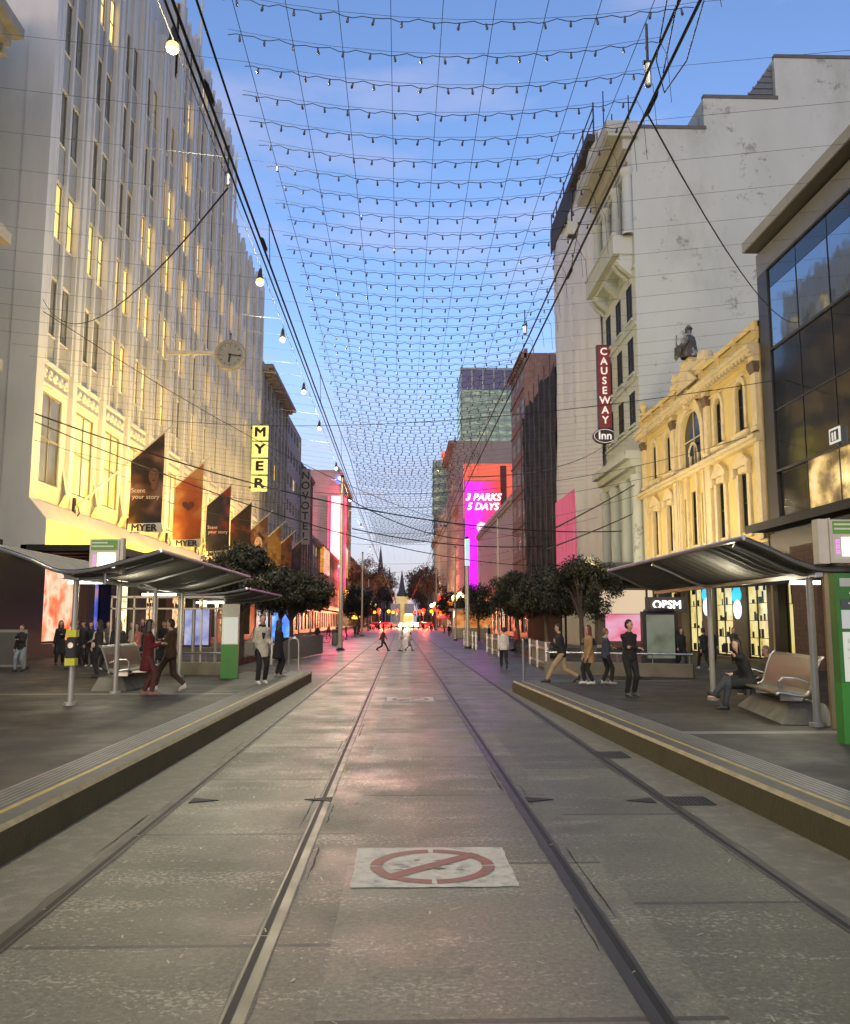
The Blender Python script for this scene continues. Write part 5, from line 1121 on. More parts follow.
# hoops
def hoop(loc, label):
    t = tag(MB().tube([(-.14,0,0),(-.14,0,.78),(-.12,0,.9),(-.04,0,.95),(.04,0,.95),(.12,0,.9),(.14,0,.78),(.14,0,0)], .026, 8).build('steel_hoop', M_steel), label, 'hoop barrier'); t.location = loc
hoop((-3.0,24.2,PZ), 'steel hoop barrier at the far end of the left platform edge')
o = tag(MB().tube([(0,0,0),(0,0,.95)], .028, 8).ball((0,0,.96), .03).build('slim_bollard', M_steel), 'thin steel post at the far tip of the right platform', 'bollard'); o.location = (2.95,20.7,PZ)
# timber-slatted screens and planters
M_slat = mat('weathered_timber', (.22,.19,.16), .7, 0, .3, 3, stretch=(6,6,1))
def slats(a, b, h, label):
    a, b = Vector((*a, .02)), Vector((*b, .02)); d = b-a; l = d.length; t = thing('slatted_screen', label, 'slatted screen', (a+b)/2, math.atan2(d.y, d.x)); n = int(l/.16)
    s_ = MB()
    for i in range(n): x = -l/2+l*(i+.5)/n; s_.box((x-.055,-.02,.06),(x+.055,.02,h))
    s_.build('slats', M_slat, t); f = MB(); f.box((-l/2,.021,.2),(l/2,.06,.28)).box((-l/2,.021,h-.25),(l/2,.06,h-.17)); n = max(2, int(l/2))
    for i in range(n+1): x = -l/2+l*i/n; f.box((x-.04,.061,0),(x+.04,.13,h+.03))
    f.build('frame', M_steel, t)
slats((-4.9,33.5),(-4.0,44.0), 1.0, 'long weathered timber slat screen by the left trees')
slats((4.5,50.5),(4.5,60.0), 1.0, 'farthest slatted timber screen on the right, beside the kiosk')
slats((4.75,41.0),(4.75,46.5), 1.0, 'middle slatted timber screen on the right behind the woman in white')
slats((5.0,29.0),(5.2,34.0), .95, 'slatted timber screen nearest the viewer, right, under the dark trees')
# advertising panel and lit poster on the right
t = thing('advert_panel', 'free-standing dark-framed advertising panel under the OPSM sign', 'advertising panel', (7.95,26.2,PZ), 0)
MB().box((-.55,-.12,0),(.55,.12,1.72)).lathe((0,0,1.72), [(.5,0),(.45,.07),(.2,.12),(.01,.13)], 12).build('casing', M_dark, t)
MB().box((-.43,-.128,.30),(.43,-.121,1.62)).build('poster', lit('poster_grey', [(.10,.12,.08),(.30,.34,.24),(.42,.42,.36)], .55, 1.6, (1,1,1), .5), t)
t = thing('lit_poster', 'big cream and pink lit poster box on the right footpath behind the crowd', 'poster', (10.0,38.0,PZ), R(8))
MB().box((-1.35,-.2,.4),(1.35,.2,2.9)).build('casing', mat('poster_case', (.12,.09,.07), .5), t)
MB().box((-1.25,-.21,1.75),(1.25,-.201,2.8)).build('cream_panel', glow('poster_cream', (.70,.55,.38), .75), t)
MB().box((-1.0,-.215,.55),(1.2,-.201,1.72)).build('pink_panel', lit('poster_pink', [(.9,.10,.18),(1,.35,.50),(.9,.6,.85)], 1.0, .8, (1,1,2), .4), t)
t = thing('lit_menu', 'narrow white backlit menu board beside the pink poster', 'menu board', (11.1,35.7,PZ)); MB().box((-.28,-.1,.2),(.28,.1,2.55)).build('casing', M_dark, t); MB().box((-.22,-.11,.5),(.22,-.101,2.4)).build('panel', lit('menu_white', [(.55,.4,.55),(1,.95,1)], 1.8, 3.5, (1,1,4), .3), t)
# OPSM letters
t = thing('shop_sign', 'white OPSM letters on the dark shop fascia', 'shop sign', atY(667,605,30)); text_obj('lettering', 'OPSM', .40, glow('shop_letters', (1,1,.96), 2.2), t, (0,0,0), ext=.02, bold=.006); MB().box((-.75,.05,-.28),(.75,.12,.28)).build('backboard', mat('shop_fascia'), t); MB().box((-.7,.12,.2),(-.64,.2,1.05)).box((.64,.12,.2),(.7,.2,1.05)).build('hanger', M_dark, t)
# framed board at far left
t = thing('framed_board', 'pale framed notice board standing at the left edge by the dark wall', 'notice board', (-11.5,25.6,PZ)); MB().box((-.5,-.04,.1),(.5,.04,1.18)).build('frame', mat('board_frame', (.25,.24,.2), .5), t); MB().box((-.44,-.045,.16),(.44,-.041,1.1)).build('sheet', mat('board_sheet', (.10,.10,.085), .3), t); MB().box((-.45,.04,0),(-.4,.4,.1)).box((.4,.04,0),(.45,.4,.1)).build('foot', M_dark, t)
# kiosk
t = thing('orange_kiosk', 'small kiosk with orange-lit front on the right side of the mall', 'kiosk', (7.3,88,.01))
MB().box((-1.9,-1.5,0),(1.9,1.5,1.0)).build('counter', mat('kiosk_cream', (.42,.36,.24), .6), t); MB().box((-1.8,-1.4,1.0),(1.8,1.4,2.7)).build('lit_front', lit('kiosk_orange', [(.10,.02,.005),(.9,.28,.06),(1,.6,.25)], .9, 1.2, (1,1,1.5), .5), t); MB().box((-2.3,-1.9,2.7),(2.3,1.9,2.95)).build('roof', M_cream, t)
for x in (-2.1,2.1): MB().box((x-.06,-1.8,0),(x+.06,-1.7,2.7)).build('post', M_cream, t)
# blue poster on the left
t = thing('blue_screen', 'bright blue glowing advertising screen under the left trees', 'advertising screen', (-8.0,58.0,.02)); MB().box((-.75,-.15,.2),(.75,.15,2.6)).build('casing', M_dark, t); MB().box((-.68,-.16,.35),(.68,-.151,2.5)).build('screen', lit('blue_screen_face', [(.02,.06,.8),(.05,.25,1),(.6,.8,1)], 1.6, .9, (1,1,1), .4), t)
t = thing('blue_screen', 'smaller dim blue-white screen left of the green pylon, behind the shelter', 'advertising screen', (-9.3,39.5,.02)); MB().box((-.6,-.15,.5),(.6,.15,2.3)).build('casing', M_dark, t); MB().box((-.55,-.16,.6),(.55,-.151,2.2)).build('screen', lit('blue_screen_dim', [(.15,.15,.5),(.45,.5,.9),(.9,.9,1)], .8, 1.6, (1,1,1), .5), t)
# litter bins
for (x, y, lb) in ((-4.7,62,'grey litter bin in the middle distance on the left'), (6.6,30.0,'tall grey litter bin beside the people on the right')):
    t = thing('litter_bin', lb, 'bin', (x,y,.02)); MB().lathe((0,0,0), [(.26,0),(.28,.1),(.28,.85)], 14).build('body', mat('bin_grey', (.16,.165,.17), .5, .3), t); MB().lathe((0,0,.85), [(.3,0),(.3,.06),(.22,.22),(.01,.25)], 14).build('lid', M_dark, t)

# ================================================================ BICYCLE
def bicycle(loc, rz, label, s=1.0):
    t = thing('bicycle', label, 'bicycle', loc, rz)
    for x in (-.52,.52):
        w = MB(); n = 24
        w.tube([(x+.33*math.cos(2*math.pi*i/n), 0, .34+.33*math.sin(2*math.pi*i/n)) for i in range(n+1)], .02, 6)
        for i in range(10): a = math.pi*i/10; w.tube([(x-.32*math.cos(a),0,.34-.32*math.sin(a)),(x+.32*math.cos(a),0,.34+.32*math.sin(a))], .003, 3)
        w.build('wheel', M_black, t)
    f = MB()
    for P in ([(-.52,0,.34),(-.1,0,.30),(-.18,0,.78),(-.52,0,.34)], [(-.1,0,.30),(.36,0,.78),(-.17,0,.72)], [(.36,0,.88),(.38,0,.72),(.52,0,.34)]): f.tube(P, .017, 6)
    f.build('frame', mat('bike_paint', (.03,.03,.035), .35, .3), t)
    MB().ball((-.2,0,.84), .11, 10, 0, (1.2,.6,.35)).build('saddle', M_black, t); MB().tube([(.28,-.26,.98),(.36,-.2,.97),(.36,.2,.97),(.28,.26,.98)], .014, 6).build('handlebar', M_dark, t)
bicycle((-7.6,24.6,PZ), R(25), 'black bicycle leaning among the crowd on the left platform')
bicycle((-5.2,66,.02), R(10), 'bicycle parked in front of the low seats, left side, middle distance')
# shopping trolley
t = thing('folding_trolley', 'small dark folding trolley beside the woman with the long back coat', 'trolley', (-6.35,19.9,PZ)); MB().box((-.2,-.16,.12),(.2,.16,.55)).build('bag', mat('trolley_cloth', (.02,.02,.03), .8), t); MB().tube([(-.18,.17,.1),(-.18,.2,.75),(-.1,.2,.82),(.1,.2,.82),(.18,.2,.75),(.18,.17,.1)], .012, 6).build('handle', M_steel, t)
for x in (-.2,.2): o = MB().lathe((0,0,0), [(.001,-.02),(.07,-.02),(.07,.02),(.001,.02)], 12, 0, Quaternion((0,1,0), R(90))).build('wheel', M_black, t); o.location = (x,0,.07)

# ================================================================ POLES
def tpole(loc, h, label, r=.10, arm=0, grp=None):
    t = thing('tram_pole', label, 'pole', loc, 0, grp)
    MB().tube([(0,0,0),(0,0,.5),(0,0,h)], [r*1.25,r,r*.72], 12).build('mast', M_pole, t)
    MB().lathe((0,0,0), [(r*2,0),(r*2,.05),(r*1.3,.12),(r*1.3,.14)], 12).build('base', M_dark, t); MB().ball((0,0,h), r*.9, 8).build('cap', M_dark, t)
    if arm:
        MB().tube([(0,0,h-.5),(arm*.5,0,h-.2),(arm,0,h-.25)], .035, 6).tube([(0,0,h-1.6),(arm*.6,0,h-.3)], .015, 5).build('arm', M_dark, t)
    return t
tpole((-3.55,50.5,0), 10.3, 'tall pale tram pole on the left in front of the pink sign', .14)
tpole((-4.45,98,0), 9.5, 'thin pale pole behind the nearest left tram pole', .12)
tpole((-5.7,150,0), 9.0, 'distant pale pole at left of the tracks by the bare trees', .14)
tpole((4.15,53.5,0), 6.9, 'pale tram pole topped with a cyan light, right of the tracks', .14)
t = thing('pole_light', 'cyan-white strip light at the top of the right tram pole', 'lamp', (4.15,53.35,5.9)); MB().box((-.12,-.06,-.7),(.12,.02,.9)).build('strip', lit('pole_light_strip', [(.2,.65,.75),(.45,.9,.95),(.9,.5,.95)], 1.1, .8, (1,1,1), .4), t); MB().box((-.15,.021,-.75),(.15,.06,.95)).build('casing', M_steel, t)
tpole((4.75,75,0), 8.2, 'second pole on the right, just past the orange kiosk', .11)
tpole((6.4,56,0), 8.5, 'dark thin pole right of the cyan-lit pole', .07)
tpole((6.6,160,0), 11.5, 'far right pole with yellow globe lamps', .15)
tpole((9.3,100,0), 10, 'slim pole against the low pale building', .09)
def globes(loc, h, label):
    t = thing('globe_lamp', label, 'street lamp', loc); MB().tube([(0,0,0),(0,0,h)], [.12,.06], 10).build('post', M_dark, t); MB().tube([(-.7,0,h-.25),(0,0,h),(.7,0,h-.25)], .04, 6).build('arms', M_dark, t)
    for x in (-.7,.7,0): MB().ball((x,0,h+.18+(-.0 if x else .35)), .42, 12).build('globe', glow('globe_yellow', (1,.80,.28), 5), t)
globes((-6.0,170,0), 4.7, 'triple yellow globe lamp on the left side far down the mall'); globes((7.1,178,0), 4.7, 'triple yellow globe lamp on the right side far down the mall'); globes((7.5,108,0), 4.4, 'triple yellow globes standing in for a yellow sign, right side by the slatted balconies')  # nearest cluster stands in for a yellow sculpted sign

# ================================================================ OVERHEAD
def cable(P0, P1, sag, r, n=16, name='span_cable', label=None, m=None, extra=None):
    P0, P1 = Vector(P0), Vector(P1); pts = [P0.lerp(P1, i/n)-Vector((0,0,4*sag*(i/n)*(1-i/n))) for i in range(n+1)]
    o = MB().tube(pts, r, 5).build(name, m or M_wire); tag(o, label, 'cable'); return o
# contact wires and messengers over both tracks
for x, w in ((-1.46,'left'), (1.88,'right')):
    t = thing('tram_wire', 'overhead tram contact wire with carrier wire and droppers above the %s track' % w, 'overhead wire', (x,0,5.6), 0, 'overhead tram wires')
    MB().tube([(0,-8,0),(0,400,0)], .012, 5).build('contact_wire', M_wire, t)
    c = MB(); pts = []
    for k in range(14):
        for i in range(8): y = -6+30*k+30*i/8; pts.append((.10, y, .75-.25*4*(i/8)*(1-i/8)))
    c.tube(pts, .012, 5).build('carrier_wire', M_wire, t) if w == 'right' else c.tube([(p[0]-.12,p[1],p[2]) for p in pts], .010, 5).build('carrier_wire', M_wire, t)
    for k in range(6):
        for f in (.12,.3,.5,.7,.88):
            y = -6+30*k+30*f; MB().tube([(0,y,0),((.10 if w == 'right' else -.02),y,.75-1.0*f*(1-f))], .006, 4).build('dropper', M_wire, t)
for x, y0 in ((-1.62,1),):
    t = tag(MB().tube([(x,-6,5.9),(x-.1,40,6.1),(x,120,6.2)], .010, 5).build('feeder_cable', M_wire), 'feeder cable running along above the %s track' % ('right' if x > 0 else 'left'), 'cable')
# ceiling of light strings: straight support wires, festoon cables with bulbs
bulb = MB().lathe((0,0,0), [(.018,.0),(.02,-.045),(.016,-.05)], 7).build('bulb', [M_wire]); bme = bulb.data; bpy.data.objects.remove(bulb)
b2 = MB(); b2.lathe((0,0,-.0), [(.001,.0),(.019,0),(.02,-.05),(.027,-.075),(.030,-.10),(.022,-.125),(.001,-.135)], 8); tmpo = b2.build('bulb', mat('unlit_bulb', (.05,.055,.07), .2)); bme = tmpo.data; bpy.data.objects.remove(tmpo)
rs = random.Random(21); ZS = 10.0
SP = .725
for k in range(96):
    y = 9.35+SP*k + (0 if k < 60 else (k-60)*.35); dx = rs.uniform(-.12,.12)
    xl, xr = -2.55+dx-.002*k, 4.15+rs.uniform(-.35,.25)-.01*k; sag = rs.uniform(.42,.55); zl = ZS+.28
    far = k >= 52
    t = thing('festoon_string', 'dark cable of unlit festoon bulbs strung high across the street', 'string lights', ((xl+xr)/2, y, ZS), 0, 'festoon strings across the street')
    cx = (xl+xr)/2
    if k < 12: t['label'] = '%s festoon string of unlit bulbs, counted down from the top of the picture' % ['topmost','second','third','fourth','fifth','sixth','seventh','eighth','ninth','tenth','eleventh','twelfth'][k]
    rw = .0055 + .00012*k
    # support wire reaching both facades on most spans
    sw = MB(); A = [(-13.9-cx,0,1.75 if y > 32 else 1.5), (xl-cx,0,.30)] + [(xl-cx+(xr-xl)*i/8,0,.30-.33*4*(i/8)*(1-i/8)) for i in range(1,8)] + [(xr-cx,0,.30),(12.4-cx,0,1.3)]
    if k%2: A = A[1:-1]+[]
    sw.tube(A, .003+.00006*k, 4).build('support_wire', M_wirel, t)
    n = 17; P = []
    for i in range(n*3+1):
        f = i/(n*3); P.append((xl-cx+(xr-xl)*f, .02*math.sin(i*1.3+k), .27-.33*4*f*(1-f)-.035*abs(math.sin(math.pi*f*n/1))+ (-.06 if i in (0,n*3) else 0)))
    fc = MB(); fc.tube(P, rw, 4)
    xs = [(xl-cx+(xr-xl)*(i+.5)/n, .27-.33*4*((i+.5)/n)*(1-(i+.5)/n)-.035) for i in range(n)]
    if rs.random() < .8: fc.tube([(xr-cx,0,.25),(xr-cx+.12,.05,.05),(xr-cx+.15,.02,-rs.uniform(.3,.9))], rw*.8, 4)
    if far:
        for (bx_, bz) in xs: fc.lathe((bx_,0,bz), [(.014,.0),(.028,-.07),(.014,-.12)], 3)
        fc.build('cable', M_wire, t)
    else:
        fc.build('cable', M_wire, t)
        for (bx_, bz) in xs:
            o = bpy.data.objects.new('bulb', bme); COL.objects.link(o); o.parent = t; o.location = (bx_+rs.uniform(-.03,.03), 0, bz); o.rotation_euler = (rs.uniform(-.15,.15), rs.uniform(-.2,.3), 0); sc_ = .72+.004*k; o.scale = (sc_,sc_,sc_)
for i in range(9):
    x = -2.38+.735*i
    tag(MB().tube([(x,4,ZS+.32),(x,40,ZS+.1),(x,120,ZS+.1)], .006, 4).build('lengthwise_wire', M_wirel), 'thin lengthwise wire of the festoon grid, '+['leftmost of nine','second from the left','third from the left','fourth from the left','middle one of nine','fourth from the right','third from the right','second from the right','rightmost of nine'][i], 'wire', 'lengthwise wires of the festoon grid')
# hanging street lamps on a wire along the left side
t = tag(MB().tube([(-4.25,-10,11.9),(-4.0,13.9,11.75),(-4.1,60,11.4),(-4.5,130,11.2),(-5,230,11)], .010, 5).build('lamp_cable', M_wire), 'long cable along the left side carrying the hanging lamps', 'cable')
spots = [(13.9,11.72,1.0,'brightest, nearest the camera, before the pale store'),(23.3,11.5,1,'second, against the far end of the fluted facade'),(28.0,11.4,.5,'third, just right of the clock'),(34.3,11.3,.5,'fourth from the viewer, in open sky'),(41.0,11.3,.5,'fifth from the viewer'),(52,11.3,.5,'sixth, small, above the pink sign'),(66,11.3,.5,'seventh, tiny, right above the pink sign'),(85,11.3,.5,'eighth, tiny, beside the pink sign'),(110,11.2,.5,'ninth, tiny speck lowest on the cable'),(6.0,11.8,.5,'overhead, out of view'),(-4,11.9,.5,'behind the viewer')]
for (y, z, k, lb) in spots:
    if y < 10: continue
    t = thing('hanging_lamp', 'glowing lamp on the left cable, '+lb, 'street lamp', (-4.05,y,z+(.1 if y < 20 else -.1)), 0, 'lamps hung on the left cable')
    MB().lathe((0,0,.0), [(.02,.28),(.05,.2),(.07,.05),(.10,-.02),(.10,-.04)], 12).build('lamp_cap', M_dark, t)
    MB().ball((0,0,-.12), .09 if k < 1 else .115, 12).build('globe', glow('lamp_globe' if k < 1 else 'lamp_globe_bright', (1,.88,.52) if k < 1 else (1,.70,.12), 4 if k < 1 else 3.2), t)
for (y, z, k, lb) in spots:
    if y <= 115: point('lamp_or_added_light', (-4.05,y,z-.55), 300 if k < 1 else 380, (1,.87,.52), .15)
for y in (-9, 2, 14, 27, 40, 55): point('lamp_or_added_light', (3.9,y,11.4), 300, (1,.88,.56), .15) if y < 10 else None  # unseen right-hand lights added out of view, without lamp bodies
# fittings on the right overhead
def fitting(loc, size, label, name='cable_fitting', m=None):
    t = thing(name, label, 'fitting', loc); w, h = size; MB().box((-w/2,-w/2,-h/2),(w/2,w/2,h/2)).build('body', m or M_dark, t, bevel=.02); MB().tube([(0,0,h/2),(0,0,h/2+.35)], .012, 5).tube([(-w*.7,0,h/2),(w*.7,0,h/2)], .02, 5).build('clamp', M_wire, t)
fitting(atY(648,75,6.5), (.055,.22), 'small grey cylinder hanging from the right overhead wires near the top', m=M_steel)
fitting(atY(572,230,11.3), (.15,.20), 'grey junction box on the wires in front of the white sheeted building', m=mat('box_grey', (.30,.30,.28), .6))
fitting(atY(525,330,17.5), (.08,.20), 'small hanging fitting lower down the right wires, above the pink brick block', m=M_steel)
fitting(atY(228,180,9.5), (.05,.17), 'small hanging fitting on the left wires beside the fluted facade', m=M_steel)
t = thing('wire_hanger', 'black cross-shaped hanger joining span wires at the very top right', 'fitting', (1.92,5.0,6.15)); b = MB(); b.ball((0,0,0), .12, 10, 0, (1.3,1,.35)); b.tube([(-.14,0,.0),(-.14,0,-.12)], .02, 5); b.tube([(.14,0,.0),(.14,0,-.12)], .02, 5); b.build('body', M_dark, t); MB().tube([(-.14,0,-.1),(-.1,.6,-.45),(.05,.9,-.5)], .005, 4).tube([(.14,0,-.1),(.12,.6,-.45),(.05,.9,-.5)], .005, 4).tube([(-.05,0,-.05),(-.02,.7,-.48)], .005, 4).build('bridle_wires', M_wire, t)
# insulators along the wires
for (x,y,z,lb) in ((1.9,6.0,5.62,'on the right contact wire near the top edge'),(1.9,9.2,5.62,'lower down the right contact wire before the pale cornice'),(-1.46,8.6,5.65,'on the left contact wire near the fluted facade'),(-1.46,6.0,5.65,'on the left contact wire near the top edge')):
    o = tag(MB().tube([(0,-.16,0),(0,-.1,.0),(0,.1,0),(0,.16,0)], [.008,.020,.020,.008], 8).build('wire_insulator', M_wire), 'dark rod insulator '+lb, 'insulator'); o.location = (x,y,z)
# cross-street cables
cable((-13.9,31.9,9.5), (12.4,46,6.6), 1.4, .03, label='upper of the two thick black cables from the store corner across the street')
cable((-13.9,31.95,9.2), (12.4,60,5.6), 1.6, .025, label='lower of the two thick black cables from the store corner across the street')
cable((-13.9,32.0,14.05), tuple(atY(228,188,9.5)), 1.3, .011, label='curved cable from the store corner up to the left overhead wires')
cable((-13.9,32.1,13.6), (12.4,70,8.5), 2.2, .016, label='thin sagging cable from the store corner passing below the clock')
cable((1.95,6.3,5.75), (12.4,24.5,11.0), .9, .008, label='curved cable from the right wires to the glazed building')
cable((-13.9,45,12.5), (12.4,27,9.6), .9, .014, label='thin cable crossing to the glazed building below its mirror glass')
cable((1.9,24,5.8), (12.4,50,12.3), .5, .016, label='cable rising from the tram wires to the red vertical sign')
cable((-3.55,50.5,9.2), (4.15,53.5,6.8), .5, .03, label='short cable between the two nearest tram poles')
cable((-3.5,60,8.2), (12.4,66,7.6), .6, .04, label='span cable between poles, in front of the magenta screen')
cable((5.5,30,5.0), (12.4,44,8.9), .05, .03, label='short slanting strut cable at the white sheeting, upper'); cable((5.3,31,4.3), (12.4,45,7.4), .05, .03, label='short slanting strut cable at the white sheeting, lower')
for k, y in enumerate((20,26,34,44,58,75)): cable((-13.9,y+12,8.5), (12.4,y+9,8.2), 1.8 if k%2 else 2.1, .010, label='thin span wire holding the tram wires, number %s from the viewer' % ['one','two','three','four','five','six'][k], m=M_wirel)

# ================================================================ TREES
M_leaf = mat('dark_evergreen_leaf', (.014,.016,.008), .55, 0, .5, 1.6); M_leaf2 = mat('dark_leaf_lighter', (.034,.034,.017), .5, 0, .4, 1.6); M_bark = mat('bark', (.09,.07,.055), .9, 0, .3, 6, .4, 20)
def crown_mesh(name, rad, clumps, n, ls, seed, mats_):
    rr = random.Random(seed); mb = MB(); C = []
    for i in range(clumps):
        a = rr.uniform(0, 6.283); q = rr.uniform(.15,1)**.6; zz = rr.uniform(-.75,.95); w = math.sqrt(max(0,1-abs(zz)**1.8)); C.append((Vector((math.cos(a)*q*w*rad[0], math.sin(a)*q*w*rad[1], zz*rad[2])), rr.uniform(.20,.42)*min(rad[0],rad[2]*1.3), rr.random()))
    for i in range(n):
        c, cr__, tone = rr.choice(C); d = Vector((rr.gauss(0,1),rr.gauss(0,1),rr.gauss(0,1))).normalized(); p = c+d*cr__*rr.uniform(.55,1.08)
        nrm = (d+Vector((rr.uniform(-.8,.8),rr.uniform(-.8,.8),rr.uniform(-.5,.9)))).normalized(); u = nrm.orthogonal().normalized(); u.rotate(Quaternion(nrm, rr.uniform(0,6.28))); v = nrm.cross(u); s_ = ls*rr.uniform(.6,1.4)
        mb.pts([p-u*s_, p-v*s_*.45, p+u*s_, p+v*s_*.45], [(0,1,2,3)], 1 if (tone+rr.uniform(-.2,.2)) > .62 else 0)
    return mb, C
def leafy(loc, rad, zc, label, seed, n=14000, ls=.085):
    t = thing('street_tree', label, 'tree', loc, 0, 'dark evergreen street trees'); rad = (rad[0]*.98, rad[1]*.98, rad[2]*.82); n = int(n*1.35); ls *= .78; mb, C = crown_mesh('crown', rad, 60, n, ls, seed, None)
    o = mb.build('crown', [M_leaf, M_leaf2], t); o.location = (0,0,zc)
    tr = MB(); tr.tube([(0,0,0),(.03,.02,.8),(0,.03,zc*.6),(.02,0,zc)], [.13,.10,.09,.05], 8)
    for (c, r_, _) in C[:14]: tr.tube([(0,.02,zc*.55), (c.x*.4,c.y*.4,zc+c.z*.3-.2), (c.x*.9,c.y*.9,zc+c.z*.9)], [.06,.04,.015], 5)
    tr.build('trunk', M_bark, t)
leafy((-6.3,34,.1), (1.75,1.9,1.30), 3.25, 'rounded dark tree directly behind the left shelter roof', 1)
leafy((-5.3,41.5,.05), (2.0,2.0,1.12), 2.95, 'wide dark tree right of the first left one, touching the tram pole view', 2)
leafy((-6.6,47,.02), (1.6,1.6,1.1), 3.0, 'dark tree behind the two left crowns, above the slatted screen', 3, 11000)
leafy((8.05,38,.1), (1.9,1.9,1.4), 2.95, 'largest dark tree on the right, nearest the yellow building', 4, 16000)
leafy((6.55,48,.02), (2.05,2.0,1.35), 3.05, 'dark tree left of the largest on the right, in front of the charcoal shroud', 5)
leafy((7.3,43,.02), (1.6,1.6,1.2), 3.0, 'dark crown between the two bigger right-hand trees', 6, 11000)
leafy((6.5,72,.02), (1.9,1.9,1.6), 3.2, 'small dark tree by the orange kiosk on the right', 7, 6000, .11)
leafy((-5.4,108,.02), (2.3,2.3,2.3), 3.9, 'dark tree beyond the left tram pole, under the pink sign', 8, 7000, .14)
leafy((-6.5,132,.02), (2.5,2.5,2.5), 4.2, 'farther dark tree left of the tracks, below the brick buildings', 9, 6000, .16)
leafy((7.6,128,.02), (2.3,2.3,2.2), 4.0, 'far small dark tree right of the tracks beside the globe lamp', 10, 6000, .15)
# bare winter avenue trees far away
M_twig = mat('bare_twigs', (.075,.058,.052), .9, 0, .3, 2); M_twig2 = mat('last_brown_leaves', (.060,.042,.038), .8, 0, .4, 1)
def bare_mesh(seed, h):
    rr = random.Random(seed); mb = MB(); tips = []
    def br(p, d, l, r, lev):
        q = p+d*l; mid = p+d*l*.5+Vector((rr.uniform(-1,1),rr.uniform(-1,1),0))*l*.06; mb.tube([p,mid,q],[r,r*.8,r*.6],4 if lev > 1 else 6, 0, False)
        if lev >= 5: tips.append(q); return
        for _ in range(3 if lev < 4 else 4):
            nd = (d+Vector((rr.uniform(-1,1),rr.uniform(-1,1),rr.uniform(-.15,.8)))*.62).normalized(); br(q, nd, l*rr.uniform(.62,.82), r*.6, lev+1)
    br(Vector((0,0,0)), Vector((0,0,1)), h*.26, h*.018, 0)
    for q in tips:
        for _ in range(5):
            p = q+Vector((rr.gauss(0,1),rr.gauss(0,1),rr.gauss(0,1)))*h*.035; a = Vector((rr.gauss(0,1),rr.gauss(0,1),rr.gauss(0,1))).normalized(); b = a.orthogonal().normalized(); s_ = h*.020
            mb.pts([p-a*s_,p-b*s_*.35,p+a*s_,p+b*s_*.35],[(0,1,2,3)],1)
    return mb
protos = []
for k in range(3):
    mb = bare_mesh(30+k, 19); t = thing('bare_tree', 'x', 'tree', (0,0,0), 0, 'bare avenue trees down the far street'); tr = MB(); tr.tube([(0,0,0),(0,0,3.5)], [.45,.36], 8).build('trunk', M_bark, t); mb.build('crown', [M_twig, M_twig2], t); protos.append(t)
used = [False]*3; rt = random.Random(12); NTH = ['nearest','second','third','fourth','fifth','sixth','seventh','eighth','ninth','tenth','eleventh','farthest']
for side in (-1, 1):
    for i in range(12):
        y = (215 if side < 0 else 235)+i*25; k = rt.randrange(3); t = protos[k] if not used[k] else copy_tree(protos[k]); used[k] = True
        t.location = (side*9.2+(.5 if side > 0 else -.5)+rt.uniform(-.8,.8), y, 0); t.rotation_euler = (0,0,rt.uniform(0,6.28)); s_ = rt.uniform(1.05,1.25)+(-.25 if i < 2 else 0); t.scale = (s_,s_,s_)
        t['label'] = '%s bare brown tree of the far avenue, %s side' % (NTH[i], 'left' if side < 0 else 'right')

# ================================================================ END OF THE STREET
def spire(x, y, h, w, label, lit_base=False):
    t = thing('church_spire', label, 'spire', (x,y,0)); m_ = mat('spire_stone', (.07,.065,.075), .9)
    MB().box((-w/2,-w/2,0),(w/2,w/2,h*.45)).build('tower', m_, t)
    s_ = MB(); s_.lathe((0,0,h*.45), [(w*.55,0),(w*.30,h*.2),(.25,h*.52),(.01,h*.55)], 8); 
    for (a,b) in ((-1,-1),(1,-1),(1,1),(-1,1)): s_.lathe((a*w*.45,b*w*.45,h*.45), [(w*.12,0),(w*.1,h*.05),(.02,h*.14)], 6)
    s_.build('steeple', m_, t)
    MB().box((-.15,-w/2-.05,h*.3),(.15,-w/2,h*.4)).box((-w*.2,-w/2-.05,h*.15),(w*.2,-w/2-.01,h*.25)).build('louvre', M_dark, t)
spire(.7, 720, 45, 8, 'dark church spire on the axis at the end of the street'); spire(-16.9, 700, 64, 8.5, 'tallest thin spire above the bare trees on the left'); spire(-9.6, 710, 47, 6, 'short thin spire between the other two')
t = thing('civic_building', 'distant yellow floodlit building at the end of the street below the spire', 'building', (1,660,0)); MB().box((-9,0,0),(9,10,15)).build('wall', M_cream, t)
MB().box((-4,-.4,15.0),(4,8,19)).box((-6,-.6,18.5),(6,8,20.5)).build('lit_crown', lit('floodlight_glow_stone', [(.5,.3,.05),(1,.66,.12)], .8, .15, (1,1,1), .5), t); MB().box((-1.6,-.7,0),(1.6,-.1,15)).build('lit_porch', MATS['floodlight_glow_stone'], t)  # floodlight put into the stone as emission, no lamps stand here
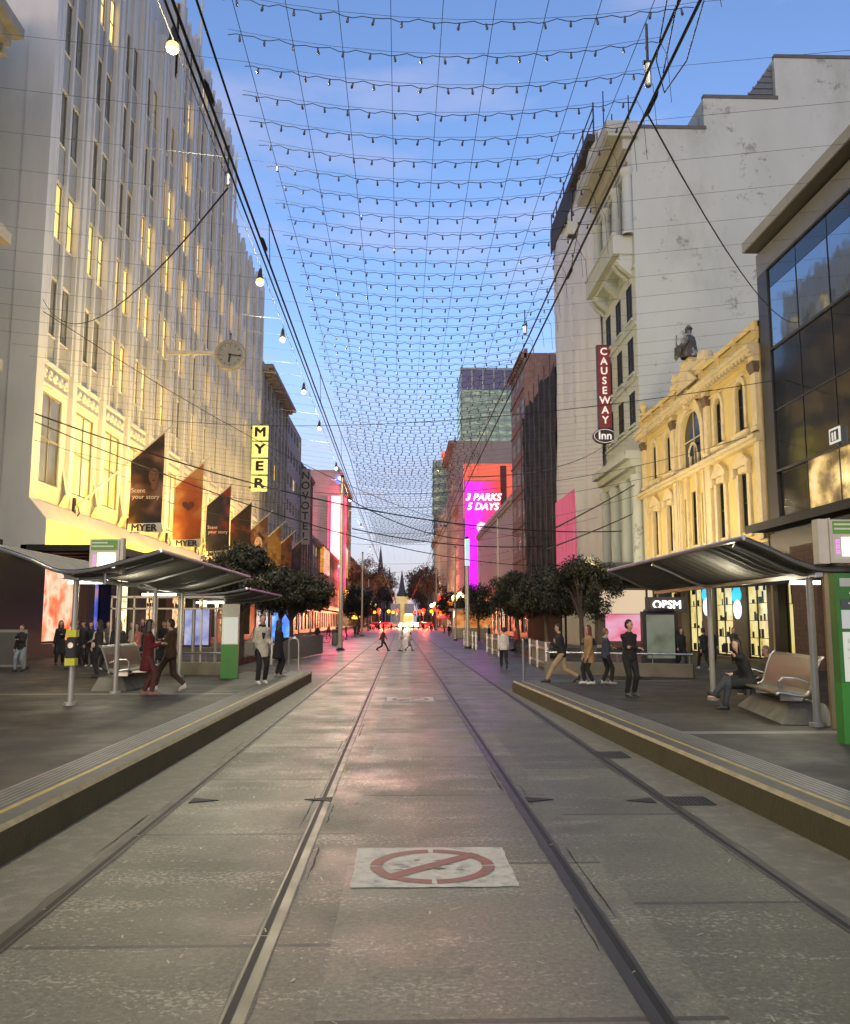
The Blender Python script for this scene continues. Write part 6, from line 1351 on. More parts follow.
# cars and tram far down
def car(loc, front, bodycol, label, k):
    t = thing('car', label, 'car', loc, 0, 'cars at the far crossing')
    prof = [(-2.1,.35),(-2.15,.75),(-1.5,.9),(-.9,1.38),(.7,1.42),(1.5,.95),(2.1,.85),(2.15,.4)]
    b = MB(); b.prism([(-.85,y,z) for (y,z) in prof], (1.7,0,0)); b.build('body', mat('car_paint_'+k, bodycol, .25, .3), t, bevel=.05)
    g = MB(); g.prism([(-.75,-1.42,.93),(-.75,-.92,1.33),(-.75,.68,1.36),(-.75,1.4,.98)], (1.5,0,0)); g.prism([(-.86,-1.3,.95),(-.86,-.88,1.3),(-.86,.66,1.33),(-.86,1.3,.98)], (1.72,0,0)); g.build('windows', M_glass, t)
    for x in (-.78,.78):
        for y in (-1.35,1.35): w = MB().lathe((0,0,0), [(.001,-.1),(.2,-.11),(.32,-.1),(.32,.1),(.001,.1)], 14, 0, Quaternion((0,1,0), R(90))).build('wheel', M_black, t); w.location = (x,y,.32); MB().lathe((0,0,0), [(.001,-.125),(.19,-.12)], 10, 0, Quaternion((0,1,0), R(90))).lathe((0,0,0), [(.001,.125),(.19,.12)], 10, 0, Quaternion((0,1,0), R(90))).build('rim', M_steel, w)
    m_ = glow('headlight_on', (1,.85,.55), 30) if front else glow('taillight_on', (1,.02,.008), 12)
    for x in (-.62,.62): MB().ball((x,-2.14,.68), .24, 8, 0, (1.2,.3,.8)).build('headlight' if front else 'taillight', m_, t)
cl = [((-3.4,216,0),0,(.3,.3,.3),'grey car in the second row, brake lights on, left'),((6.9,218,0),0,(.1,.1,.12),'dark car in the second row, brake lights on, far right'),((-6.2,240,0),0,(.2,.1,.1),'brown car third row left, brake lights on'),((-.6,245,0),0,(.3,.3,.3),'grey car third row centre, brake lights on'),((6.0,252,0),1,(.4,.4,.4),'white van-like car far right, headlights on'),((-5.2,182,0),0,(.25,.03,.03),'red car with tail lights on, nearest on the left before the crossing'),((4.6,184,0),0,(.4,.1,.05),'orange-red car with tail lights on, nearest on the right before the crossing'),((-2.2,250,0),1,(.4,.4,.4),'silver car far beyond the crossing, headlights on, left'),((3.6,262,0),1,(.4,.4,.4),'white car far beyond the crossing, headlights on, right'),((-3.6,196,0),0,(.3,.02,.02),'dark red car seen from behind, left of the far crossing'),((-6.5,205,0),0,(.05,.05,.06),'black car with red tail lights at far left of the crossing'),((.3,210,0),1,(.5,.5,.5),'silver car facing the viewer with bright headlights, centre'),((3.3,204,0),1,(.5,.48,.42),'pale car with headlights right of centre'),((6.4,200,0),0,(.2,.02,.02),'maroon car with tail lights on the right of the crossing'),((-1.6,226,0),0,(.4,.4,.4),'grey car behind, tail lights on, just left of centre'),((5.2,232,0),1,(.4,.4,.42),'light grey car further back on the right, headlights on')]
for i, (p, f, c_, lb) in enumerate(cl): car(p, f, c_, lb, 'abcdefghijklmnopqrst'[i])
for (x, y, lb) in ((-8.6,182,'low red signal by the left footpath before the crossing'),(-1.0,205,'red signal near the centre line, left of the tram'),(4.6,208,'red signal right of the tram'),(7.6,214,'amber signal right side past the crossing'),(-5.6,222,'red signal left side past the crossing'),(-7.3,236,'amber signal farther left past the crossing'),(6.4,244,'red signal farther right past the crossing'),(-6.4,175,'red traffic light left, on the near side of the crossing'),(6.9,176,'red traffic light right, on the near side of the crossing'),(-3.1,215,'amber traffic light in mid crossing, left'),(-7.9,190,'red traffic light at left of the far crossing'),(-4.9,192,'red traffic light inner left of the far crossing'),(5.0,192,'red traffic light inner right of the far crossing'),(8.3,190,'red traffic light at right of the far crossing'),(-2.2,238,'amber-red traffic light on the far side, left'),(3.9,238,'red traffic light on the far side, right')):
    t = thing('traffic_light', lb, 'traffic light', (x,y,0)); MB().tube([(0,0,0),(0,0,4.4)], .07, 8).build('post', M_dark, t); MB().box((-.22,-.2,3.1),(.22,.1,4.4)).build('head', M_black, t)
    MB().ball((0,-.22,4.1), .42, 10).build('red_lamp', glow('signal_red', (1,.02,.005), 5) if 'amber' not in lb else glow('signal_amber', (1,.28,.01), 5), t); MB().box((-.12,-.21,3.25),(.12,-.2,3.75)).build('dark_lamps', M_dark, t)
t = thing('tram', 'distant tram with bright headlights and lit windscreen at the crossing', 'tram', (1.9,215,0)); MB().prism([(-1.3,0,.4),(-1.3,.4,1.6),(-1.3,.9,3.2),(-1.3,26,3.2),(-1.3,26,.4)], (2.6,0,0)).build('body', mat('tram_white', (.5,.5,.48), .4), t, bevel=.1)
MB().pts([(-1.1,.28,1.5),(1.1,.28,1.5),(1.05,.82,3.05),(-1.05,.82,3.05)], [(0,1,2,3)]).build('windscreen', glow('tram_cab_light', (1,.60,.25), .45), t); MB().box((-.9,.7,3.2),(.9,.95,3.5)).build('destination_sign', glow('tram_dest', (1,.6,.15), 8), t)
for x in (-.85,.85): MB().ball((x,.05,.95), .2, 8).build('headlight', MATS['headlight_on'], t)
for (x,y,e,c_) in ((-4,188,11000,(1,.07,.03)),(5,188,10000,(1,.08,.03)),(1,200,9000,(1,.72,.35)),(1,250,9000,(1,.6,.3)),(-6,250,3500,(1,.35,.15)),(7,250,3500,(1,.4,.2))): point('crossing_glow', (x,y,3.2), e*.6, c_, .4)
# cafe umbrellas and low seats middle distance
for (x, y, lb) in ((-6.3,70,'low grey cafe bench left of the tram pole, middle distance'), (8.0,62,'low cafe bench on the right, middle distance')):
    t = thing('cafe_bench', lb, 'bench', (x,y,.02)); MB().box((-1.4,-.25,.4),(1.4,.25,.47)).build('seat', M_slat, t)
    for q in (-1.2,1.2): MB().box((q-.05,-.2,0),(q+.05,.2,.4)).build('leg', M_dark, t)

# glowing panels added as shop signs to strengthen the far crossing's glow
rq = random.Random(77); CN = ['red','orange','amber','white','yellow','crimson']; CC_ = [(1,.03,.01),(1,.22,.02),(1,.42,.05),(1,.85,.6),(1,.7,.12),(1,.02,.06)]
for i in range(18):
    sd = -1 if i%2 else 1; y = 178+7*(i//2); x = sd*(11.0-.35*(i%5)); z = rq.uniform(3.2,7.5); c = rq.choice([0,0,1,1,2,3,4,5])
    t = thing('added_glow_sign', 'small %s added glow sign far down the %s side, number %s from the crossing' % (CN[c], 'left' if sd < 0 else 'right', ['one','two','three','four','five','six','seven','eight','nine'][i//2]), 'shop sign', (x,y,z), 0, 'added glow signs far down the street')
    w, h = rq.uniform(.6,1.3), rq.uniform(.4,1.1); MB().box((-w,-.15,-h),(w,.15,h)).build('glow_face', glow('added_far_sign_'+CN[c], CC_[c], 4), t); MB().box((-w-.08,.151,-h-.08),(w+.08,.25,h+.08)).box((w*sd,-.05,-.05),(w*sd+sd*1.4,.05,.05)).build('bracket', M_dark, t)
# ================================================================ PEOPLE
def remesh(mb, vox, name, m, parent, smooth_it=3):
    me = bpy.data.meshes.new('tmp'); me.from_pydata(mb.v, [], mb.f); me.update(); o = bpy.data.objects.new('tmp', me); COL.objects.link(o)
    md = o.modifiers.new('r', 'REMESH'); md.mode = 'VOXEL'; md.voxel_size = vox
    ms = o.modifiers.new('s', 'SMOOTH'); ms.factor = .5; ms.iterations = smooth_it
    dg = bpy.context.evaluated_depsgraph_get(); nm = bpy.data.meshes.new_from_object(o.evaluated_get(dg)); bpy.data.objects.remove(o); bpy.data.meshes.remove(me)
    nm.name = name; nm.materials.clear(); nm.materials.append(m); nm.polygons.foreach_set('use_smooth', [True]*len(nm.polygons))
    ob = bpy.data.objects.new(name, nm); COL.objects.link(ob); ob.parent = parent; return ob
def capsule(mb, a, b, ra, rb, n=10):
    a, b = Vector(a), Vector(b); d = (b-a); l = d.length or 1e-4; d /= l
    P = [a-d*ra*.98, a-d*ra*.75, a-d*ra*.3, a, a.lerp(b,.5), b, b+d*rb*.3, b+d*rb*.75, b+d*rb*.98]; rr = [ra*.15, ra*.66, ra*.95, ra, (ra+rb)/2, rb, rb*.95, rb*.66, rb*.15]
    mb.tube(P, rr, n)
def rings(mb, R_, n=16):
    """closed loft of elliptical rings [(centre, rx, ry)] with rx across, ry fore-aft"""
    b = len(mb.v)
    for (c, rx, ry) in R_:
        for k in range(n): a = 2*math.pi*k/n; mb.v.append((c[0]+rx*math.cos(a), c[1]+ry*math.sin(a), c[2]))
    for i in range(len(R_)-1):
        for k in range(n): k2 = (k+1)%n; mb.f.append([b+i*n+k,b+i*n+k2,b+(i+1)*n+k2,b+(i+1)*n+k]); mb.m.append(0)
    mb.f.append([b+k for k in range(n)][::-1]); mb.m.append(0); mb.f.append([b+(len(R_)-1)*n+k for k in range(n)]); mb.m.append(0)
def ik(a, b, l1, l2, pole):
    a, b = Vector(a), Vector(b); d = b-a; L = min(d.length, (l1+l2)*.999); dn = d.normalized(); b = a+dn*L
    x = (l1*l1-l2*l2+L*L)/(2*L); h = math.sqrt(max(0, l1*l1-x*x)); p = Vector(pole); p = (p-dn*p.dot(dn)).normalized(); return a+dn*x+p*h, b
SK = {'fair': (.50,.30,.21), 'tan': (.36,.20,.13), 'brown': (.17,.09,.055)}
def person(loc, heading, label, h=1.70, pose='stand', top=(.03,.03,.03), legs=(.02,.02,.025), shoes=(.03,.03,.03), hair=(.02,.014,.01), skin='fair', coat=0, longhair=False, hands='down', bag=None, grp=None, soles=None, lean=0, headyaw=0, cap=None, skirt=False, inner=None, scarf=None, small=False, female=False):
    """faces local +Y; heading in degrees turns it about Z; coat = hem height in metres (0 = jacket hem at hip)"""
    s = h/1.70; t = thing('person', label, 'person', loc, R(heading), grp); sh = .138 if female else .158; hipw = .095
    V = Vector
    if pose == 'stand': hipz, feet = .90, [(-.10,.0,.08),(.10,.03,.08)]
    elif pose == 'relaxed': hipz, feet = .895, [(-.11,-.05,.08),(.12,.12,.08)]
    elif pose == 'walk': hipz, feet = .87, [(-.08,.33,.09),(.08,-.33,.14)]
    elif pose == 'stride': hipz, feet = .84, [(-.08,.42,.10),(.08,-.42,.18)]
    elif pose == 'sit': hipz, feet = .52, [(-.06,.50,.06),(.0,.66,.27)]
    hip = V((0,0,hipz)); ly = lean
    chest = hip+V((0,.02+ly*.30,.34)); neck = hip+V((0,.0+ly*.5,.555)); head = neck+V((0,.035+ly*.08,.155))
    SHO = [neck+V((-sh,-.01,-.075)), neck+V((sh,-.01,-.075))]
    hp = {'down': [(-.27,.06,.76),(.27,.04,.76)], 'phone': [(-.06,.27,1.18),(.24,.05,.78)], 'both': [(-.05,.26,1.16),(.06,.27,1.17)], 'folded': [(.10,.17,1.13),(-.10,.19,1.10)], 'pocket': [(-.19,.10,.86),(.19,.10,.86)], 'swing': [(-.24,-.22,.82),(.24,.27,.86)], 'carry': [(-.27,.02,.74),(.12,.26,1.05)], 'bagarm': [(-.14,.24,1.02),(.26,.02,.76)], 'lap': [(-.07,.26,.62),(.02,.22,.74)], 'face': [(-.03,.17,1.0),(.05,.2,.68)]}[hands]
    off = hipz-.90
    hp = [V(p)+V((0,ly*.3,off if pose != 'sit' else 0)) for p in hp]
    ELB, WR_ = [], []
    for i in (0,1): e, w = ik(SHO[i], hp[i], .285, .255, (-.22 if i == 0 else .22, -.8, -.6)); ELB.append(e); WR_.append(w)
    HIP = [hip+V((-hipw,0,-.02)), hip+V((hipw,0,-.02))]; KN, AN = [], []
    for i in (0,1): k, a = ik(HIP[i], V(feet[i]), .43, .41, (0,1,.3 if pose != 'sit' else 1.5)); KN.append(k); AN.append(a)
    S_ = lambda p: tuple(V(p)*s)
    def cap_(mb, a, b, ra, rb): capsule(mb, V(a)*s, V(b)*s, ra*s, rb*s, 10)
    # body
    b = MB()
    for i in (0,1):
        cap_(b, HIP[i], KN[i], .078, .052); cap_(b, KN[i], AN[i], .052, .036); f = V(feet[i]); toe = V((0,.15,-.045)) if not (pose in ('walk','stride') and i == 1) else V((0,.12,-.11))
        cap_(b, AN[i]+V((0,-.03,-.03)), AN[i]+toe, .036, .026); cap_(b, SHO[i], ELB[i], .040, .034); cap_(b, ELB[i], WR_[i], .037, .025)
        d = (WR_[i]-ELB[i]).normalized(); side = d.orthogonal().normalized(); cap_(b, WR_[i]+d*.02, WR_[i]+d*.075, .030, .030)
    R_ = [((hip.x,hip.y,hip.z-.08),.12,.09),((hip.x,hip.y,hip.z),.155,.105),(tuple(hip.lerp(chest,.5)),.125,.09),(tuple(chest),.15,.105),(tuple(chest+V((0,0,.10))),.135,.09),(tuple(neck+V((0,0,-.05))),.07,.06)]
    rings(b, [(S_(c), rx*s, ry*s) for (c, rx, ry) in R_]); cap_(b, neck+V((0,0,-.05)), head+V((0,-.01,-.05)), .052, .048)
    hr = Quaternion((0,0,1), R(headyaw))
    def hd(p): return head+hr @ V(p)
    cap_(b, hd((0,-.01,.025)), hd((0,.0,.035)), .083, .083); cap_(b, hd((0,.018,-.055)), hd((0,.02,-.01)), .056, .066); cap_(b, hd((0,.075,-.035)), hd((0,.083,.0)), .014, .012)
    for sx in (-1,1): cap_(b, hd((sx*.078,0,-.02)), hd((sx*.080,-.005,.018)), .014, .017)
    vox = .016 if not small else .024
    body = remesh(b, vox, 'body', mat('skin_'+skin, SK[skin], .5, 0, .05), t, 3)
    # fingers, appended to the body mesh
    bm = bmesh.new(); bm.from_mesh(body.data); fm = MB()
    for i in (0,1):
        d = (WR_[i]-ELB[i]).normalized(); up_ = V((0,0,1)) if abs(d.z) < .8 else V((0,1,0)); sd = d.cross(up_).normalized(); nn = sd.cross(d); base = WR_[i]+d*.088
        curl = -nn if hands in ('phone','both','folded') else nn
        for k, (o_, ln) in enumerate(((-.024,.062),(-.008,.074),(.008,.070),(.024,.052))):
            p0 = base+sd*o_; p1 = p0+d*ln*.45+curl*.006; p2 = p1+d*ln*.35+curl*.018; p3 = p2+d*ln*.15+curl*.02; fm.tube([tuple(q*s) for q in (p0-d*.02,p0,p1,p2,p3)], [.009*s,.0085*s,.008*s,.0075*s,.005*s], 6)
        p0 = WR_[i]+d*.035+sd*.025*(1 if i else -1); fm.tube([tuple(q*s) for q in (p0, p0+d*.025+sd*.018*(1 if i else -1), p0+d*.055+sd*.022*(1 if i else -1)+curl*.012)], [.011*s,.010*s,.007*s], 6)
    f2 = bpy.data.meshes.new('f'); f2.from_pydata(fm.v, [], fm.f); bm.from_mesh(f2); bm.to_mesh(body.data); bm.free(); bpy.data.meshes.remove(f2)
    # face
    if not small:
        e = MB()
        for sx in (-1,1): e.ball(S_(hd((sx*.031,.077,.012))), .010*s, 8)
        e.build('eyes', mat('eye_dark', (.02,.015,.012), .3), t, smooth=True)
        m_ = MB(); m_.ball(S_(hd((0,.079,-.062))), .016*s, 8, 0, (1.4,.4,.35)); m_.build('mouth', mat('lip', (.28,.10,.09), .5), t, smooth=True)
    # hair
    hm = MB(); cap_(hm, hd((0,-.022,.045)), hd((0,-.02,.055)), .092, .090); cap_(hm, hd((0,-.05,-.02)), hd((0,-.04,.04)), .072, .08)
    if longhair:
        rings(hm, [(S_(hd((0,-.05,.03))),.094*s,.062*s),(S_(hd((0,-.058,-.08))),.10*s,.058*s),(S_(hd((0,-.075,-.2))),.112*s,.05*s),(S_(hd((0,-.09,-.33))),.10*s,.035*s)])
        for sx in (-1,1): cap_(hm, hd((sx*.078,.0,.02)), hd((sx*.09,-.01,-.16)), .028, .03)
    remesh(hm, vox*1.1, 'hair', mat('hair_%02d%02d%02d' % tuple(int(c*99) for c in hair), hair, .5, 0, .25, 40), t, 2)
    # trousers or skirt
    lg = MB()
    for i in (0,1): cap_(lg, HIP[i], KN[i], .098, .072); cap_(lg, KN[i], AN[i]+V((0,0,.04)), .072, .062)
    rings(lg, [(S_(hip+V((0,0,-.10))),.145*s,.11*s),(S_(hip),.172*s,.122*s),(S_(hip+V((0,0,.10))),.145*s,.108*s)])
    nm = 'cloth_%02d%02d%02d'; cm = lambda c: mat(nm % tuple(int(min(.99,q)*99) for q in c), c, .85, 0, .22, 9, .8, 13)
    remesh(lg, vox*1.25, 'trousers', cm(legs), t, 3)
    # shoes
    so_ = MB()
    for i in (0,1):
        toe = V((0,.165,-.05)) if not (pose in ('walk','stride') and i == 1) else V((0,.11,-.13)); q = AN[i]
        if pose == 'sit' and i == 1: toe = V((0,.14,.03))
        cap_(so_, q+V((0,-.045,-.035)), q+toe*.55, .044, .042); cap_(so_, q+toe*.5, q+toe, .043, .033); cap_(so_, q+V((0,-.02,.03)), q+V((0,-.02,-.02)), .048, .046)
    zmin = 0
    remesh(so_, vox*.9, 'shoes', mat((nm % tuple(int(min(.99,q)*99) for q in shoes))+'s', shoes, .5), t, 1)
    # top: jacket / coat
    tp = MB()
    for i in (0,1): cap_(tp, SHO[i]+V((0,0,-.015)), ELB[i], .062, .052); cap_(tp, ELB[i], WR_[i]-(WR_[i]-ELB[i])*.04, .056, .046)
    hem = hipz-.10 if not coat else coat
    base = [((hip.x,hip.y,hip.z),.185,.135),(tuple(hip.lerp(chest,.45)),.158,.122),(tuple(chest),.175,.130),(tuple(chest+V((0,0,.10))),.178,.122),(tuple(neck+V((0,0,-.085))),.172,.110),(tuple(neck+V((0,0,-.04))),.115,.090),(tuple(neck+V((0,0,.015))),.068,.066)]
    if pose != 'sit': base = [((0,.0,hem),.185+(.10*(hipz-hem) if coat else 0),.135+(.14*(hipz-hem) if coat else .0))]+base
    rings(tp, [(S_(c), rx*s, ry*s) for (c, rx, ry) in base])
    if pose == 'sit' and coat:
        for i in (0,1): cap_(tp, HIP[i], HIP[i].lerp(KN[i], .75), .115, .10)
    cl_ = remesh(tp, vox*1.25, 'coat' if coat else 'jacket', cm(top), t, 3)
    if inner:
        im = MB(); rings(im, [(S_(chest+V((0,.12,-.12))),.02*s,.02*s),(S_(chest+V((0,.125,0))),.05*s,.02*s),(S_(neck+V((0,.07,-.06))),.045*s,.02*s)]); im.build('shirt_front', cm(inner), t, smooth=True)
    if scarf: sm = MB(); sm.tube([S_(neck+V((.075*math.cos(a),.07*math.sin(a)+.01,.0+.01*math.sin(3*a)))) for a in [2*math.pi*k/12 for k in range(13)]], .032*s, 8); sm.build('scarf', cm(scarf), t, smooth=True)
    if cap: cm_ = MB(); cm_.ball(S_(hd((0,-.01,.07))), .098*s, 12, 0, (1,1.05,.75)); cm_.build('hat', cm(cap), t, smooth=True)
    if hands in ('phone','both') : MB().obox(V(WR_[0]+(WR_[0]-ELB[0]).normalized()*.10+V((.02,.0,.03)))*s, V((.07,.012,.14))*s, Quaternion((1,0,0), R(-25))).build('phone', mat('phone_body', (.02,.02,.02), .2), t)
    if bag:
        kind, col, side = bag; bc = cm(col)
        if kind == 'tote':
            c0 = V((side*.30,-.02,hipz+.02)); bg_ = MB(); bg_.pts([tuple((c0+V(p))*s) for p in [(-.07,-.24,-.20),(.07,-.24,-.20),(.07,.24,-.22),(-.07,.24,-.22),(-.05,-.28,.16),(.05,-.28,.16),(.05,.28,.14),(-.05,.28,.14)]], [(0,3,2,1),(4,5,6,7),(0,1,5,4),(1,2,6,5),(2,3,7,6),(3,0,4,7)]); bo = bg_.build('tote_bag', bc, t, bevel=.03)
            st = MB(); st.tube([S_(c0+V((0,-.16,.15))), S_(V((side*(sh+.03),-.03,neck.z-.01))), S_(c0+V((0,.16,.15)))], .011*s, 5); st.build('strap', bc, t)
        elif kind == 'backpack':
            bp_ = MB(); rings(bp_, [(S_((0,-.20,chest.z-.28)),.13*s,.07*s),(S_((0,-.215,chest.z-.1)),.15*s,.10*s),(S_((0,-.19,chest.z+.10)),.13*s,.08*s),(S_((0,-.16,chest.z+.16)),.06*s,.04*s)]); bp_.build('backpack', bc, t, smooth=True)
        else:
            w = WR_[0 if side < 0 else 1]; c0 = w+V((0,.02,-.28)); hb = MB(); hb.pts([tuple((c0+V(p))*s) for p in [(-.05,-.14,-.13),(.05,-.14,-.13),(.05,.14,-.13),(-.05,.14,-.13),(-.035,-.12,.12),(.035,-.12,.12),(.035,.12,.12),(-.035,.12,.12)]], [(0,3,2,1),(4,5,6,7),(0,1,5,4),(1,2,6,5),(2,3,7,6),(3,0,4,7)]); hb.build('hand_bag', bc, t, bevel=.02); MB().tube([S_(c0+V((0,-.08,.12))),S_(w+V((0,0,-.06))),S_(c0+V((0,.08,.12)))], .008*s, 5).build('strap', bc, t)
    return t
G = PZ+.004
# left platform
person((-10.8,24.8,G), 170, 'man in black jacket and pale jeans standing alone at the far left', 1.30, 'relaxed', (.015,.015,.016), (.22,.25,.28), hands='phone')
person((-11.2,28.6,G), 200, 'person in long black dress coat before the red shop window', 1.42, 'relaxed', (.012,.012,.013), coat=.42, longhair=True, hands='phone', female=True)
CR = 'crowd waiting under the left shelter'
person((-10.3,28.2,G), 150, 'person in dark cap behind the left shelter post', 1.42, 'stand', (.03,.02,.03), cap=(.02,.02,.04), hands='pocket', grp=CR)
person((-9.75,27.3,G), 185, 'woman in black printed sweatshirt and white shoes facing the road', 1.37, 'stand', (.02,.015,.017), (.015,.012,.015), (.6,.6,.6), longhair=True, female=True, hands='pocket', grp=CR)
person((-9.3,28.4,G), 160, 'tall person in dark top behind the sweatshirt woman', 1.45, 'stand', (.03,.025,.02), hands='folded', grp=CR)
person((-10.0,29.6,G), 190, 'person in grey-brown jacket at the back of the crowd', 1.38, 'stand', (.10,.08,.07), hands='pocket', grp=CR)
person((-8.9,25.6,G), 215, 'woman in cream jacket with backpack, black trousers, beside the bicycle', 1.34, 'stand', (.55,.50,.40), (.02,.02,.02), (.5,.5,.5), longhair=True, female=True, hands='bagarm', bag=('backpack',(.03,.03,.03),1), grp=CR)
person((-8.1,26.2,G), 140, 'person in pale puffer jacket half hidden by the shelter post', 1.38, 'stand', (.42,.38,.33), (.03,.03,.03), hands='pocket', grp=CR)
person((-6.75,20.7,G), 20, 'woman with auburn hair in black jacket by the folding trolley', 1.44, 'relaxed', (.018,.014,.014), (.015,.015,.02), (.45,.42,.38), (.10,.022,.010), longhair=True, female=True, hands='pocket')
person((-7.3,24.0,G), 170, 'person in salmon pink top between the auburn woman and the red coat', 1.34, 'stand', (.45,.18,.13), hands='folded', longhair=True, female=True)
person((-4.92,16.9,G), -75, 'woman in long dark red coat holding a phone, nearest on the left platform', 1.43, 'relaxed', (.10,.008,.010), (.10,.03,.025), (.30,.15,.12), (.012,.008,.007), coat=.55, longhair=True, hands='both', female=True)
person((-4.75,17.9,G), 75, 'person in brown jacket and brown trousers stepping with white sneakers', 1.46, 'walk', (.085,.045,.018), (.06,.035,.02), (.62,.58,.5), hands='both', bag=('hand',(.012,.012,.014),1), headyaw=10)
person((-7.6,27.8,G), 180, 'man in black jacket seen through the glazed screen on the left', 1.40, 'stand', (.012,.012,.014), (.02,.02,.03), hands='pocket')
person((-3.2,19.9,G), 205, 'woman in cream coat and black trousers with a large grey tote bag', 1.55, 'relaxed', (.42,.39,.31), (.010,.010,.011), (.62,.60,.55), (.06,.03,.02), coat=.66, hands='bagarm', bag=('tote',(.15,.145,.12),1), inner=(.02,.02,.02), female=True, cap=None, scarf=(.02,.02,.02))
person((-3.15,22.2,G), -60, 'woman in long black coat looking at her phone at the left platform edge', 1.43, 'stand', (.012,.010,.012), (.012,.010,.012), (.30,.26,.22), (.012,.009,.008), coat=.55, longhair=True, hands='both', female=True)
for (x,y,hd_,h_,c,lg_,ha,lb,lh) in ((-10.9,29.2,160,1.44,(.02,.02,.03),(.02,.02,.025),'folded','person in black puffer jacket tucked behind the first left post',False),(-9.9,26.2,120,1.40,(.03,.03,.05),(.03,.035,.05),'pocket','teenager in navy hoodie at the front of the left crowd',False),(-8.5,28.9,200,1.44,(.05,.03,.03),(.02,.02,.02),'both','woman in dark plum coat checking a phone at the back of the crowd',True),(-9.0,30.2,170,1.48,(.015,.015,.015),(.02,.02,.02),'pocket','tall man in black behind the cream jacket woman',False),(-7.7,22.2,100,1.42,(.025,.02,.02),(.02,.02,.02),'folded','person in black near the auburn woman, facing the tracks',True),(-6.3,22.0,-60,1.40,(.07,.04,.03),(.03,.03,.03),'both','person in dark tan jacket behind the red coat woman',False),(-8.2,31.0,190,1.42,(.12,.11,.10),(.03,.03,.04),'down','person in grey jumper by the lit shop door',False)):
    person((x,y,G), hd_, lb, h_, 'stand', c, lg_, hands=ha, longhair=lh, female=lh, grp=CR)
# right platform
person((3.66,30.5,G-.25), 0, 'woman in white jumper and black leggings walking away up the mall', 1.44, 'walk', (.60,.57,.50), (.012,.012,.014), (.03,.03,.03), (.012,.01,.01), longhair=False, hands='pocket', female=True)
person((3.72,19.8,G), 80, 'man in black jacket and beige trousers striding across the right platform', 1.38, 'stride', (.012,.011,.013), (.36,.26,.15), (.015,.015,.016), hands='phone', lean=.12)
person((3.95,22.6,G-.0), 100, 'woman in red top half hidden behind the man in beige trousers', 1.60, 'stand', (.38,.03,.03), (.03,.03,.03), hands='folded', longhair=True, female=True) if False else None
person((4.30,19.55,G), 95, 'woman with long auburn hair in tan coat, black leggings and white sneakers', 1.31, 'relaxed', (.33,.20,.095), (.012,.012,.013), (.6,.58,.55), (.13,.03,.014), coat=.62, longhair=True, hands='pocket', female=True)
person((4.66,19.5,G), -80, 'person in navy denim jacket and black trousers talking to the auburn woman', 1.24, 'relaxed', (.045,.055,.085), (.014,.014,.016), (.40,.38,.35), (.20,.10,.05), longhair=False, hands='folded', scarf=(.4,.34,.3))
person((4.38,16.4,G), -165, 'man all in black standing with folded arms on the right platform', 1.42, 'stand', (.010,.010,.011), (.010,.010,.011), (.08,.08,.08), hands='folded', headyaw=25)
person((5.72,14.0,G-.0), 80, 'woman in black coat and dark jeans sitting cross-legged at the end of the bench', 1.42, 'sit', (.008,.008,.009), (.035,.04,.05), (.010,.010,.010), (.012,.009,.008), coat=.4, longhair=True, hands='face', female=True, lean=.35, headyaw=35, bag=None)
person((8.45,25.7,G), 180, 'woman in black jacket walking toward the viewer before the optician window', 1.22, 'walk', (.012,.012,.013), (.014,.014,.016), longhair=True, hands='swing', female=True)
person((8.95,25.2,G), 10, 'person in black walking beside the shelter post toward the shop', 1.22, 'walk', (.02,.02,.022), (.02,.02,.02), (.5,.5,.5), hands='swing')
person((10.75,29.4,G), 180, 'shopper in black with a yellow bag in front of the yellow window', 1.16, 'stand', (.02,.02,.02), (.02,.02,.02), hands='carry', bag=('hand',(.50,.36,.08),1))
person((11.3,28.9,G), 170, 'shopper in dark grey jacket looking down by the yellow window', 1.18, 'stand', (.035,.035,.035), (.015,.015,.015), hands='both')
person((7.0,16.3,G-.12), 100, 'grey-haired person seated beyond the bench, only the head showing', 1.35, 'sit', (.12,.10,.08), hair=(.20,.17,.14), hands='lap')
person((5.7,31.5,.02), 60, 'person in dark coat seated on the low planter under the right trees', 1.35, 'sit', (.03,.025,.03), hands='lap', small=True)
person((6.2,46,.01), 100, 'person in red top standing under the right trees', 1.35, 'stand', (.40,.04,.04), hands='folded', small=True)
person((5.2,63,.01), 150, 'child in pink top sitting by the far slatted screen', 1.00, 'sit', (.60,.10,.10), hands='lap', small=True)
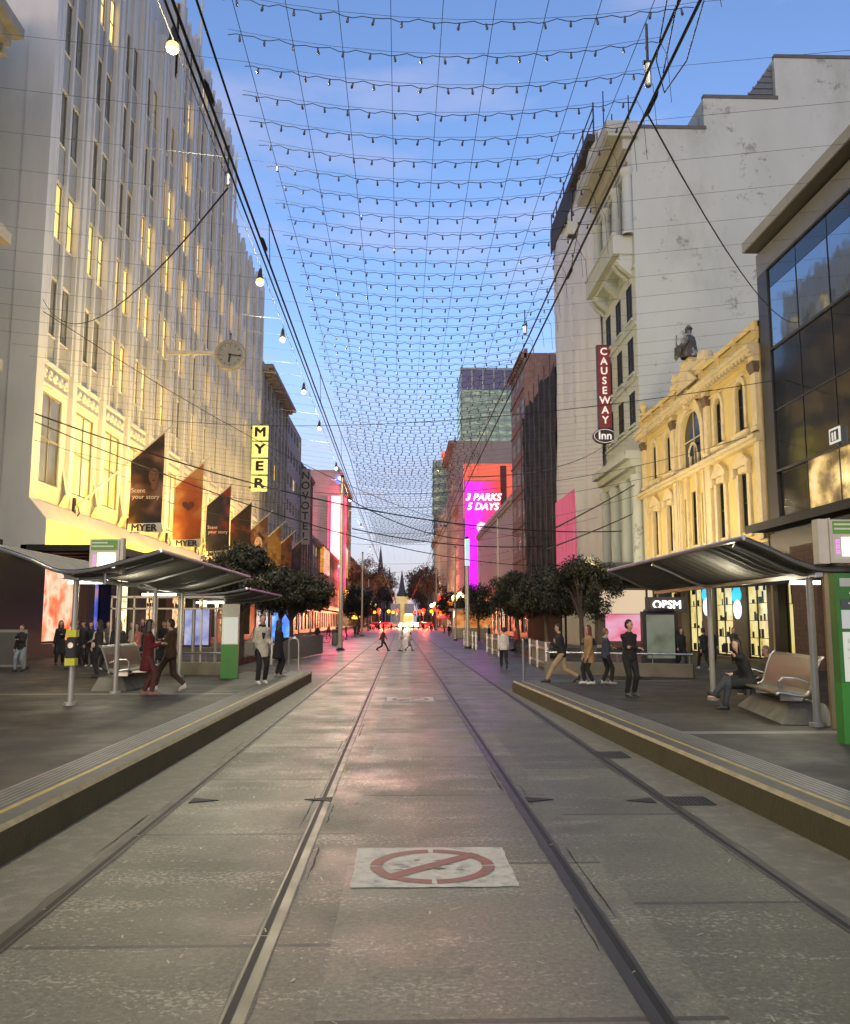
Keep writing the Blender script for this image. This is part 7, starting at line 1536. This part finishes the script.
# crossing the tracks
person((-1.02,48.0,.01), -75, 'person in dark red jacket striding across the tracks, leftmost of the three', 1.33, 'stride', (.10,.015,.015), (.03,.02,.02), hands='swing', small=True, lean=.1)
person((-.08,48.2,.01), -100, 'person in white top bending forward, middle of the three crossing', 1.32, 'relaxed', (.55,.50,.48), (.42,.38,.36), hands='carry', small=True, lean=.35)
person((.45,49.0,.01), -80, 'person in grey crouching low with a dark bag, rightmost of the three crossing', 1.05, 'walk', (.30,.26,.24), (.25,.2,.2), hands='carry', small=True, lean=.3, bag=('hand',(.02,.02,.02),-1))
rp = random.Random(40)
CC = {'grey':(.12,.12,.12),'black':(.015,.015,.015),'navy':(.02,.03,.07),'brown':(.10,.06,.03),'red':(.3,.03,.03),'white':(.5,.5,.48)}
FARP0 = [(-6.8,70,'black'),(-7.4,88,'red'),(7.2,70,'black'),(6.3,84,'white'),(-2.9,140,'grey'),(3.9,150,'black'),(-5.0,165,'brown'),(6.1,172,'navy')]
for i, (x, y, c) in enumerate(FARP0): person((x,y,.01), 40*i, 'tiny far pedestrian in %s, %s' % (c, ['left of the nearest left pole','left side behind the parked bicycle','right side between kiosk and slatted screen','in front of the orange kiosk','left of the tracks past the third pole','right of the tracks before the globe lamps','left of the red signals','right of the red signals'][i]), 1.4, 'walk', CC[c], small=True)
FARP = [(-5.0,78,'grey'),(-6.2,84,'black'),(-4.9,92,'navy'),(-5.6,115,'brown'),(-3.4,130,'black'),(5.4,96,'black'),(6.0,120,'grey'),(4.9,140,'red'),(-1.8,160,'black'),(2.4,168,'white')]
for i, (x, y, c) in enumerate(FARP): person((x,y,.01), rp.choice([0,180,90,-90]), 'small distant person in %s %s, %s' % (c, ['far down the left side','at the left near the parked bicycle','by the thin left pole','beneath the left dark tree','near the pink reflections','by the orange kiosk','under the far right tree','beside the far globe lamp','on the tracks far off, left of centre','on the tracks far off, right of centre'][i], 'walking' if i%2 else 'standing'), rp.uniform(1.32,1.45), 'walk' if i%2 else 'stand', CC[c], hands=rp.choice(['down','swing','pocket']), small=True)
